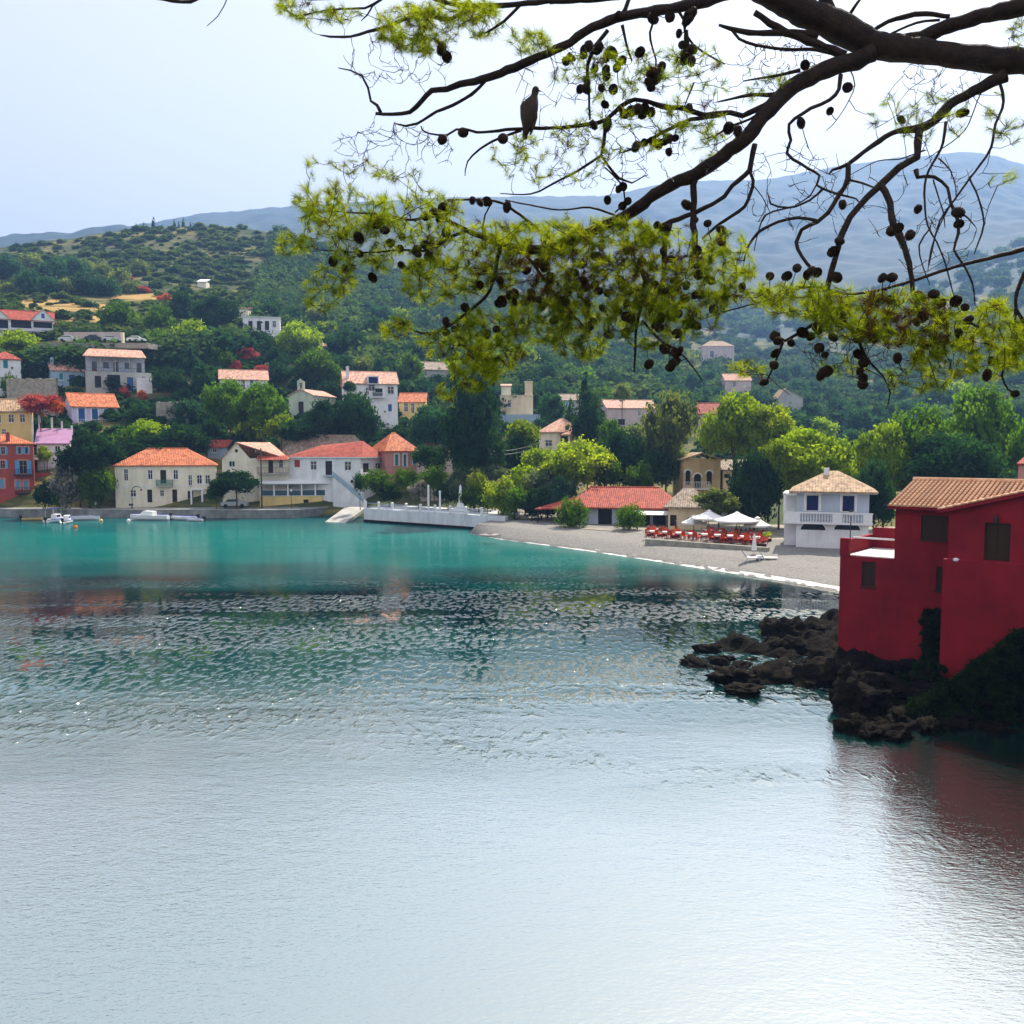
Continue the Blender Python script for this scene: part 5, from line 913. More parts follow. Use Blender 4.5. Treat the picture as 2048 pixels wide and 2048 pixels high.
T_('round', 1003, 955, 1028, 70, 'leaf_yellow', 'golden-green tree overhanging the white sea wall', d=119)
T_('round', 1095, 935, 1004, 90, 'leaf_grey', 'grey-blue shady tree next to the red roof of the taverna', d=121)
T_('trim', 1145, 995, 1062, 68, 'leaf_mid', 'round clipped bush by the beach in front of the taverna left part', d=107.5, name='round_bush', cat='bush')
T_('trim', 1259, 1007, 1064, 62, 'leaf_mid', 'second round bush on the beach edge under the taverna awning', d=103.5, name='round_bush', cat='bush')
for px, top, bot, wd, leaf, lab, dd in ((778, 966, 1002, 56, 'leaf_dark', 'dark hedge bush under the first clipped tree', 137), (896, 962, 1006, 52, 'leaf_dark', 'dark shrub between the tall white post and the memorial', 129), (940, 972, 1014, 46, 'leaf_mid', 'green shrub just past the memorial', 124), (1030, 975, 1032, 62, 'leaf_mid', 'green shrub under the lime-green tree', 118),
  (1078, 975, 1038, 66, 'leaf_dark', 'dark shrub at the near end of the taverna roof', 117), (975, 985, 1018, 44, 'leaf_dark', 'dark shrub behind the overhanging golden-green tree', 122), (90, 962, 1014, 42, 'leaf_dark', 'dark shrub beside the reddish annex door', 139.3), (118, 955, 1014, 40, 'leaf_mid', 'green shrub between the annex and the pale oleander', 140),
  (860, 890, 945, 70, 'leaf_dark', 'dark tree in front of the dusty rose house', 139), (1120, 950, 1030, 60, 'leaf_blue', 'bluish shrub behind the round clipped bush', 116), (1210, 905, 975, 70, 'leaf_mid', 'leafy tree directly over the red taverna roof', 122), (1280, 925, 985, 60, 'leaf_mid', 'green tree touching the ridge of the red taverna roof', 121),
  (1350, 900, 960, 60, 'leaf_olive', 'olive-toned tree beside the arched ochre house', 126), (1080, 895, 955, 70, 'leaf_bright', 'bright tree between the great conifer and the wide yellow-green tree', 131)):
    T_('round', px, top, bot, wd, leaf, lab, d=dd, name='shrub' if 'shrub' in lab or 'bush' in lab else 'tree', cat='shrub' if 'shrub' in lab or 'bush' in lab else 'tree')
# hillside trees and flowering shrubs
HS = [('round', 240, 603, 666, 84, 'leaf_mid', 'rounded green tree between the straw field and the parked cars'), ('round', 320, 612, 672, 60, 'leaf_mid', 'upright green tree uphill of the parked white car'), ('round', 362, 588, 648, 68, 'leaf_dark', 'dark tree uphill of the group beside the hillside villa'),
 ('round', 368, 572, 602, 38, 'leaf_dark', 'small dark tree on the edge of the terraced slope'), ('big', 432, 594, 664, 86, 'leaf_dark', 'large dark tree next to the small cream hillside block'), ('round', 382, 640, 712, 78, 'leaf_bright', 'bright green tree downhill of the dark group'), ('round', 322, 662, 722, 70, 'leaf_mid', 'green tree beside the parked white car'),
 ('round', 462, 665, 716, 56, 'leaf_olive', 'olive-green tree above the red bougainvillea'), ('big', 597, 648, 716, 88, 'leaf_bright', 'vivid green tree downhill of the hillside villa'), ('round', 516, 660, 712, 62, 'leaf_dark', 'dark tree just below the hillside villa'), ('big', 637, 702, 770, 94, 'leaf_mid', 'wide green tree uphill of the chapel bell'),
 ('big', 700, 662, 722, 90, 'leaf_dark', 'broad dark tree uphill of the white villa'), ('round', 495, 640, 672, 40, 'leaf_dark', 'dark tree at the left corner of the hillside villa'), ('round', 226, 754, 788, 40, 'leaf_dark', 'dark tree in front of the verandah house'), ('round', 22, 750, 800, 40, 'leaf_mid', 'green shrub at the left end of the long stone retaining wall'),
 ('round', 25, 732, 755, 34, 'leaf_dark', 'small dark bush below the teal window of the white cottage'), ('round', 410, 730, 790, 60, 'leaf_dark', 'dark tree left of the bougainvillea house'), ('round', 340, 735, 790, 70, 'leaf_dark', 'dark tree uphill of the dark garden wall'), ('round', 285, 815, 850, 60, 'leaf_dark', 'dark tree between the lavender house and the garden terraces'),
 ('round', 370, 800, 850, 70, 'leaf_blue', 'bluish tree on the shaded garden slope'), ('round', 420, 840, 890, 50, 'leaf_dark', 'dark tree over the little red-roofed shed'), ('round', 250, 690, 716, 40, 'leaf_dark', 'low dark tree under the parked cars'), ('round', 560, 722, 768, 56, 'leaf_dark', 'dark tree right of the bougainvillea house'),
 ('round', 880, 750, 800, 60, 'leaf_dark', 'dark tree below the weathered brown cottage'), ('round', 770, 690, 735, 60, 'leaf_dark', 'dark tree uphill of the white villa roof'), ('round', 300, 700, 740, 50, 'leaf_dark', 'dark tree right of the verandah house roof')]
for k, px, t, b, wd, lf, lab in HS: T_(k, px, t, b, wd, lf, lab, base=b - 4)
OL = [(18, 512, 560, 56), (55, 540, 590, 50), (102, 518, 562, 58), (145, 512, 556, 66), (98, 552, 592, 50), (135, 558, 592, 40), (178, 545, 594, 62), (212, 560, 596, 60), (204, 528, 556, 34), (238, 538, 574, 44), (262, 562, 590, 36), (20, 566, 594, 44), (282, 520, 552, 40), (170, 520, 548, 36), (64, 506, 536, 40)]
LBO = ['at the far left of the dark hillside grove', 'low in the left part of the grove above the straw field', 'upper tree of the grove above the twin-gabled villa', 'widest crown on the top line of the grove', 'lower middle tree of the grove above the straw field', 'small crown low in the middle of the grove', 'large crown at the right of the straw field edge', 'last large crown at the right end of the grove', 'small crown above the right end of the grove', 'crown uphill of the right end of the grove', 'low crown beyond the right end of the grove', 'low crown at the left edge just above the straw field', 'lone crown uphill right of the grove', 'small crown behind the widest crown of the grove', 'small crown high in the left part of the grove']
for (px, t, b, wd), lb in zip(OL, LBO): T_('olive', px, t, b, wd, 'leaf_blue' if wd > 45 else 'leaf_olive', 'dark olive tree, ' + lb, base=b - 3, name='olive_tree', group='olive trees in the hillside grove')
for px, t, b, wd, lf, lab in ((493, 696, 728, 44, 'leaf_redflower', 'large dome of red bougainvillea above the white shuttered house'), (472, 722, 746, 26, 'leaf_redflower', 'small red bougainvillea clump touching the salmon roof'), (520, 730, 758, 36, 'leaf_redflower', 'red bougainvillea over the right end of the salmon roof'), (80, 788, 826, 68, 'leaf_redflower', 'red bougainvillea spilling over above the yellow house'),
   (112, 800, 826, 28, 'leaf_orangeflower', 'orange bougainvillea beside the lavender house gable'), (282, 735, 752, 30, 'leaf_redflower', 'magenta bougainvillea at the verandah house porch'), (248, 774, 798, 20, 'leaf_redflower', 'pink flowering shrub below the verandah house'), (286, 780, 802, 18, 'leaf_orangeflower', 'orange flowering shrub below the verandah house porch'), (288, 572, 588, 24, 'leaf_redflower', 'crimson shrub on the terraced slope near the grove'),
   (684, 606, 624, 22, 'leaf_redflower', 'crimson shrub on the shaded wooded slope'), (258, 552, 564, 20, 'leaf_redflower', 'small red shrub uphill of the grove end'), (330, 588, 606, 30, 'leaf_orangeflower', 'rusty orange shrub above the upright green tree'), (575, 608, 620, 18, 'leaf_redflower', 'faint red shrub on the slope above the hillside villa')):
    T_('round', px, t, b, wd * 1.12, lf, lab, base=b - 2, name='bougainvillea', cat='flowering shrub', group='flowering shrubs on the village slope', d=(159 if px in (80, 112) else None))
cyp = [(252, 456, 472, 8), (272, 448, 472, 9), (288, 446, 470, 12), (307, 436, 470, 13), (325, 450, 470, 9), (349, 440, 470, 10), (358, 444, 468, 8), (367, 438, 468, 12), (381, 444, 462, 6)]
cl = ['first short cypress at the start of the hilltop row', 'second cypress of the hilltop row', 'dense cypress of the hilltop row before the tallest one', 'tallest cypress on the hilltop skyline', 'short cypress just past the tallest one', 'cypress at the start of the second hilltop cluster', 'thin cypress in the middle of the second hilltop cluster', 'bushy cypress in the second hilltop cluster', 'thinnest cypress, last of the hilltop row']
for (px, t, b, wd), lb in zip(cyp, cl): T_('slim', px, t, b, wd, 'leaf_dark', lb, d=488, name='cypress_tree', group='cypresses on the hilltop')
# --- remaining trees on the slopes, placed where the photograph is wooded and no house stands
ADJ = {'leaf_dark': 'dark green', 'leaf_mid': 'mid green', 'leaf_blue': 'bluish dark', 'leaf_bright': 'bright green', 'leaf_olive': 'olive green'}
nf = 0; cnt = {}; ORD = ['', 'second ', 'third ', 'fourth ', 'fifth ', 'sixth ', 'seventh ', 'eighth ', 'ninth ', 'tenth ', 'eleventh ', 'twelfth ']
occ = [(t[1], t[2], t[3]) for t in TREES]
for i in range(5200):
    if nf >= 172: break
    px = rng.uniform(60, 2046); lo = np.interp(px, [60, 300, 330, 560, 800, 1000, 1300, 1700, 2048], [700, 690, 690, 640, 610, 650, 700, 730, 740]); hi = np.interp(px, [60, 240, 420, 700, 900, 1100, 1300, 2048], [900, 905, 905, 880, 880, 905, 915, 925])
    py = rng.uniform(lo, hi); d = hit(px, py)
    if not d or d < 148 or d > 420: continue
    wd = rng.uniform(8.0, 13.5) / d * F * .75; ht = wd * rng.uniform(.75, 1.0); top = py - ht
    if any(b[4] > d - 9 and b[0] < px + wd / 2 and b[2] > px - wd / 2 and b[1] < py and b[3] - 8 > top - 4 for b in HBOX): continue
    if any(abs(o[0] - px) < (o[2] + wd) * .30 and abs(o[1] - (py - ht / 2)) < (o[2] + wd) * .24 for o in occ): continue
    lf = rng.choices(['leaf_dark', 'leaf_mid', 'leaf_blue', 'leaf_bright', 'leaf_olive'], [5, 3, 4, 1, 1.2] if px < 1100 else [3, 2.5, 6, .6, 1.8])[0]
    occ.append((px, py - ht / 2, wd)); lm = min(LAND, key=lambda l: (l[0] - px) ** 2 + (1.6 * (l[1] - py)) ** 2); dx, dy = px - lm[0], py - lm[1]
    rel = ('uphill of ' if dy < -22 and abs(dy) > abs(dx) * .35 else 'below ' if dy > 30 and abs(dy) > abs(dx) * .6 else 'on the slope beside ')
    far = 'far ' if math.hypot(dx, dy) > 110 and rel != 'on the slope beside ' else ''
    sz = 'small' if wd < 50 else ('large' if wd > 84 else 'middling'); base_l = f'{sz} {ADJ[lf]} tree {far}{rel}{lm[2]}'; n_ = cnt.get(base_l, 0)
    if n_ > 11: continue
    cnt[base_l] = n_ + 1
    nth = ORD[min(n_, 11)]; lab = base_l if n_ == 0 else nth + base_l
    T_('round' if rng.random() < .75 else 'olive', px, top, py, wd, lf, lab, d=d + 1, name='tree', group='trees on the village slopes'); nf += 1
# --- far woods and scrub, one mass each
def mass(name, label, tmpl, pts, m, kind='stuff'):
    Vt, Tt = tmpl; nv = len(Vt); n = len(pts); out = np.empty((n, nv, 3), np.float32)
    for k, (x, y, z, sx, sz) in enumerate(pts):
        a = nr.uniform(0, 6.28); c, s = math.cos(a), math.sin(a); out[k, :, 0] = x + (Vt[:, 0] * c - Vt[:, 1] * s) * sx; out[k, :, 1] = y + (Vt[:, 0] * s + Vt[:, 1] * c) * sx; out[k, :, 2] = z + Vt[:, 2] * sz
    T = (Tt[None] + (np.arange(n) * nv)[:, None, None]).reshape(-1, Tt.shape[1]); o = link(name, npmesh(name, out, T, m, Tt.shape[1])); return tag(o, label, kind=kind)
tw = leaf_cloud(lobes_round(5, 4), 210, .17, 99); tb = leaf_cloud(lobes_round(8, 2), 60, .26, 98)
pts = []
for i in range(9000):
    px = rng.uniform(-30, 2100); py = rng.uniform(np.interp(px, [0, 480, 560, 700, 1000, 1500, 1700, 1850, 2048], [760, 700, 470, 520, 540, 600, 560, 530, 485]), np.interp(px, [0, 480, 560, 900, 1500, 2048], [770, 720, 650, 860, 880, 880])); d = hit(px, py)
    if not d or d < 150 or d > 1050 or (d > 650 and rng.random() < .5): continue
    dens = 1 if d > 300 else .35
    if rng.random() > dens: continue
    v = P(px, py, d); s = rng.uniform(2.6, 5.2) * (1 + (d > 700) * .8)
    if d < 330 and any(b[4] > d - 3 and b[0] < px + 20 and b[2] > px - 20 and b[1] < py and b[3] - 6 > py - 30 for b in HBOX): continue
    pts.append((v.x, v.y, v.z + s * .35, s, s * rng.uniform(.7, .95)))
    if len(pts) > 3000: break
mass('woodland', 'dense bluish woods covering the slopes behind the village', tw, pts, 'woodland')
pts = []
for i in range(9000):
    px = rng.uniform(-60, 780); py = rng.uniform(np.interp(px, [0, 110, 300, 450, 600, 780], [500, 486, 458, 452, 470, 560]), 700); d = hit(px, py)
    if not d or d < 205 or d > 640: continue
    v = P(px, py, d); row = v.z % 3.4
    if d > 290 and row > 1.5: continue
    if 30 < px < 300 and 590 < py < 660 and rng.random() < .93: continue
    if any(b[4] > d - 6 and b[0] < px + 14 and b[2] > px - 14 and b[1] < py and b[3] - 4 > py - 16 for b in HBOX): continue
    s = .5 + 1.9 * rng.random() ** 2.2
    if d > 290 and float(wob(v.x, v.y, 70, 4)) > .25 and rng.random() < .75: continue
    pts.append((v.x, v.y, v.z + s * .3, s * 1.4, s * .8))
    if len(pts) > 4200: break
mass('scrub', 'rows of low green scrub on the terraced hillside', tb, pts, 'scrub')
pts = []
for i in range(4000):
    px = rng.uniform(40, 2048); py = rng.uniform(700, 990); d = hit(px, py)
    if not d or d < 143 or d > 260 or py > np.interp(px, [0, 250, 430, 1000, 2048], [930, 925, 925, 950, 990]): continue
    if any(b[4] > d - 3 and b[0] < px + 8 and b[2] > px - 8 and b[1] < py and b[3] - 2 > py - 12 for b in HBOX): continue
    v = P(px, py, d); s = rng.uniform(.7, 1.9); pts.append((v.x, v.y, v.z + s * .3, s * 1.3, s * .9))
    if len(pts) > 1500: break
mass('undergrowth', 'dark green undergrowth between the village houses', tb, pts, 'leaf_dark')
leafmat('ivy_leaf', (0.004, 0.014, 0.008), (0.022, 0.040, 0.014), trans=0.25, rnd=0.0, scale=1.5)
# ivy and bushes on the bank in front of the crimson house
pts = []
for i in range(2600):
    px = rng.uniform(1820, 2130); top = np.interp(px, [1820, 1880, 1930, 1990, 2048, 2130], [1425, 1385, 1352, 1312, 1262, 1210]); py = rng.uniform(top, 1462 if px > 1900 else 1440)
    if px < 1880 and rng.random() < .6: continue
    d = np.interp(py, [1190, 1460], [37.6, 34.9]); v = P(px, py, d); s = rng.uniform(.22, .6); pts.append((v.x, v.y, v.z, s, s))
    if len(pts) > 620: break
for px, py, d in [(rng.uniform(1846, 1893), rng.uniform(1222, 1345), 41.5 - rng.random() * .8) for _ in range(110)] + [(rng.uniform(1790, 1900), rng.uniform(1330, 1420), 38.5 - rng.random()) for _ in range(60)]: v = P(px, py, d); s = rng.uniform(.15, .35); pts.append((v.x, v.y, v.z, s, s))
hd_ = mass('ivy', 'dark ivy and bushes climbing against the crimson house', leaf_cloud(lobes_round(8, 3), 190, .10, 97), pts, 'ivy_leaf')
# bank that carries the ivy
V = []; T = []; cols_ = np.linspace(1800, 2300, 40); rows_ = np.linspace(0, 1, 16)
for cx in cols_:
    top = np.interp(cx, [1800, 1880, 1930, 1990, 2048, 2300], [1440, 1398, 1366, 1330, 1284, 1180])
    for t in rows_:
        py = top + (1475 - top) * t; d = 38.2 - 3.0 * t; v = P(cx, py, d); V.append((v.x, v.y + .3 * math.sin(cx * .3 + t * 9), v.z))
for i in range(39):
    for j in range(15): q = i * 16 + j; T.append((q, q + 1, q + 17, q + 16))
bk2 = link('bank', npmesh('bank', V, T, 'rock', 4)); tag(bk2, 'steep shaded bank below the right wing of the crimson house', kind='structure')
# ------------------------------------------------------------------ boats, cars, lamps, parasols, tables
def hull_secs(L, Bm, h, n=9, stern=.75):
    out = []
    for k in range(n):
        t = k / (n - 1); x = -L / 2 + L * t; w_ = Bm / 2 * (stern + (1 - stern) * math.sin(min(1, t / .45) * math.pi / 2)) if t < .5 else Bm / 2 * math.cos(((t - .5) / .5) ** 1.6 * math.pi / 2 * .97)
        sh = h * (1 + .35 * max(0, t - .4) ** 1.5); kz = -h * .35 * (1 - max(0, t - .7) / .3 * .8)
        out.append([(x, -w_, sh), (x, -w_ * .92, sh * .35), (x, -w_ * .45, kz * .8), (x, 0, kz), (x, w_ * .45, kz * .8), (x, w_ * .92, sh * .35), (x, w_, sh), (x, w_ * .82, sh - .02), (x, w_ * .74, sh * .35), (x, 0, sh * .28), (x, -w_ * .74, sh * .35), (x, -w_ * .82, sh - .02)])
    return out
def boat(px, py, L, rz, label, mh='white_paint', cabin=0, motor=True, canopy=False):
    q = G(px, py); root = thing('boat', label, 'boat', (q.x, q.y, .02), R(rz), group='small boats moored at the quay'); Bm, h = L * .36, L * .115
    MB().loft(hull_secs(L, Bm, h)).obj('hull', mh, root, smooth=False); MB().loft([[(p[0], p[1] * 1.02, p[2] + .0) for p in (s[0], s[11], (s[0][0], s[11][1], s[0][2] + .05), (s[0][0], s[0][1], s[0][2] + .05))] for s in hull_secs(L, Bm, h)]).obj('gunwale', 'dark_wood' if mh != 'white_paint' else 'blue_cloth', root)
    for x in (-L * .22, L * .05): MB().box(x - .14, x + .14, -Bm * .4, Bm * .4, h * .7, h * .78).obj('seat', 'dark_wood', root)
    if motor: m = MB().box(-L / 2 - .38, -L / 2 - .02, -.15, .15, h * .9, h * .9 + .42); m.box(-L / 2 - .25, -L / 2 - .12, -.06, .06, -.3, h * .9); m.obj('outboard_motor', 'rubber', root)
    if cabin: c = MB().loft([[(x, -Bm * .3 * w, h * .8), (x, Bm * .3 * w, h * .8), (x, Bm * .26 * w, h * .8 + z), (x, -Bm * .26 * w, h * .8 + z)] for x, w, z in ((-L * .12, 1, .75), (L * .12, 1, .8), (L * .2, .9, .35), (L * .38, .4, .15))]); co = c.obj('cabin', 'white_paint', root); MB().box(-L * .08, L * .1, -Bm * .285, -Bm * .28, h * .8 + .35, h * .8 + .65).obj('window', 'dark_glass', co); MB().face([(L * .125, -Bm * .22, h * .8 + .72), (L * .125, Bm * .22, h * .8 + .72), (L * .2, Bm * .2, h * .8 + .4), (L * .2, -Bm * .2, h * .8 + .4)]).obj('windscreen', 'dark_glass', co)
    if canopy:
        MB().slab([(-L * .35, -Bm * .45, h + 1.55), (L * .1, -Bm * .45, h + 1.65), (L * .1, Bm * .45, h + 1.65), (-L * .35, Bm * .45, h + 1.55)], .05).obj('canopy', 'navy', root)
        for x in (-L * .33, L * .08):
            for y in (-Bm * .42, Bm * .42): MB().bar((x, y, h), (x, y, h + 1.58), .02, 5).obj('pole', 'white_paint', root)
    return root
boat(66, 1040, 3.0, 15, 'small pale yellow dinghy moored at the left end of the quay', 'yellow_plaster')
boat(112, 1044, 4.2, 80, 'white motor boat with blue canopy and bow towards the quay', cabin=1, canopy=True)
boat(134, 1046, 3.6, 100, 'white motor boat next to the one with the blue canopy', cabin=1)
boat(168, 1040, 4.6, 8, 'long low white skiff lying along the quay', motor=True)
boat(300, 1040, 6.4, 172, 'largest white boat with a small cabin below the cream quayside house', cabin=1)
boat(366, 1040, 4.6, 170, 'white open boat with dark outboard behind the largest boat')
boat(390, 1042, 3.0, 160, 'little white tender at the right end of the moored boats')
for px, py, m, lab in ((202, 1043, 'yellow_plaster', 'yellow mooring buoy off the quay'), (151, 1056, 'orange', 'orange-red mooring buoy nearest the motor boats'), (257, 1043, 'white_paint', 'white mooring buoy beside the largest boat'), (368, 1037, 'orange', 'red buoy hanging by the open boat')):
    q = G(px, py); b = thing('buoy', lab, 'buoy', (q.x, q.y, 0), group='mooring buoys'); MB().lathe([(.05, -.2), (.26, -.08), (.3, .1), (.22, .3), (.08, .4)], 10).obj('float', m, b, smooth=True); MB().tube([(0, 0, .4), (.05, 0, .5), (0, 0, .56), (-.05, 0, .5), (0, 0, .4)], [.02] * 5, 5).obj('ring', 'dark_metal', b)
def car(px, py, d, rz, m, label):
    p = P(px, py, d); root = thing('parked_car', label, 'car', (p.x, p.y, p.z), R(rz), group='cars parked uphill of the verandah house')
    prof = [(-2.05, .35), (-2.08, .75), (-1.9, .95), (-1.45, 1.0), (-.95, 1.42), (.35, 1.45), (.95, 1.02), (1.75, .9), (2.05, .7), (2.08, .35)]; secs = [[(x, y * (1 if z < 1.05 else .86), z) for x, z in prof] for y in (-.84, -.8, .8, .84)]
    MB().loft([[(x, y, z) for x, z in prof] for y in (-.82, .82)]).obj('body', m, root); MB().loft([[(-1.32, y, 1.03), (-.92, y * .98, 1.36), (.32, y * .98, 1.38), (.82, y, 1.04)] for y in (-.83, .83)]).obj('window', 'dark_glass', root)
    wmsh = MB().lathe([(.31, -.1), (.33, -.06), (.33, .06), (.31, .1), (.12, .11)], 12).mesh('wheel', 'rubber')
    for x in (-1.3, 1.3):
        for y in (-.8, .8): w_ = link('wheel', wmsh, root, (x, y, .33)); w_.rotation_euler = (R(90 if y < 0 else -90), 0, 0)
    for y in (-.6, .6): MB().box(2.05, 2.1, y - .14, y + .14, .62, .76).obj('headlight', 'white_paint', root)
ld = float(200)
for px, py, m, rz, lab in ((138, 684, 'car_silver', 12, 'silver car parked first in the row beside the villa'), (188, 683, 'car_dark', 30, 'dark blue car parked between two silver cars'), (222, 684, 'car_silver', 28, 'silver car parked beside the pale gate post'), (274, 685, 'car_white', 8, 'white car parked alone past the gate post')): car(px, py, 203, rz, m, lab)
mb = MB(); a_, b_ = P(90, 686, 200), P(300, 687, 200); mb.slab([(a_.x, a_.y - 1, a_.z - .02), (b_.x, b_.y - 1, b_.z - .02), (b_.x + 2, b_.y + 9, b_.z + .1), (a_.x - 2, a_.y + 9, a_.z + .1)], 1.2); tag(mb.obj('road', 'stone_wall'), 'narrow uphill road terrace where the cars are parked', kind='structure')
p = P(246, 684, 200); tag(MB().box(-.25, .25, -.25, .25, -.5, 2.1).obj('gate_post', 'pale_cream', None, loc=p), 'pale square gate post between the parked silver and white cars', 'post')
# street lamps
def lamp(px, py, d, h, label, style=0):
    p = P(px, py, d); root = thing('street_lamp', label, 'lamp', tuple(p)); MB().tube([(0, 0, 0), (0, 0, .5), (0, 0, .52), (0, 0, h * .86)], [.1, .09, .05, .04], 8).obj('pole', 'dark_metal', root)
    if style == 0: MB().lathe([(.06, h * .86), (.17, h * .88), (.2, h * .96), (.05, h)], 8).obj('lantern', 'canvas_white', root); MB().lathe([(.22, h * .962), (.02, h * 1.03)], 8).obj('lantern_cap', 'dark_metal', root)
    else:
        MB().tube([(0, 0, h * .86), (.15, 0, h * .96), (.6, 0, h * 1.03), (1.2, 0, h * 1.02), (1.5, 0, h * .93)], [.06, .06, .06, .05, .05], 8).obj('curved_arm', 'dark_metal', root); MB().lathe([(.08, h * .93), (.22, h * .88), (.2, h * .86)], 8, (1.5, 0)).obj('lamp_head', 'dark_metal', root); MB().box(-.5, .15, -.1, .1, h * .28, h * .36).obj('sign_box', 'dark_metal', root); MB().lathe([(.22, 0), (.25, .9), (.12, 1.0)], 8).obj('base', 'dark_metal', root)
    return root
lamp(583, 1027, 139.5, 4.0, 'black lamp post standing on the quay before the pergola cafe'); lamp(265, 1026, 139.5, 4.1, 'black post with a curved arm on the quay by the largest boat', 1); lamp(1700, 1094, 82, 3.4, 'slim lamp post in front of the white beach house')
p = P(524, 1022, 142); t = thing('utility_pole', 'tall wooden utility pole beside the pergola cafe', 'pole', (p.x, p.y, 1.3)); MB().tube([(0, 0, 0), (0, 0, 9.6)], [.14, .1], 8).obj('mast', 'trunk_bark', t); MB().box(-.9, .9, -.05, .05, 8.9, 9.02).obj('crossarm', 'trunk_bark', t)
for x in (-.8, 0, .8): MB().lathe([(.03, 9.02), (.06, 9.08), (.05, 9.2)], 6, (x, 0)).obj('insulator', 'white_paint', t)
def wire(a, b, sag, label, r=.025):
    pts = [a.lerp(b, k / 20) - Vector((0, 0, sag * 4 * (k / 20) * (1 - k / 20))) for k in range(21)]; tag(MB().tube(pts, [r] * 21, 4).obj('power_line', 'dark_metal'), label, 'cable')
wire(P(1220, 738, 180), P(1400, 812, 190), 1.0, 'thin sagging power line crossing the valley above the pale pink house'); wire(P(975, 902, 130), P(1070, 888, 134), .4, 'upper of two short dark cables by the great conifer', .05); wire(P(978, 908, 130), P(1070, 896, 134), .4, 'lower of two short dark cables by the great conifer', .04)
# terrace posts, rails, memorial
a, b = pf[0], pf[3]
for k in range(9):
    t_ = k / 9.5; q = a.lerp(b, t_) + Vector((.2, .4, 0)); tag(MB().box(-.17, .17, -.17, .17, PZ, PZ + .95).lathe([(.2, PZ + .952), (.24, PZ + 1.0), (.1, PZ + 1.1)], 8).obj('terrace_post', 'white_paint', None, loc=(q.x, q.y, 0)), ['first', 'second', 'third', 'fourth', 'fifth', 'sixth', 'seventh', 'eighth', 'last'][k] + ' white post of the sea wall railing, counted from the slipway', 'post', 'white posts on the sea wall')
    if k < 8 and k != 5:
        n_ = a.lerp(b, (k + 1) / 9.5) + Vector((.2, .4, 0)); rl = MB(); dv = (n_ - q).normalized() * .2
        for z in (.35, .8): rl.tube([(q.x + dv.x, q.y + dv.y, PZ + z), (n_.x - dv.x, n_.y - dv.y, PZ + z)], [.035, .035], 6)
        rl.obj('rail', 'blue_plaster', platform)
for px, d, h in ((857, 127.5, 3.4), (880, 127, 2.6)):
    p = P(px, 1015, d); t = thing('white_column', 'tall white post with round cap behind the oleander' if px == 857 else 'shorter cream post next to the tall white one', 'post', (p.x, p.y, PZ)); MB().box(-.13, .13, -.13, .13, 0, h).obj('shaft', 'white_paint', t); MB().lathe([(.2, h), (.2, h + .12), (.05, h + .3)], 8).obj('cap', 'white_paint', t)
p = P(921, 1022, 123.5); t = thing('memorial', 'white stepped memorial with slim obelisk on the sea wall terrace', 'monument', (p.x, p.y, PZ)); MB().box(-1.3, 1.3, -1.1, 1.1, 0, .35).obj('lower_step', 'white_paint', t); MB().box(-.9, .9, -.75, .75, .352, .75).obj('upper_step', 'white_paint', t); MB().loft([[(x * s, y * s, z) for x, y in ((-1, -1), (1, -1), (1, 1), (-1, 1))] for z, s in ((.752, .5), (1.3, .42), (1.35, .26), (3.6, .15), (3.9, .02))]).obj('obelisk', 'white_paint', t)
# parasols
def parasol(px, py_top, d, wd, label, open_=True):
    p = P(px, py_top, d); z0 = 1.45; H_ = p.z - z0; root = thing('parasol', label, 'parasol', (p.x, p.y, z0), rng.uniform(-.2, .2), group='white parasols of the taverna'); MB().bar((0, 0, 0), (0, 0, H_), .045, 8).obj('pole', 'trunk_bark', root); MB().lathe([(.35, 0), (.32, .12), (.06, .16)], 10).obj('base', 'concrete', root)
    r_ = wd / 2; mb = MB(); ap_ = (0, 0, H_); n = 8; rim = [(r_ * math.cos(a) * 1.0, r_ * math.sin(a) * 1.0, H_ - .85) for a in np.linspace(.39, .39 + 2 * math.pi, n + 1)[:-1]]; mid = [(x * .5, y * .5, H_ - .5) for x, y, z in rim]
    for k in range(n): k2 = (k + 1) % n; mb.face([ap_, mid[k], mid[k2]]); mb.face([mid[k], rim[k], rim[k2], mid[k2]]); mb.face([rim[k], (rim[k][0], rim[k][1], rim[k][2] - .16), (rim[k2][0], rim[k2][1], rim[k2][2] - .16), rim[k2]])
    c = mb.obj('canopy', 'canvas_white', root)
    MB().lathe([(.32, H_ - .1), (.05, H_ + .06)], 8).obj('vent', 'canvas_white', c)
    for k in range(n): MB().bar((0, 0, H_ - .12), (rim[k][0] * .98, rim[k][1] * .98, rim[k][2] - .03), .015, 4).obj('rib', 'trunk_bark', c)
parasol(1418, 1020, 97, 4.0, 'white parasol shading the tables nearest the taverna annex'); parasol(1474, 1024, 93, 4.8, 'widest white parasol in front of the dark green tree'); parasol(1388, 1030, 99, 2.8, 'low white parasol edge behind the first parasol'); parasol(1515, 1034, 92.5, 2.8, 'small white parasol at the beach house end of the tables')
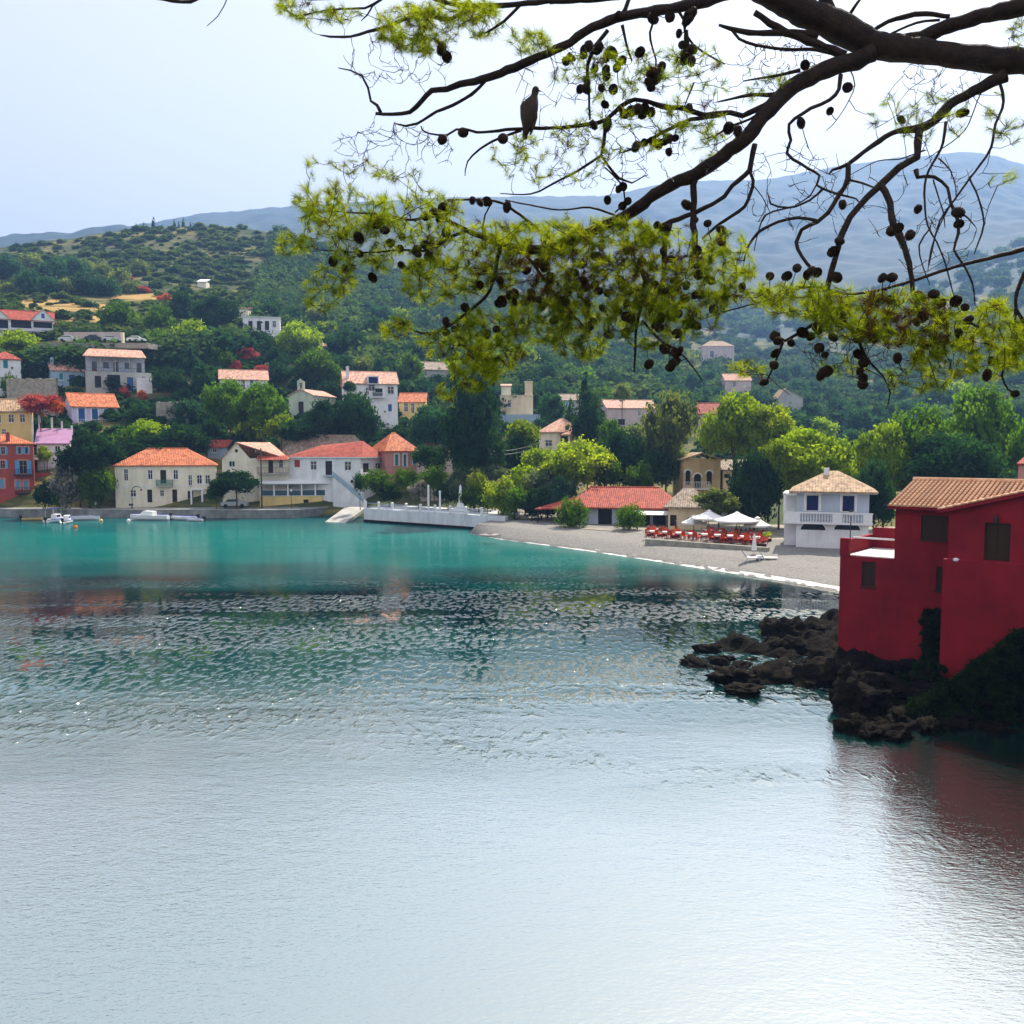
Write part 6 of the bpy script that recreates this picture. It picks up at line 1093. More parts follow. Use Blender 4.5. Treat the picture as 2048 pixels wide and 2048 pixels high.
# taverna tables and chairs
chm = MB(); [chm.box(x - .02, x + .02, y - .02, y + .02, 0, .44) for x in (-.19, .19) for y in (-.19, .19)]; chm.box(-.22, .22, -.22, .22, .44, .49); chm.box(-.22, .22, .19, .22, .49, .95); chm = chm.mesh('dining_chair', 'red_cloth')
tbl_top = MB().slab([(-.45, -.45, .76), (.45, -.45, .76), (.45, .45, .76), (-.45, .45, .76)], .16).mesh('tablecloth', 'canvas_white'); tleg = MB().box(-.04, .04, -.04, .04, 0, .598).box(-.3, .3, -.3, .3, 0, .04).mesh('table_base', 'dark_wood')
ti = 0; side = ['near the sea side', 'in the middle', 'by the taverna wall']
for i in range(9):
    for j in range(2 if i > 3 else 1):
        px = 1308 + i * 26 + j * 8; py = 1074 - i * 0.0 - j * 9 + i * 1.6; q = G(px, py, 1.5); ti += 1; z = 1.42
        tl_ = ['first', 'second', 'third', 'fourth', 'fifth', 'sixth', 'seventh', 'eighth', 'ninth'][i] + (' front' if j == 0 else ' rear') + '-row table'
        tb_ = thing('dining_table', 'small pale-clothed ' + tl_ + ' counted from the round bush', 'table', (q.x, q.y, z), .3 * j, group='taverna tables under the parasols'); link('tabletop', tbl_top, tb_); link('table_leg', tleg, tb_)
        for k in range(4):
            a = k * math.pi / 2 + .3 * j + rng.uniform(-.2, .2); c = link('dining_chair', chm, None, (q.x + math.sin(a) * .72, q.y + math.cos(a) * .72, z)); c.rotation_euler = (0, 0, -a)
            tag(c, 'red taverna chair on the ' + ['inland side', 'crimson house side', 'sea side', 'round bush side'][k] + ' of the ' + tl_, 'chair', 'red chairs on the taverna terrace')
fl = leaf_cloud([(0, 0, 0, 1, 1, .7)], 120, .16, 55)
for i, (px, py, leaf, wd) in enumerate(((1300, 1058, 'leaf_redflower', 1.0), (1322, 1059, 'leaf_redflower', .8), (1348, 1062, 'leaf_orangeflower', 1.0), (1425, 1066, 'leaf_redflower', 1.0), (1444, 1069, 'leaf_redflower', .9), (1462, 1068, 'leaf_orangeflower', .8), (1484, 1070, 'leaf_redflower', 1.1), (1506, 1072, 'leaf_redflower', 1.1), (1519, 1080, 'leaf_redflower', 1.0), (1530, 1070, 'leaf_yellow', .8))):
    q = G(px, py, 2.0); r_ = thing('flower_planter', ['first', 'second', 'third', 'fourth', 'fifth', 'sixth', 'seventh', 'eighth', 'ninth', 'last'][i] + ' flower planter along the taverna terrace, counted from the round bush', 'planter', (q.x, q.y - .6, 1.3), group='flower planters along the taverna terrace'); MB().box(-.45, .45, -.22, .22, 0, .4).obj('box', 'dark_wood', r_)
    o = link('flowers', npmesh('flowers', fl[0], fl[1], leaf, 4), r_, (0, 0, .72)); o.scale = (wd * .8, .42, .42); o['kind'] = 'stuff'
q = G(1400, 1088, 1.35); mb = MB(); qa_, qb_ = G(1290, 1084, 1.3), G(1535, 1102, 1.3); mb.slab([(qa_.x, qa_.y, 1.62), (qb_.x, qb_.y, 1.62), (qb_.x + .3, qb_.y + .35, 1.62), (qa_.x + .3, qa_.y + .35, 1.62)], 1.2); tag(mb.obj('terrace_kerb', 'stone_wall'), 'low dark stone kerb between the taverna terrace and the beach', kind='structure')
# beach things
q = G(1508, 1112, .9); t = thing('parasol', 'closed white parasol standing alone on the pebble beach', 'parasol', (q.x, q.y, q.z - .2)); MB().bar((0, 0, 0), (0, 0, 2.3), .03, 6).obj('pole', 'white_paint', t); MB().lathe([(.05, 2.3), (.12, 2.0), (.2, 1.2), (.27, .75), (.12, .7)], 8).obj('canopy', 'canvas_white', t)
def lounger(px, py, m, label):
    q = G(px, py, .9); t = thing('beach_chair', label, 'chair', (q.x, q.y, .75), rng.uniform(1, 2)); MB().slab([(-.3, -.9, .42), (.3, -.9, .42), (.3, .3, .42), (-.3, .3, .42)], .08).obj('seat', 'canvas_white', t); mb = MB(); mb.slab([(-.3, .3, .44), (.3, .3, .44), (.3, .75, 1.0), (-.3, .75, 1.0)], .07); mb.obj('backrest', m, t)
    for x in (-.27, .27):
        for y in (-.8, .2): MB().box(x - .025, x + .025, y - .025, y + .025, 0, .34).obj('leg', 'white_paint', t)
    return t
lounger(1500, 1120, 'blue_cloth', 'deep blue beach chair under the closed parasol'); lounger(1534, 1120, 'teal_cloth', 'teal beach chair beside the low white table')
q = G(1520, 1121, .8); t = thing('beach_table', 'low round white table between the two beach chairs', 'table', (q.x, q.y, .8)); MB().lathe([(.35, .4), (.35, .44)], 12).obj('tabletop', 'white_paint', t); MB().lathe([(.2, 0), (.04, .05), (.04, .398)], 8).obj('leg', 'white_paint', t)
def kayak(px, py, m, rz, L, label): q = G(px, py, .9); t = thing('kayak', label, 'boat', (q.x, q.y, .95), R(rz)); MB().loft([[(x, -w, .0), (x, -w * .6, -.14), (x, w * .6, -.14), (x, w, 0), (x, w * .5, .12), (x, -w * .5, .12)] for x, w in zip(np.linspace(-L / 2, L / 2, 7), (.03, .22, .33, .36, .33, .22, .03))]).obj('hull', m, t); MB().lathe([(.24, .1), (.2, .15)], 10, sx=1.8).obj('cockpit', 'dark_inside', t)
kayak(1090, 1055, 'blue_cloth', 20, 3.0, 'blue kayak drawn up at the back of the beach'); kayak(1068, 1058, 'white_paint', 24, 3.2, 'white kayak drawn up beside the blue one'); kayak(980, 1071, 'dusty_pink', 8, 2.6, 'upturned pale little boat at the corner of the sea wall')
# people, small and far
def person(px, py, d, h, shirt, legs, label, z=None):
    p = P(px, py, d); root = thing('person', label, 'person', (p.x, p.y, z if z is not None else p.z), rng.uniform(0, 6)); mb = MB(); s = h / 1.75
    body = MB(); body.lathe([(.10 * s, .82 * s), (.16 * s, .9 * s), (.15 * s, 1.05 * s), (.19 * s, 1.35 * s), (.17 * s, 1.45 * s), (.06 * s, 1.5 * s), (.055 * s, 1.55 * s), (.09 * s, 1.6 * s), (.10 * s, 1.68 * s), (.07 * s, 1.75 * s)], 10, sy=.7)
    for x in (-.09, .09): body.tube([(x * s, 0, .86 * s), (x * s * 1.1, .02, .45 * s), (x * s * 1.2, 0, .05 * s), (x * s * 1.2, -.12 * s, .03 * s)], [.09 * s, .065 * s, .045 * s, .04 * s], 7)
    for x in (-1, 1): body.tube([(x * .18 * s, 0, 1.42 * s), (x * .25 * s, .02, 1.12 * s), (x * .24 * s, -.08 * s, .86 * s)], [.055 * s, .045 * s, .035 * s], 6)
    bo = body.obj('body', 'skin', root, smooth=True); MB().lathe([(.17 * s, .88 * s), (.165 * s, 1.05 * s), (.205 * s, 1.36 * s), (.18 * s, 1.46 * s), (.08 * s, 1.5 * s)], 10, sy=.74).obj('shirt', shirt, root); MB().lathe([(.19 * s, .5 * s), (.175 * s, .9 * s)], 10, sy=.75).obj('shorts', legs, root); MB().lathe([(.105 * s, 1.66 * s), (.11 * s, 1.72 * s), (.06 * s, 1.78 * s)], 8).obj('hair', 'dark_wood', root)
person(192, 1022, 142, 1.7, 'white_paint', 'white_paint', 'person in white standing on the quay by the oleanders', 1.3); person(486, 1022, 143, 1.7, 'white_paint', 'navy', 'person in a white top sitting area below the dark spreading tree', 1.3)
person(1352, 1068, 98, 1.7, 'navy', 'dark_wood', 'person in dark clothes standing among the taverna tables', 1.42)
# parked vehicle and bits beneath the dark tree
p = P(470, 1020, 143); t = thing('parked_car', 'pale car half hidden under the dark spreading tree on the quay', 'car', (p.x, p.y, 1.3), R(5)); prof = [(-2.05, .35), (-2.08, .75), (-1.9, .95), (-1.45, 1.0), (-.95, 1.42), (.35, 1.45), (.95, 1.02), (1.75, .9), (2.05, .7), (2.08, .35)]; MB().loft([[(x, y, z) for x, z in prof] for y in (-.82, .82)]).obj('body', 'car_silver', t); MB().loft([[(-1.32, y, 1.03), (-.92, y, 1.36), (.32, y, 1.38), (.82, y, 1.04)] for y in (-.83, .83)]).obj('window', 'dark_glass', t)
for x in (-1.3, 1.3): w_ = MB().lathe([(.31, -.1), (.33, 0), (.31, .1)], 12).obj('wheel', 'rubber', t, loc=(x, -.8, .33)); w_.rotation_euler = (R(90), 0, 0)

# ------------------------------------------------------------------ the pine hanging into the picture
def dep(px, py): return 6.5 + .9 * (2048 - px) / 1500 + .35 * math.sin(px / 230) * math.cos(py / 190)
pine = thing('pine_tree', 'old pine with dark limbs, green needle tufts and many round cones overhanging the bay', 'tree', (5.4, 4.6, 9.2)); po = Vector(pine.location)
def B3(px, py, dz=0): return P(px, py, dep(px, py) + dz) - po
BR = [
 ([(2110, 128), (2048, 124), (1950, 116), (1883, 107), (1820, 99), (1759, 92), (1712, 72), (1665, 48), (1610, 26), (1572, 8), (1480, -40), (1400, -80)], [33, 31, 30, 29, 30, 32, 34, 37, 34, 30, 26, 22]),
 ([(2110, 0), (2048, 14), (1980, 28), (1900, 52), (1840, 76), (1780, 88)], [24, 21, 19, 17, 17, 14]),
 ([(1740, 66), (1775, 44), (1810, 33), (1850, 28), (1900, 33)], [4, 5, 6, 6, 5]), ([(1775, 72), (1815, 52), (1850, 42), (1880, 40)], [3, 3, 3, 3]),
 ([(1740, 105), (1712, 122), (1670, 133), (1634, 147), (1588, 172), (1557, 197), (1526, 234), (1495, 272), (1448, 309), (1404, 342), (1357, 362), (1310, 389), (1264, 424), (1217, 448), (1155, 475), (1109, 493), (1046, 500), (1000, 488), (966, 474), (935, 460), (904, 446), (873, 420), (850, 402)], [24, 22, 21, 20, 20, 19, 18, 17, 17, 16, 15, 14, 14, 13, 13, 12, 11, 9, 7, 6, 5, 4, 2]),
 ([(1500, -30), (1413, 2), (1342, 16), (1280, 27), (1233, 36), (1186, 55), (1140, 84), (1078, 115), (1000, 146), (950, 163), (919, 169), (894, 178), (863, 181), (842, 202), (820, 224), (786, 228), (752, 227)], [16, 14, 12, 12, 12, 11, 10, 10, 10, 9, 8, 7, 6, 6, 5, 4, 3.5]),
 ([(762, 224), (755, 211), (742, 202), (736, 176), (724, 152), (702, 141), (677, 136)], [4, 3.5, 3, 3, 2.5, 2, 1.2]),
 ([(975, 158), (944, 189), (904, 211), (873, 224), (835, 247), (811, 252), (789, 247)], [4, 4, 4, 3.5, 3, 2.5, 1.5]),
 ([(1543, 204), (1512, 219), (1484, 232), (1460, 225), (1410, 230), (1373, 218), (1326, 213), (1295, 203), (1270, 199), (1242, 212), (1211, 239), (1174, 249), (1124, 255), (1078, 256), (1043, 257), (997, 261), (953, 265), (935, 259), (913, 259), (894, 270), (857, 267), (845, 261), (842, 252)], [8, 7, 7, 6, 6, 6, 6, 5, 5, 5, 5, 4.5, 4, 4, 4, 3.5, 3, 3, 2.5, 2.5, 2, 2, 1.5]),
 ([(1440, 230), (1382, 239), (1357, 248), (1310, 273), (1270, 295), (1245, 305)], [5, 4.5, 4, 4, 3, 2]), ([(1543, 206), (1560, 198), (1500, 238), (1462, 252), (1430, 272), (1400, 280)], [4, 4, 3, 3, 2, 1]),
 ([(1211, 244), (1210, 262), (1207, 285), (1203, 311), (1217, 332), (1239, 357), (1264, 366), (1290, 350)], [5, 4.5, 4, 3.5, 3, 3, 2, 1]), ([(1203, 311), (1155, 342), (1109, 366), (1062, 388), (1000, 387)], [3, 3, 2.5, 2, 1]),
 ([(1043, 261), (997, 277), (960, 298), (935, 323), (930, 352)], [3, 3, 2.5, 2, 1]), ([(1210, 335), (1240, 365), (1250, 400), (1230, 425)], [2, 2, 2, 2]),
 ([(2010, 150), (1995, 158), (1945, 183), (1898, 211), (1867, 243), (1836, 258), (1796, 261), (1759, 281), (1728, 304), (1696, 328), (1665, 340), (1658, 348)], [18, 15, 13, 12, 11, 10, 7, 6, 5, 5, 3, 2]),
 ([(1840, 258), (1836, 285), (1833, 314), (1799, 334), (1759, 370), (1712, 419), (1684, 466), (1672, 512), (1660, 556), (1654, 592), (1665, 618), (1679, 646)], [9, 9, 9, 9, 9, 8, 8, 7, 7, 8, 7, 5]),
 ([(1762, 370), (1780, 407), (1788, 450), (1800, 470), (1811, 497), (1822, 543), (1826, 580), (1838, 620)], [9, 8, 9, 10, 7, 6, 5, 4]),
 ([(1696, 327), (1697, 357), (1678, 391), (1656, 425), (1634, 443), (1603, 460), (1592, 484), (1603, 512), (1624, 538)], [6, 6, 5.5, 5, 5, 4.5, 4.5, 4, 4]),
 ([(1634, 441), (1597, 436), (1557, 444), (1519, 463), (1497, 490), (1488, 522)], [4, 3.5, 3.5, 3.5, 3, 2]),
 ([(1697, 359), (1725, 366), (1755, 378)], [3, 2.5, 2]), ([(1681, 150), (1678, 177), (1660, 200), (1622, 217), (1578, 248), (1582, 280), (1574, 307), (1603, 329), (1639, 351), (1634, 370), (1675, 388), (1712, 397), (1730, 418)], [5, 4.5, 4, 4, 3.5, 3.5, 3.5, 3.5, 3, 3, 3, 2, 1]),
 ([(1645, 378), (1619, 401), (1578, 415), (1541, 407), (1535, 385)], [3, 2.5, 2.5, 2.5, 1.5]), ([(1578, 415), (1532, 430), (1516, 466), (1508, 502)], [2, 2, 1.5, 1]), ([(1634, 368), (1620, 392), (1590, 410)], [2, 2, 1]),
 ([(1509, 290), (1503, 320), (1500, 342), (1464, 373), (1448, 394), (1425, 408), (1388, 427), (1342, 443), (1310, 458)], [7, 6, 6, 5, 5, 5, 5.5, 6, 6]),
 ([(1500, 342), (1506, 360), (1501, 388), (1488, 413), (1464, 432), (1435, 450), (1404, 478)], [4.5, 4, 4, 4, 4, 3.5, 3]), ([(1506, 370), (1525, 395), (1538, 420)], [1.5, 1.3, 1]),
 ([(1388, 358), (1388, 404), (1386, 450), (1390, 484), (1380, 530)], [9, 8, 8, 7, 4]), ([(1342, 443), (1330, 480), (1328, 520), (1326, 560), (1310, 600), (1295, 630)], [7, 6, 7, 5, 6, 4]),
 ([(2110, 488), (2048, 499), (1960, 521), (1898, 537), (1836, 558), (1790, 572), (1727, 586), (1681, 586), (1634, 574), (1588, 579), (1526, 602), (1448, 624), (1400, 640)], [8, 6, 4.5, 4, 4, 3.5, 3, 3, 2.5, 2.5, 2, 1.5, 1]),
 ([(2070, 500), (2048, 549), (2033, 586), (2032, 617), (2026, 664), (2010, 726), (2004, 751), (2016, 779), (2030, 786)], [5, 4.5, 4, 3.5, 3, 3, 2.5, 2, 2]), ([(2032, 617), (2045, 640), (2070, 662)], [4, 4, 4]),
 ([(2001, 168), (2007, 202), (1999, 230), (1991, 248), (1982, 295), (1960, 330), (1939, 357), (1908, 401), (1880, 440), (1866, 490), (1858, 530)], [3.5, 3.2, 3, 3, 3, 2.8, 2.6, 2.3, 2, 1.7, 1.2]),
 ([(1939, 357), (1957, 397), (1968, 447), (1957, 484), (1948, 509)], [2.2, 2.2, 2.2, 2, 1.2]), ([(1892, 245), (1886, 286), (1873, 314), (1852, 354), (1849, 404), (1855, 450), (1873, 484), (1889, 522), (1901, 568), (1910, 600)], [4, 3, 3, 2.6, 2.5, 2.3, 2, 2, 1.6, 1]),
 ([(1833, 340), (1836, 354), (1867, 354), (1895, 376), (1901, 407), (1914, 432), (1917, 466), (1908, 500), (1926, 528), (1945, 568), (1950, 610)], [6, 4.5, 4, 3.5, 3.5, 4.5, 3.5, 2.6, 2.4, 2, 1.2]),
 ([(1877, 316), (1900, 340), (1911, 372), (1912, 400)], [2, 1.6, 1.3, 1]), ([(1914, 420), (1938, 438), (1950, 452)], [2.5, 2, 1.2]), ([(1850, 300), (1800, 318), (1755, 322), (1700, 350)], [2, 1.5, 1.2, .8]),
 ([(1866, 360), (1888, 430), (1890, 455)], [1.8, 1.5, 1]), ([(1858, 460), (1838, 490), (1845, 530), (1860, 570)], [2.2, 2, 1.5, 1]), ([(1901, 410), (1880, 450), (1862, 500), (1856, 540)], [2, 1.6, 1.4, 1]),
 ([(1099, 2), (1020, 9), (944, 12), (888, 4), (860, -8)], [6, 6, 5.5, 5, 4]), ([(950, 13), (904, 37), (885, 39), (851, 31), (810, 38), (779, 53), (736, 63), (702, 73), (660, 73), (640, 70)], [4.5, 4.5, 4, 4, 4, 4, 3.5, 3, 2.5, 1.2]),
 ([(1043, 7), (1009, 42), (966, 68), (940, 76)], [4, 3.5, 2, 1]), ([(1240, -8), (1160, 0), (1099, 3)], [8, 7, 6]), ([(770, -6), (748, 8), (730, 16), (655, 20), (609, 31)], [3, 3, 2.5, 2, 1.2]), ([(748, 8), (735, 30), (722, 42)], [2, 2, 1]),
 ([(1634, 74), (1600, 66), (1550, 66), (1528, 66), (1481, 62), (1438, 50)], [9, 8, 7.5, 7, 6, 3]), ([(1462, 58), (1478, 78), (1512, 90), (1559, 98), (1634, 100), (1690, 112)], [3, 3, 3.5, 3.5, 4.5, 6]), ([(1510, 26), (1540, 46), (1572, 64), (1634, 88), (1690, 112)], [7, 8, 9, 10, 12]),
 ([(1670, 40), (1658, 14), (1640, -20)], [13, 14, 15]), ([(1699, 30), (1712, 10), (1725, -8)], [4, 3.5, 3]), ([(1600, 140), (1560, 150), (1488, 162)], [5, 3.5, 1.5]), ([(1560, 190), (1500, 190), (1435, 204)], [6, 4, 1.5]),
 ([(1245, 50), (1252, 85), (1264, 122)], [4, 3, 2]), ([(1215, 60), (1190, 95), (1175, 130), (1177, 180), (1180, 240)], [5, 5, 4, 3, 2]), ([(1352, 14), (1368, 40), (1370, 62), (1388, 90), (1420, 112), (1450, 128)], [4, 3.5, 3, 2.6, 2.2, 1.5]), ([(1372, 60), (1375, 95), (1385, 120)], [5, 6, 4]), ([(1312, 30), (1300, 65), (1305, 95), (1312, 120), (1310, 150)], [3, 3, 2.2, 2, 3]), ([(1260, -5), (1250, 20), (1240, 34)], [5, 5, 5]),
 ([(1388, 165), (1378, 190), (1368, 215)], [2, 1.8, 1.5]), ([(1700, 140), (1710, 170), (1690, 215), (1665, 250), (1652, 262)], [1.5, 1.3, 1.1, 1, .8]), ([(1990, 150), (1960, 190), (1930, 260), (1880, 300), (1850, 320)], [1.6, 1.4, 1.4, 1.2, .8]),
 ([(1640, 648), (1625, 650), (1600, 664), (1570, 682), (1555, 672)], [5, 4, 4, 3.5, 3]), ([(1566, 684), (1560, 700), (1548, 730), (1530, 770)], [3.5, 3, 2.5, 2]), ([(1680, 640), (1712, 668), (1724, 700), (1740, 725), (1765, 752), (1780, 785), (1772, 820)], [5, 4, 4, 3, 2.2, 2, 1]), ([(1535, 750), (1560, 775), (1580, 790)], [1.3, 1, .8]),
 ([(1940, 645), (1970, 668), (1980, 720)], [3.5, 3, 1.2]), ([(1265, 520), (1290, 560), (1280, 620), (1272, 660), (1270, 720), (1268, 745)], [5, 5, 4, 3, 2.5, 1.5]), ([(1285, 640), (1320, 680), (1360, 705), (1390, 740), (1404, 760)], [3, 3, 2.6, 2, 1.5]),
 ([(935, 462), (900, 475), (860, 500), (800, 500), (740, 505), (640, 500)], [4, 3.5, 3, 2.5, 2, 1]), ([(1000, 490), (980, 580), (940, 620), (900, 650), (860, 668), (830, 662)], [5, 4, 3.5, 4, 3.5, 2]), ([(873, 420), (830, 440), (770, 430), (700, 425), (640, 420)], [4, 3, 2.5, 2, 1]), ([(1046, 500), (1120, 600), (1165, 650), (1180, 680)], [4, 3, 2, 1]),
 ([(895, 400), (990, 402), (1040, 430), (1090, 470), (1115, 492)], [2, 3, 3.5, 4, 4.5]), ([(985, 405), (970, 430), (965, 470)], [2, 2, 2]),
 ([(1010, 400), (1060, 410), (1120, 420), (1180, 415), (1230, 430)], [1.5, 2, 2, 2.5, 3]), ([(310, -4), (345, 1), (380, 3), (404, -6)], [4, 4, 4, 3]), ([(455, -5), (448, 12), (436, 32), (414, 52)], [1.3, 1.2, 1, .8]), ([(560, -6), (640, -2), (700, -8)], [3, 3, 3])]
nodes = []
for pts, rad in BR:
    rad = [x * (.80 if x > 6 else .86) for x in rad]
    q3 = []; r3 = []
    for k in range(len(pts) - 1):
        (x0, y0), (x1, y1) = pts[k], pts[k + 1]; n = max(1, int(math.hypot(x1 - x0, y1 - y0) / 14))
        p0 = pts[max(0, k - 1)]; p3 = pts[min(len(pts) - 1, k + 2)]
        for j in range(n):
            t = j / n; cx = .5 * ((2 * x0) + (x1 - p0[0]) * t + (2 * p0[0] - 5 * x0 + 4 * x1 - p3[0]) * t * t + (-p0[0] + 3 * x0 - 3 * x1 + p3[0]) * t ** 3); cy_ = .5 * ((2 * y0) + (y1 - p0[1]) * t + (2 * p0[1] - 5 * y0 + 4 * y1 - p3[1]) * t * t + (-p0[1] + 3 * y0 - 3 * y1 + p3[1]) * t ** 3)
            r_ = rad[k] * (1 - t) + rad[k + 1] * t; jj = min(1.6, .22 * r_); q3.append(B3(cx + rng.uniform(-jj, jj), cy_ + rng.uniform(-jj, jj))); r3.append(max(.0022, r_ * (1 + rng.uniform(-.07, .09)) / F * dep(cx, cy_)))
    q3.append(B3(*pts[-1])); r3.append(max(.002, rad[-1] / F * dep(*pts[-1])))
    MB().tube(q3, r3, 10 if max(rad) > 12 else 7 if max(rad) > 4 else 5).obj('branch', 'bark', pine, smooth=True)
    nodes += q3
    if max(rad) < 12:                                   # knobbly snags along the older twigs
        for k in range(2, len(q3) - 1, 5):
            if rng.random() < .55:
                v = Vector((rng.uniform(-1, 1), rng.uniform(-.5, .5), rng.uniform(-1, .8))).normalized(); q3[k]; nodes.append(q3[k])
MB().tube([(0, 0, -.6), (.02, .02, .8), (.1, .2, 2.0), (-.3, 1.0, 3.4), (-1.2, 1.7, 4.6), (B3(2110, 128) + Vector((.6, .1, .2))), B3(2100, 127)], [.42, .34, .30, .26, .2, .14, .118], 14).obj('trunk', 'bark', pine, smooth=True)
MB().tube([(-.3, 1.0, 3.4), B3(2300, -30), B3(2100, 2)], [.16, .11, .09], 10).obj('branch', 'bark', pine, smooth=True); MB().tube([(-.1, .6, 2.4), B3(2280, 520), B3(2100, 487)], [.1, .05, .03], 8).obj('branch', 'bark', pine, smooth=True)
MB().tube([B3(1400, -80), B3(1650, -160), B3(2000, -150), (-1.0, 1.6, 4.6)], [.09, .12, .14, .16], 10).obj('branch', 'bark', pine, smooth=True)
# twigs and needle tufts
REG = [(640, 395, 55, 40, 40), (590, 488, 44, 26, 26), (690, 430, 90, 55, 90), (770, 490, 110, 55, 110), (660, 560, 50, 34, 30), (830, 420, 100, 42, 70), (880, 560, 80, 50, 70), (640, 610, 30, 16, 8), (950, 500, 110, 62, 120), (1080, 530, 140, 85, 220), (1220, 540, 150, 100, 250), (1350, 545, 125, 95, 200), (1450, 535, 60, 75, 70), (1150, 470, 190, 38, 110),
 (1080, 640, 62, 50, 90), (960, 660, 66, 40, 66), (790, 655, 36, 22, 22), (880, 690, 50, 32, 30), (990, 705, 60, 36, 60), (1160, 660, 66, 60, 80), (1300, 635, 90, 60, 110), (950, 742, 48, 38, 54), (884, 788, 24, 16, 8), (1385, 640, 60, 40, 24), (1540, 585, 60, 22, 26), (1600, 600, 100, 36, 80), (1700, 630, 95, 52, 110), (1820, 635, 115, 55, 130), (1920, 660, 60, 36, 44), (1990, 618, 42, 20, 26), (1890, 715, 70, 40, 60), (2020, 690, 44, 54, 60), (1500, 735, 48, 16, 14), (1680, 735, 50, 18, 9), (1795, 756, 30, 16, 8), (1868, 768, 34, 16, 10), (1990, 740, 40, 20, 12),
 (585, 14, 36, 20, 22), (670, 28, 46, 18, 24), (620, 40, 30, 12, 8), (830, 55, 84, 46, 90), (900, 20, 100, 26, 60), (850, 92, 44, 18, 20), (960, 50, 50, 30, 22), (1060, 82, 44, 24, 30), (1200, 130, 110, 56, 46), (1300, 170, 110, 80, 44), (1250, 255, 150, 50, 44), (1100, 310, 120, 56, 44), (1400, 180, 80, 100, 40), (790, 345, 60, 20, 12), (700, 335, 60, 20, 10), (1060, 330, 60, 40, 12), (1400, 280, 60, 40, 16), (1840, 230, 100, 50, 30), (2010, 240, 40, 50, 14), (1520, 170, 50, 40, 12), (2030, 60, 30, 30, 8), (2010, 350, 40, 12, 4), (640, 330, 30, 20, 6)]
tip = []
for cx, cy_, rx, ry, n in REG:
    for k in range(int(n * (1.7 if n > 50 else 1.2))):
        a = rng.uniform(0, 6.283); q = math.sqrt(rng.random()) * 1.02; px, py = cx + rx * q * math.cos(a), cy_ + ry * q * math.sin(a); tip.append((px, py, rng.gauss(0, .30), 1))
for k in range(1500):                                   # bare dead twiglets in the open parts
    cx, cy_, rx, ry = rng.choice(((780, 300, 130, 60), (800, 120, 120, 50), (1150, 320, 150, 60), (1350, 250, 160, 120), (1600, 380, 120, 100), (1850, 420, 130, 130), (1800, 700, 160, 60), (1560, 130, 90, 60), (1150, 180, 120, 90), (1900, 150, 100, 50), (1690, 700, 80, 60))); a = rng.uniform(0, 6.283); q = math.sqrt(rng.random()); tip.append((cx + rx * q * math.cos(a), cy_ + ry * q * math.sin(a), rng.gauss(0, .2), 0))
N = np.empty((len(nodes) + 14000, 3)); N[:len(nodes)] = np.array([tuple(v) for v in nodes]); nn_ = len(nodes)
tp = [(B3(px, py, dz), px, py, f) for px, py, dz, f in tip]; A0 = N[:nn_]
dist = [float(np.min(((A0 - np.array(t[0])) ** 2).sum(1))) for t in tp]; order = np.argsort(dist)
tw_mb = MB(); ND_v = []; ND_t = []; BD_v = []
for idx in order:
    p, px, py, f = tp[idx]; pa_ = np.array(p); k = int(np.argmin(((N[:nn_] - pa_) ** 2).sum(1))); q = Vector(N[k]); v = p - q; L_ = v.length
    if L_ < .02: q = q + Vector((.03, .02, -.03)); v = p - q; L_ = v.length
    sag = Vector((rng.uniform(-1, 1), rng.uniform(-.6, .6), rng.uniform(-1.2, .3))) * L_ * .16; m1 = q + v * .35 + sag; m2 = q + v * .7 + sag * .8; rr_ = .0017 + .0016 * min(1, L_ / .5)
    tw_mb.tube([q, m1, m2, p], [rr_ * 1.5, rr_ * 1.2, rr_, rr_ * .7], 3, cap=False)
    for w_ in ([m1, m2] if L_ > .14 else [m2]):
        if nn_ < len(N): N[nn_] = w_; nn_ += 1
    if not f: continue
    dr = (p - m2).normalized(); dr = (dr + Vector((rng.uniform(-.4, .4), rng.uniform(-.4, .4), rng.uniform(-.3, .5))) + Vector((-.25, 0, -.05))).normalized()
    n = rng.randint(40, 64); ln = rng.uniform(.058, .092); d_ = np.array(dr); t_ = nr.uniform(0, 1, n); base = pa_ - d_ * (t_ * .075)[:, None]; o_ = nr.normal(size=(n, 3)); o_ -= (o_ @ d_)[:, None] * d_; o_ /= np.linalg.norm(o_, axis=1)[:, None]
    an = nr.uniform(.25, 1.15, n); dd = d_ * np.cos(an)[:, None] + o_ * np.sin(an)[:, None]; dd[:, 2] -= .12; dd /= np.linalg.norm(dd, axis=1)[:, None]; s_ = np.cross(dd, nr.normal(size=(n, 3))); s_ /= np.linalg.norm(s_, axis=1)[:, None]; ll = ln * nr.uniform(.7, 1.15, n)[:, None]
    tri = np.stack([base - s_ * .0011, base + s_ * .0011, base + dd * ll * .6 + s_ * .0009, base + dd * ll], 1)
    (BD_v if rng.random() < (.45 if 930 < px < 1400 and 495 < py < 600 or 1720 < px < 1900 and 590 < py < 690 else .08) else ND_v).append(tri)  # some dry tufts everywhere; extra brown in dense centres stands in for self-shadow
two = tw_mb.obj('twigs', 'bark', pine); two['kind'] = 'stuff'
V = np.concatenate(ND_v).reshape(-1, 3); o = link('needles', npmesh('needles', V, np.arange(len(V)).reshape(-1, 4), 'needle_green', 4), pine); o['kind'] = 'stuff'
V = np.concatenate(BD_v).reshape(-1, 3); o = link('dry_and_shade_needles', npmesh('dry_and_shade_needles', V, np.arange(len(V)).reshape(-1, 4), 'needle_brown', 4), pine); o['kind'] = 'stuff'
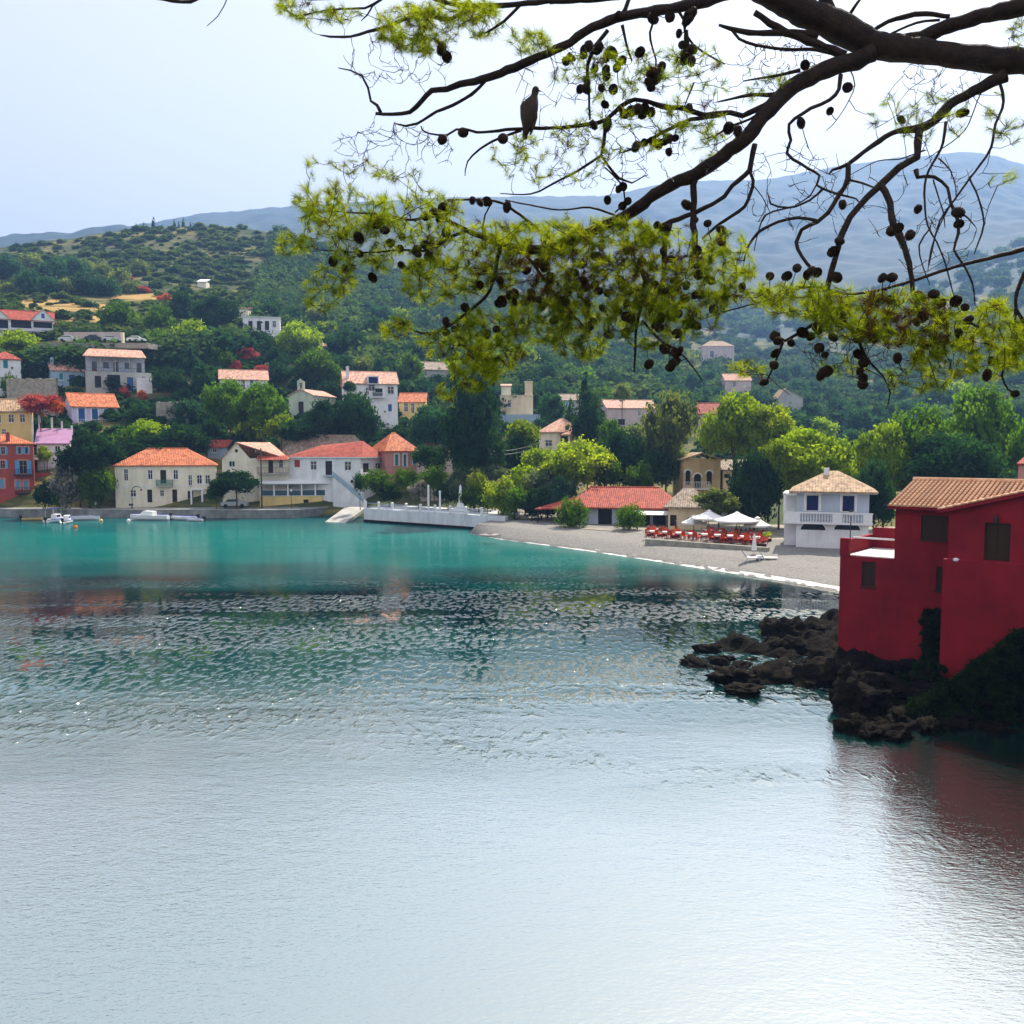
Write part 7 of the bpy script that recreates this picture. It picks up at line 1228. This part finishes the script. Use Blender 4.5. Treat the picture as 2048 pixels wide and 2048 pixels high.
# cones
def cone_mesh(seed, open_=True):
    mb = MB(); r_ = random.Random(seed); n = 9; secs = [(.012, -.042), (.024, -.036), (.031, -.018), (.032, 0), (.027, .02), (.016, .036), (.005, .044)]; mb.lathe([(a * .86, z) for a, z in secs], 10)
    for j in range(9):
        z = -.036 + j * .0088; rb = np.interp(z, [s[1] for s in secs], [s[0] for s in secs])
        for k in range(8):
            a = 2 * math.pi * (k + .5 * (j % 2)) / 8 + r_.uniform(-.06, .06); c, s = math.cos(a), math.sin(a); w_ = rb * .42; t_ = Vector((-s, c, 0)); o_ = Vector((c, s, 0)); pz = Vector((0, 0, z)); k1 = pz + o_ * rb * .78; k2 = pz + o_ * rb * (1.15 + r_.uniform(0, .12)) + Vector((0, 0, .007))
            mb.face([k1 - t_ * w_ + Vector((0, 0, -.003)), k2 - t_ * w_ * .55, k2 + t_ * w_ * .55, k1 + t_ * w_ + Vector((0, 0, -.003))]); mb.face([k2 - t_ * w_ * .55, k1 - t_ * w_ * .7 + Vector((0, 0, .008)), k1 + t_ * w_ * .7 + Vector((0, 0, .008)), k2 + t_ * w_ * .55])
    return mb.mesh('pine_cone', 'cone_brown')
CM = [cone_mesh(s) for s in range(4)]
CP = [(883, 98), (893, 113), (885, 279), (926, 265), (1006, 277), (945, 401), (960, 405), (974, 403), (1014, 414), (886, 404 + 10), (852, 432), (757, 443), (770, 460), (868, 425), (880, 436), (893, 465), (720, 508), (800, 497), (833, 500), (858, 510), (803, 530), (745, 555), (690, 538), (930, 615), (892, 645), (908, 658), (892, 665), (975, 668), (993, 658), (1237, 30), (1306, 37), (1340, 34), (1376, 30), (1380, 36), (1386, 25), (1374, 42), (1358, 67), (1178, 92), (1170, 98), (1196, 96), (1142, 115), (1132, 122), (1190, 137), (1212, 140), (1234, 135), (1213, 153), (1224, 105), (1322, 135), (1305, 145), (1313, 158), (1298, 165), (1302, 175), (1365, 90), (1372, 105), (1370, 118), (1383, 122), (1385, 98), (1160, 178), (1172, 178), (1203, 176), (1210, 209), (1215, 250), (1187, 250), (1244, 222), (1250, 228), (1262, 222), (1275, 218), (1290, 215), (1302, 224), (1285, 230), (1272, 293), (1289, 285), (1306, 283), (1318, 288), (1328, 284), (1338, 304), (1350, 276), (1378, 215), (1338, 277), (1475, 262), (1457, 256), (1246, 373), (1238, 378), (1256, 402), (1215, 400), (1245, 412), (1374, 410), (1314, 450), (1330, 455), (1415, 447), (1443, 483), (1443, 460), (1390, 440), (1300, 470), (1030, 604), (1062, 598), (1085, 612), (1118, 600), (1120, 614), (1136, 585), (1109, 640), (1190, 570), (1197, 582), (1185, 644), (1180, 652), (1218, 670), (1205, 616), (1236, 622), (1252, 665), (1262, 638), (1253, 606), (1288, 592), (1325, 590), (1358, 628), (1310, 650), (1318, 655), (1354, 667), (1326, 697), (1331, 702), (1352, 706), (1360, 700), (1340, 735), (1352, 722), (1298, 728), (1345, 728), (1393, 651), (1427, 618), (1484, 575), (1395, 530), (1685, 409), (1836, 418), (1916, 425), (1918, 448), (1679, 482), (1667, 503), (1540, 552), (1574, 552), (1594, 536), (1622, 541), (1634, 545), (1614, 550), (1765, 556), (1784, 555), (1673, 555), (1745, 592), (1782, 598), (1840, 592), (1868, 588), (1881, 606), (1912, 602), (1936, 640), (1660, 640), (1694, 618), (1678, 645), (1550, 672), (1556, 682), (1582, 686), (1605, 665), (1637, 660), (1551, 706), (1548, 730), (1528, 765), (1638, 696), (1650, 710), (1644, 748), (1655, 742), (1714, 679), (1716, 708), (1728, 724), (1720, 742), (1726, 756), (1725, 768), (1795, 716), (1846, 686), (1838, 710), (1983, 722), (1974, 750), (2030, 788), (1803, 240), (1695, 175), (1610, 130), (1602, 246), (1660, 222), (1925, 226), (1820, 470), (1798, 455), (1783, 462), (1100, 560), (1150, 610), (1240, 560), (1310, 570), (1350, 560), (1000, 560), (1020, 590), (960, 570), (1420, 560), (1400, 590)]
for _ in range(75): a_ = rng.choice(((1080, 560, 120, 60), (1230, 570, 130, 80), (1350, 580, 100, 80), (1830, 640, 110, 50), (1700, 640, 80, 40), (1240, 130, 80, 60), (760, 490, 110, 60))); CP.append((a_[0] + a_[2] * rng.uniform(-1, 1), a_[1] + a_[3] * rng.uniform(-1, 1)))
for i, (px, py) in enumerate(CP):
    q = B3(px, py, rng.uniform(-.25, .05)); o = link('pine_cone', CM[i % 4], pine, q); s = rng.uniform(.68, 1.05); o.scale = (s, s, s * rng.uniform(.9, 1.2)); o.rotation_euler = (rng.uniform(1.2, 4.6), rng.uniform(-.8, .8), rng.uniform(0, 6.28))
    if i % 1 == 0:
        k = int(np.argmin(((N[:nn_] - np.array(q)) ** 2).sum(1))); q2 = Vector(N[k])
        if (q2 - q).length > .05: link('cone_stalk', MB().tube([q2, q2.lerp(q, .5) + Vector((0, 0, -.01)), q], [.004, .0035, .003], 4).mesh('cone_stalk', 'bark'), pine)
# dove on the thin branch
c0 = P(1057, 254, dep(1057, 254)); bd = thing('dove', 'dark dove perched on a thin pine branch, seen from behind', 'bird', tuple(c0), R(20)); sc = dep(1057, 254) / F
prof = [(.0, 5, -4, 6), (10, 2, -3, 12), (24, 0, -2, 17), (38, 2, 2, 17), (50, 6, 4, 13.5), (58, 9, 6, 9), (64, 12, 5, 6.5), (70, 14, 2, 7), (76, 15, 0, 6), (80, 15.5, -1, 3)]
secs = []
for zz, x, y, r_ in [(-24, -6, 6, 4.2), (-16, -5, 5, 5.5), (-8, -3, 3, 8), (2, -1, 0, 12), (14, -1, -2, 16), (28, 0, -3, 18), (40, 3, -2, 16.5), (50, 7, -1, 12.5), (57, 11, 0, 8), (62, 13, 0, 6.6), (67, 14, 0, 7.4), (72, 14.5, -1, 6.8), (76, 15, -1, 3.5)]:
    fl_ = .45 if zz < -5 else .8; secs.append([((x + r_ * math.cos(a)) * sc, (y + r_ * fl_ * math.sin(a)) * sc, (zz + 2) * sc) for a in np.linspace(0, 2 * math.pi, 13)[:-1]])
MB().loft(secs).obj('body', 'bird_feathers', bd, smooth=True); MB().tube([(20 * sc, -3 * sc, 70 * sc), (26 * sc, -6 * sc, 68 * sc)], [.008, .001], 6).obj('beak', 'dark_wood', bd)
for s_ in (-1, 1): MB().loft([[((-1 + s_ * (x + w_ * math.cos(a))) * sc, (y + 5 * math.sin(a)) * sc, zz * sc) for a in np.linspace(0, 2 * math.pi, 9)[:-1]] for zz, x, w_, y in ((-14, 5, 1.5, -1), (0, 9, 4, -3), (18, 12, 6, -5), (36, 12, 6, -4), (46, 10, 2, -2))]).obj('wing', 'bird_feathers', bd, smooth=True); MB().tube([(s_ * 5 * sc, 0, 8 * sc), (s_ * 5 * sc, 0, 2 * sc), (s_ * 5 * sc, -6 * sc, 1.5 * sc)], [.006, .005, .004], 5).obj('leg', 'rust_metal', bd)
# ------------------------------------------------------------------ summer haze over the whole bay
hz_m = bpy.data.materials.new('haze_air'); hz_m.use_nodes = True; nt = hz_m.node_tree; nt.nodes.remove(nt.nodes['Principled BSDF']); pv = nt.nodes.new('ShaderNodeVolumePrincipled')
pv.inputs['Color'].default_value = (0.24, 0.44, 0.86, 1); pv.inputs['Density'].default_value = 0.00031; pv.inputs['Anisotropy'].default_value = 0.35; nt.links.new(pv.outputs[0], nt.nodes['Material Output'].inputs['Volume'])
MATS['haze_air'] = hz_m; zmax = max(v.co.z for v in h2.data.vertices) + 20
zo = MB().box(-3200, 3200, -160, 2700, -16, zmax).obj('haze', 'haze_air'); tag(zo, 'pale blue summer haze over the bay', kind='stuff')
SC.cycles.volume_step_rate = 10; SC.cycles.volume_max_steps = 8
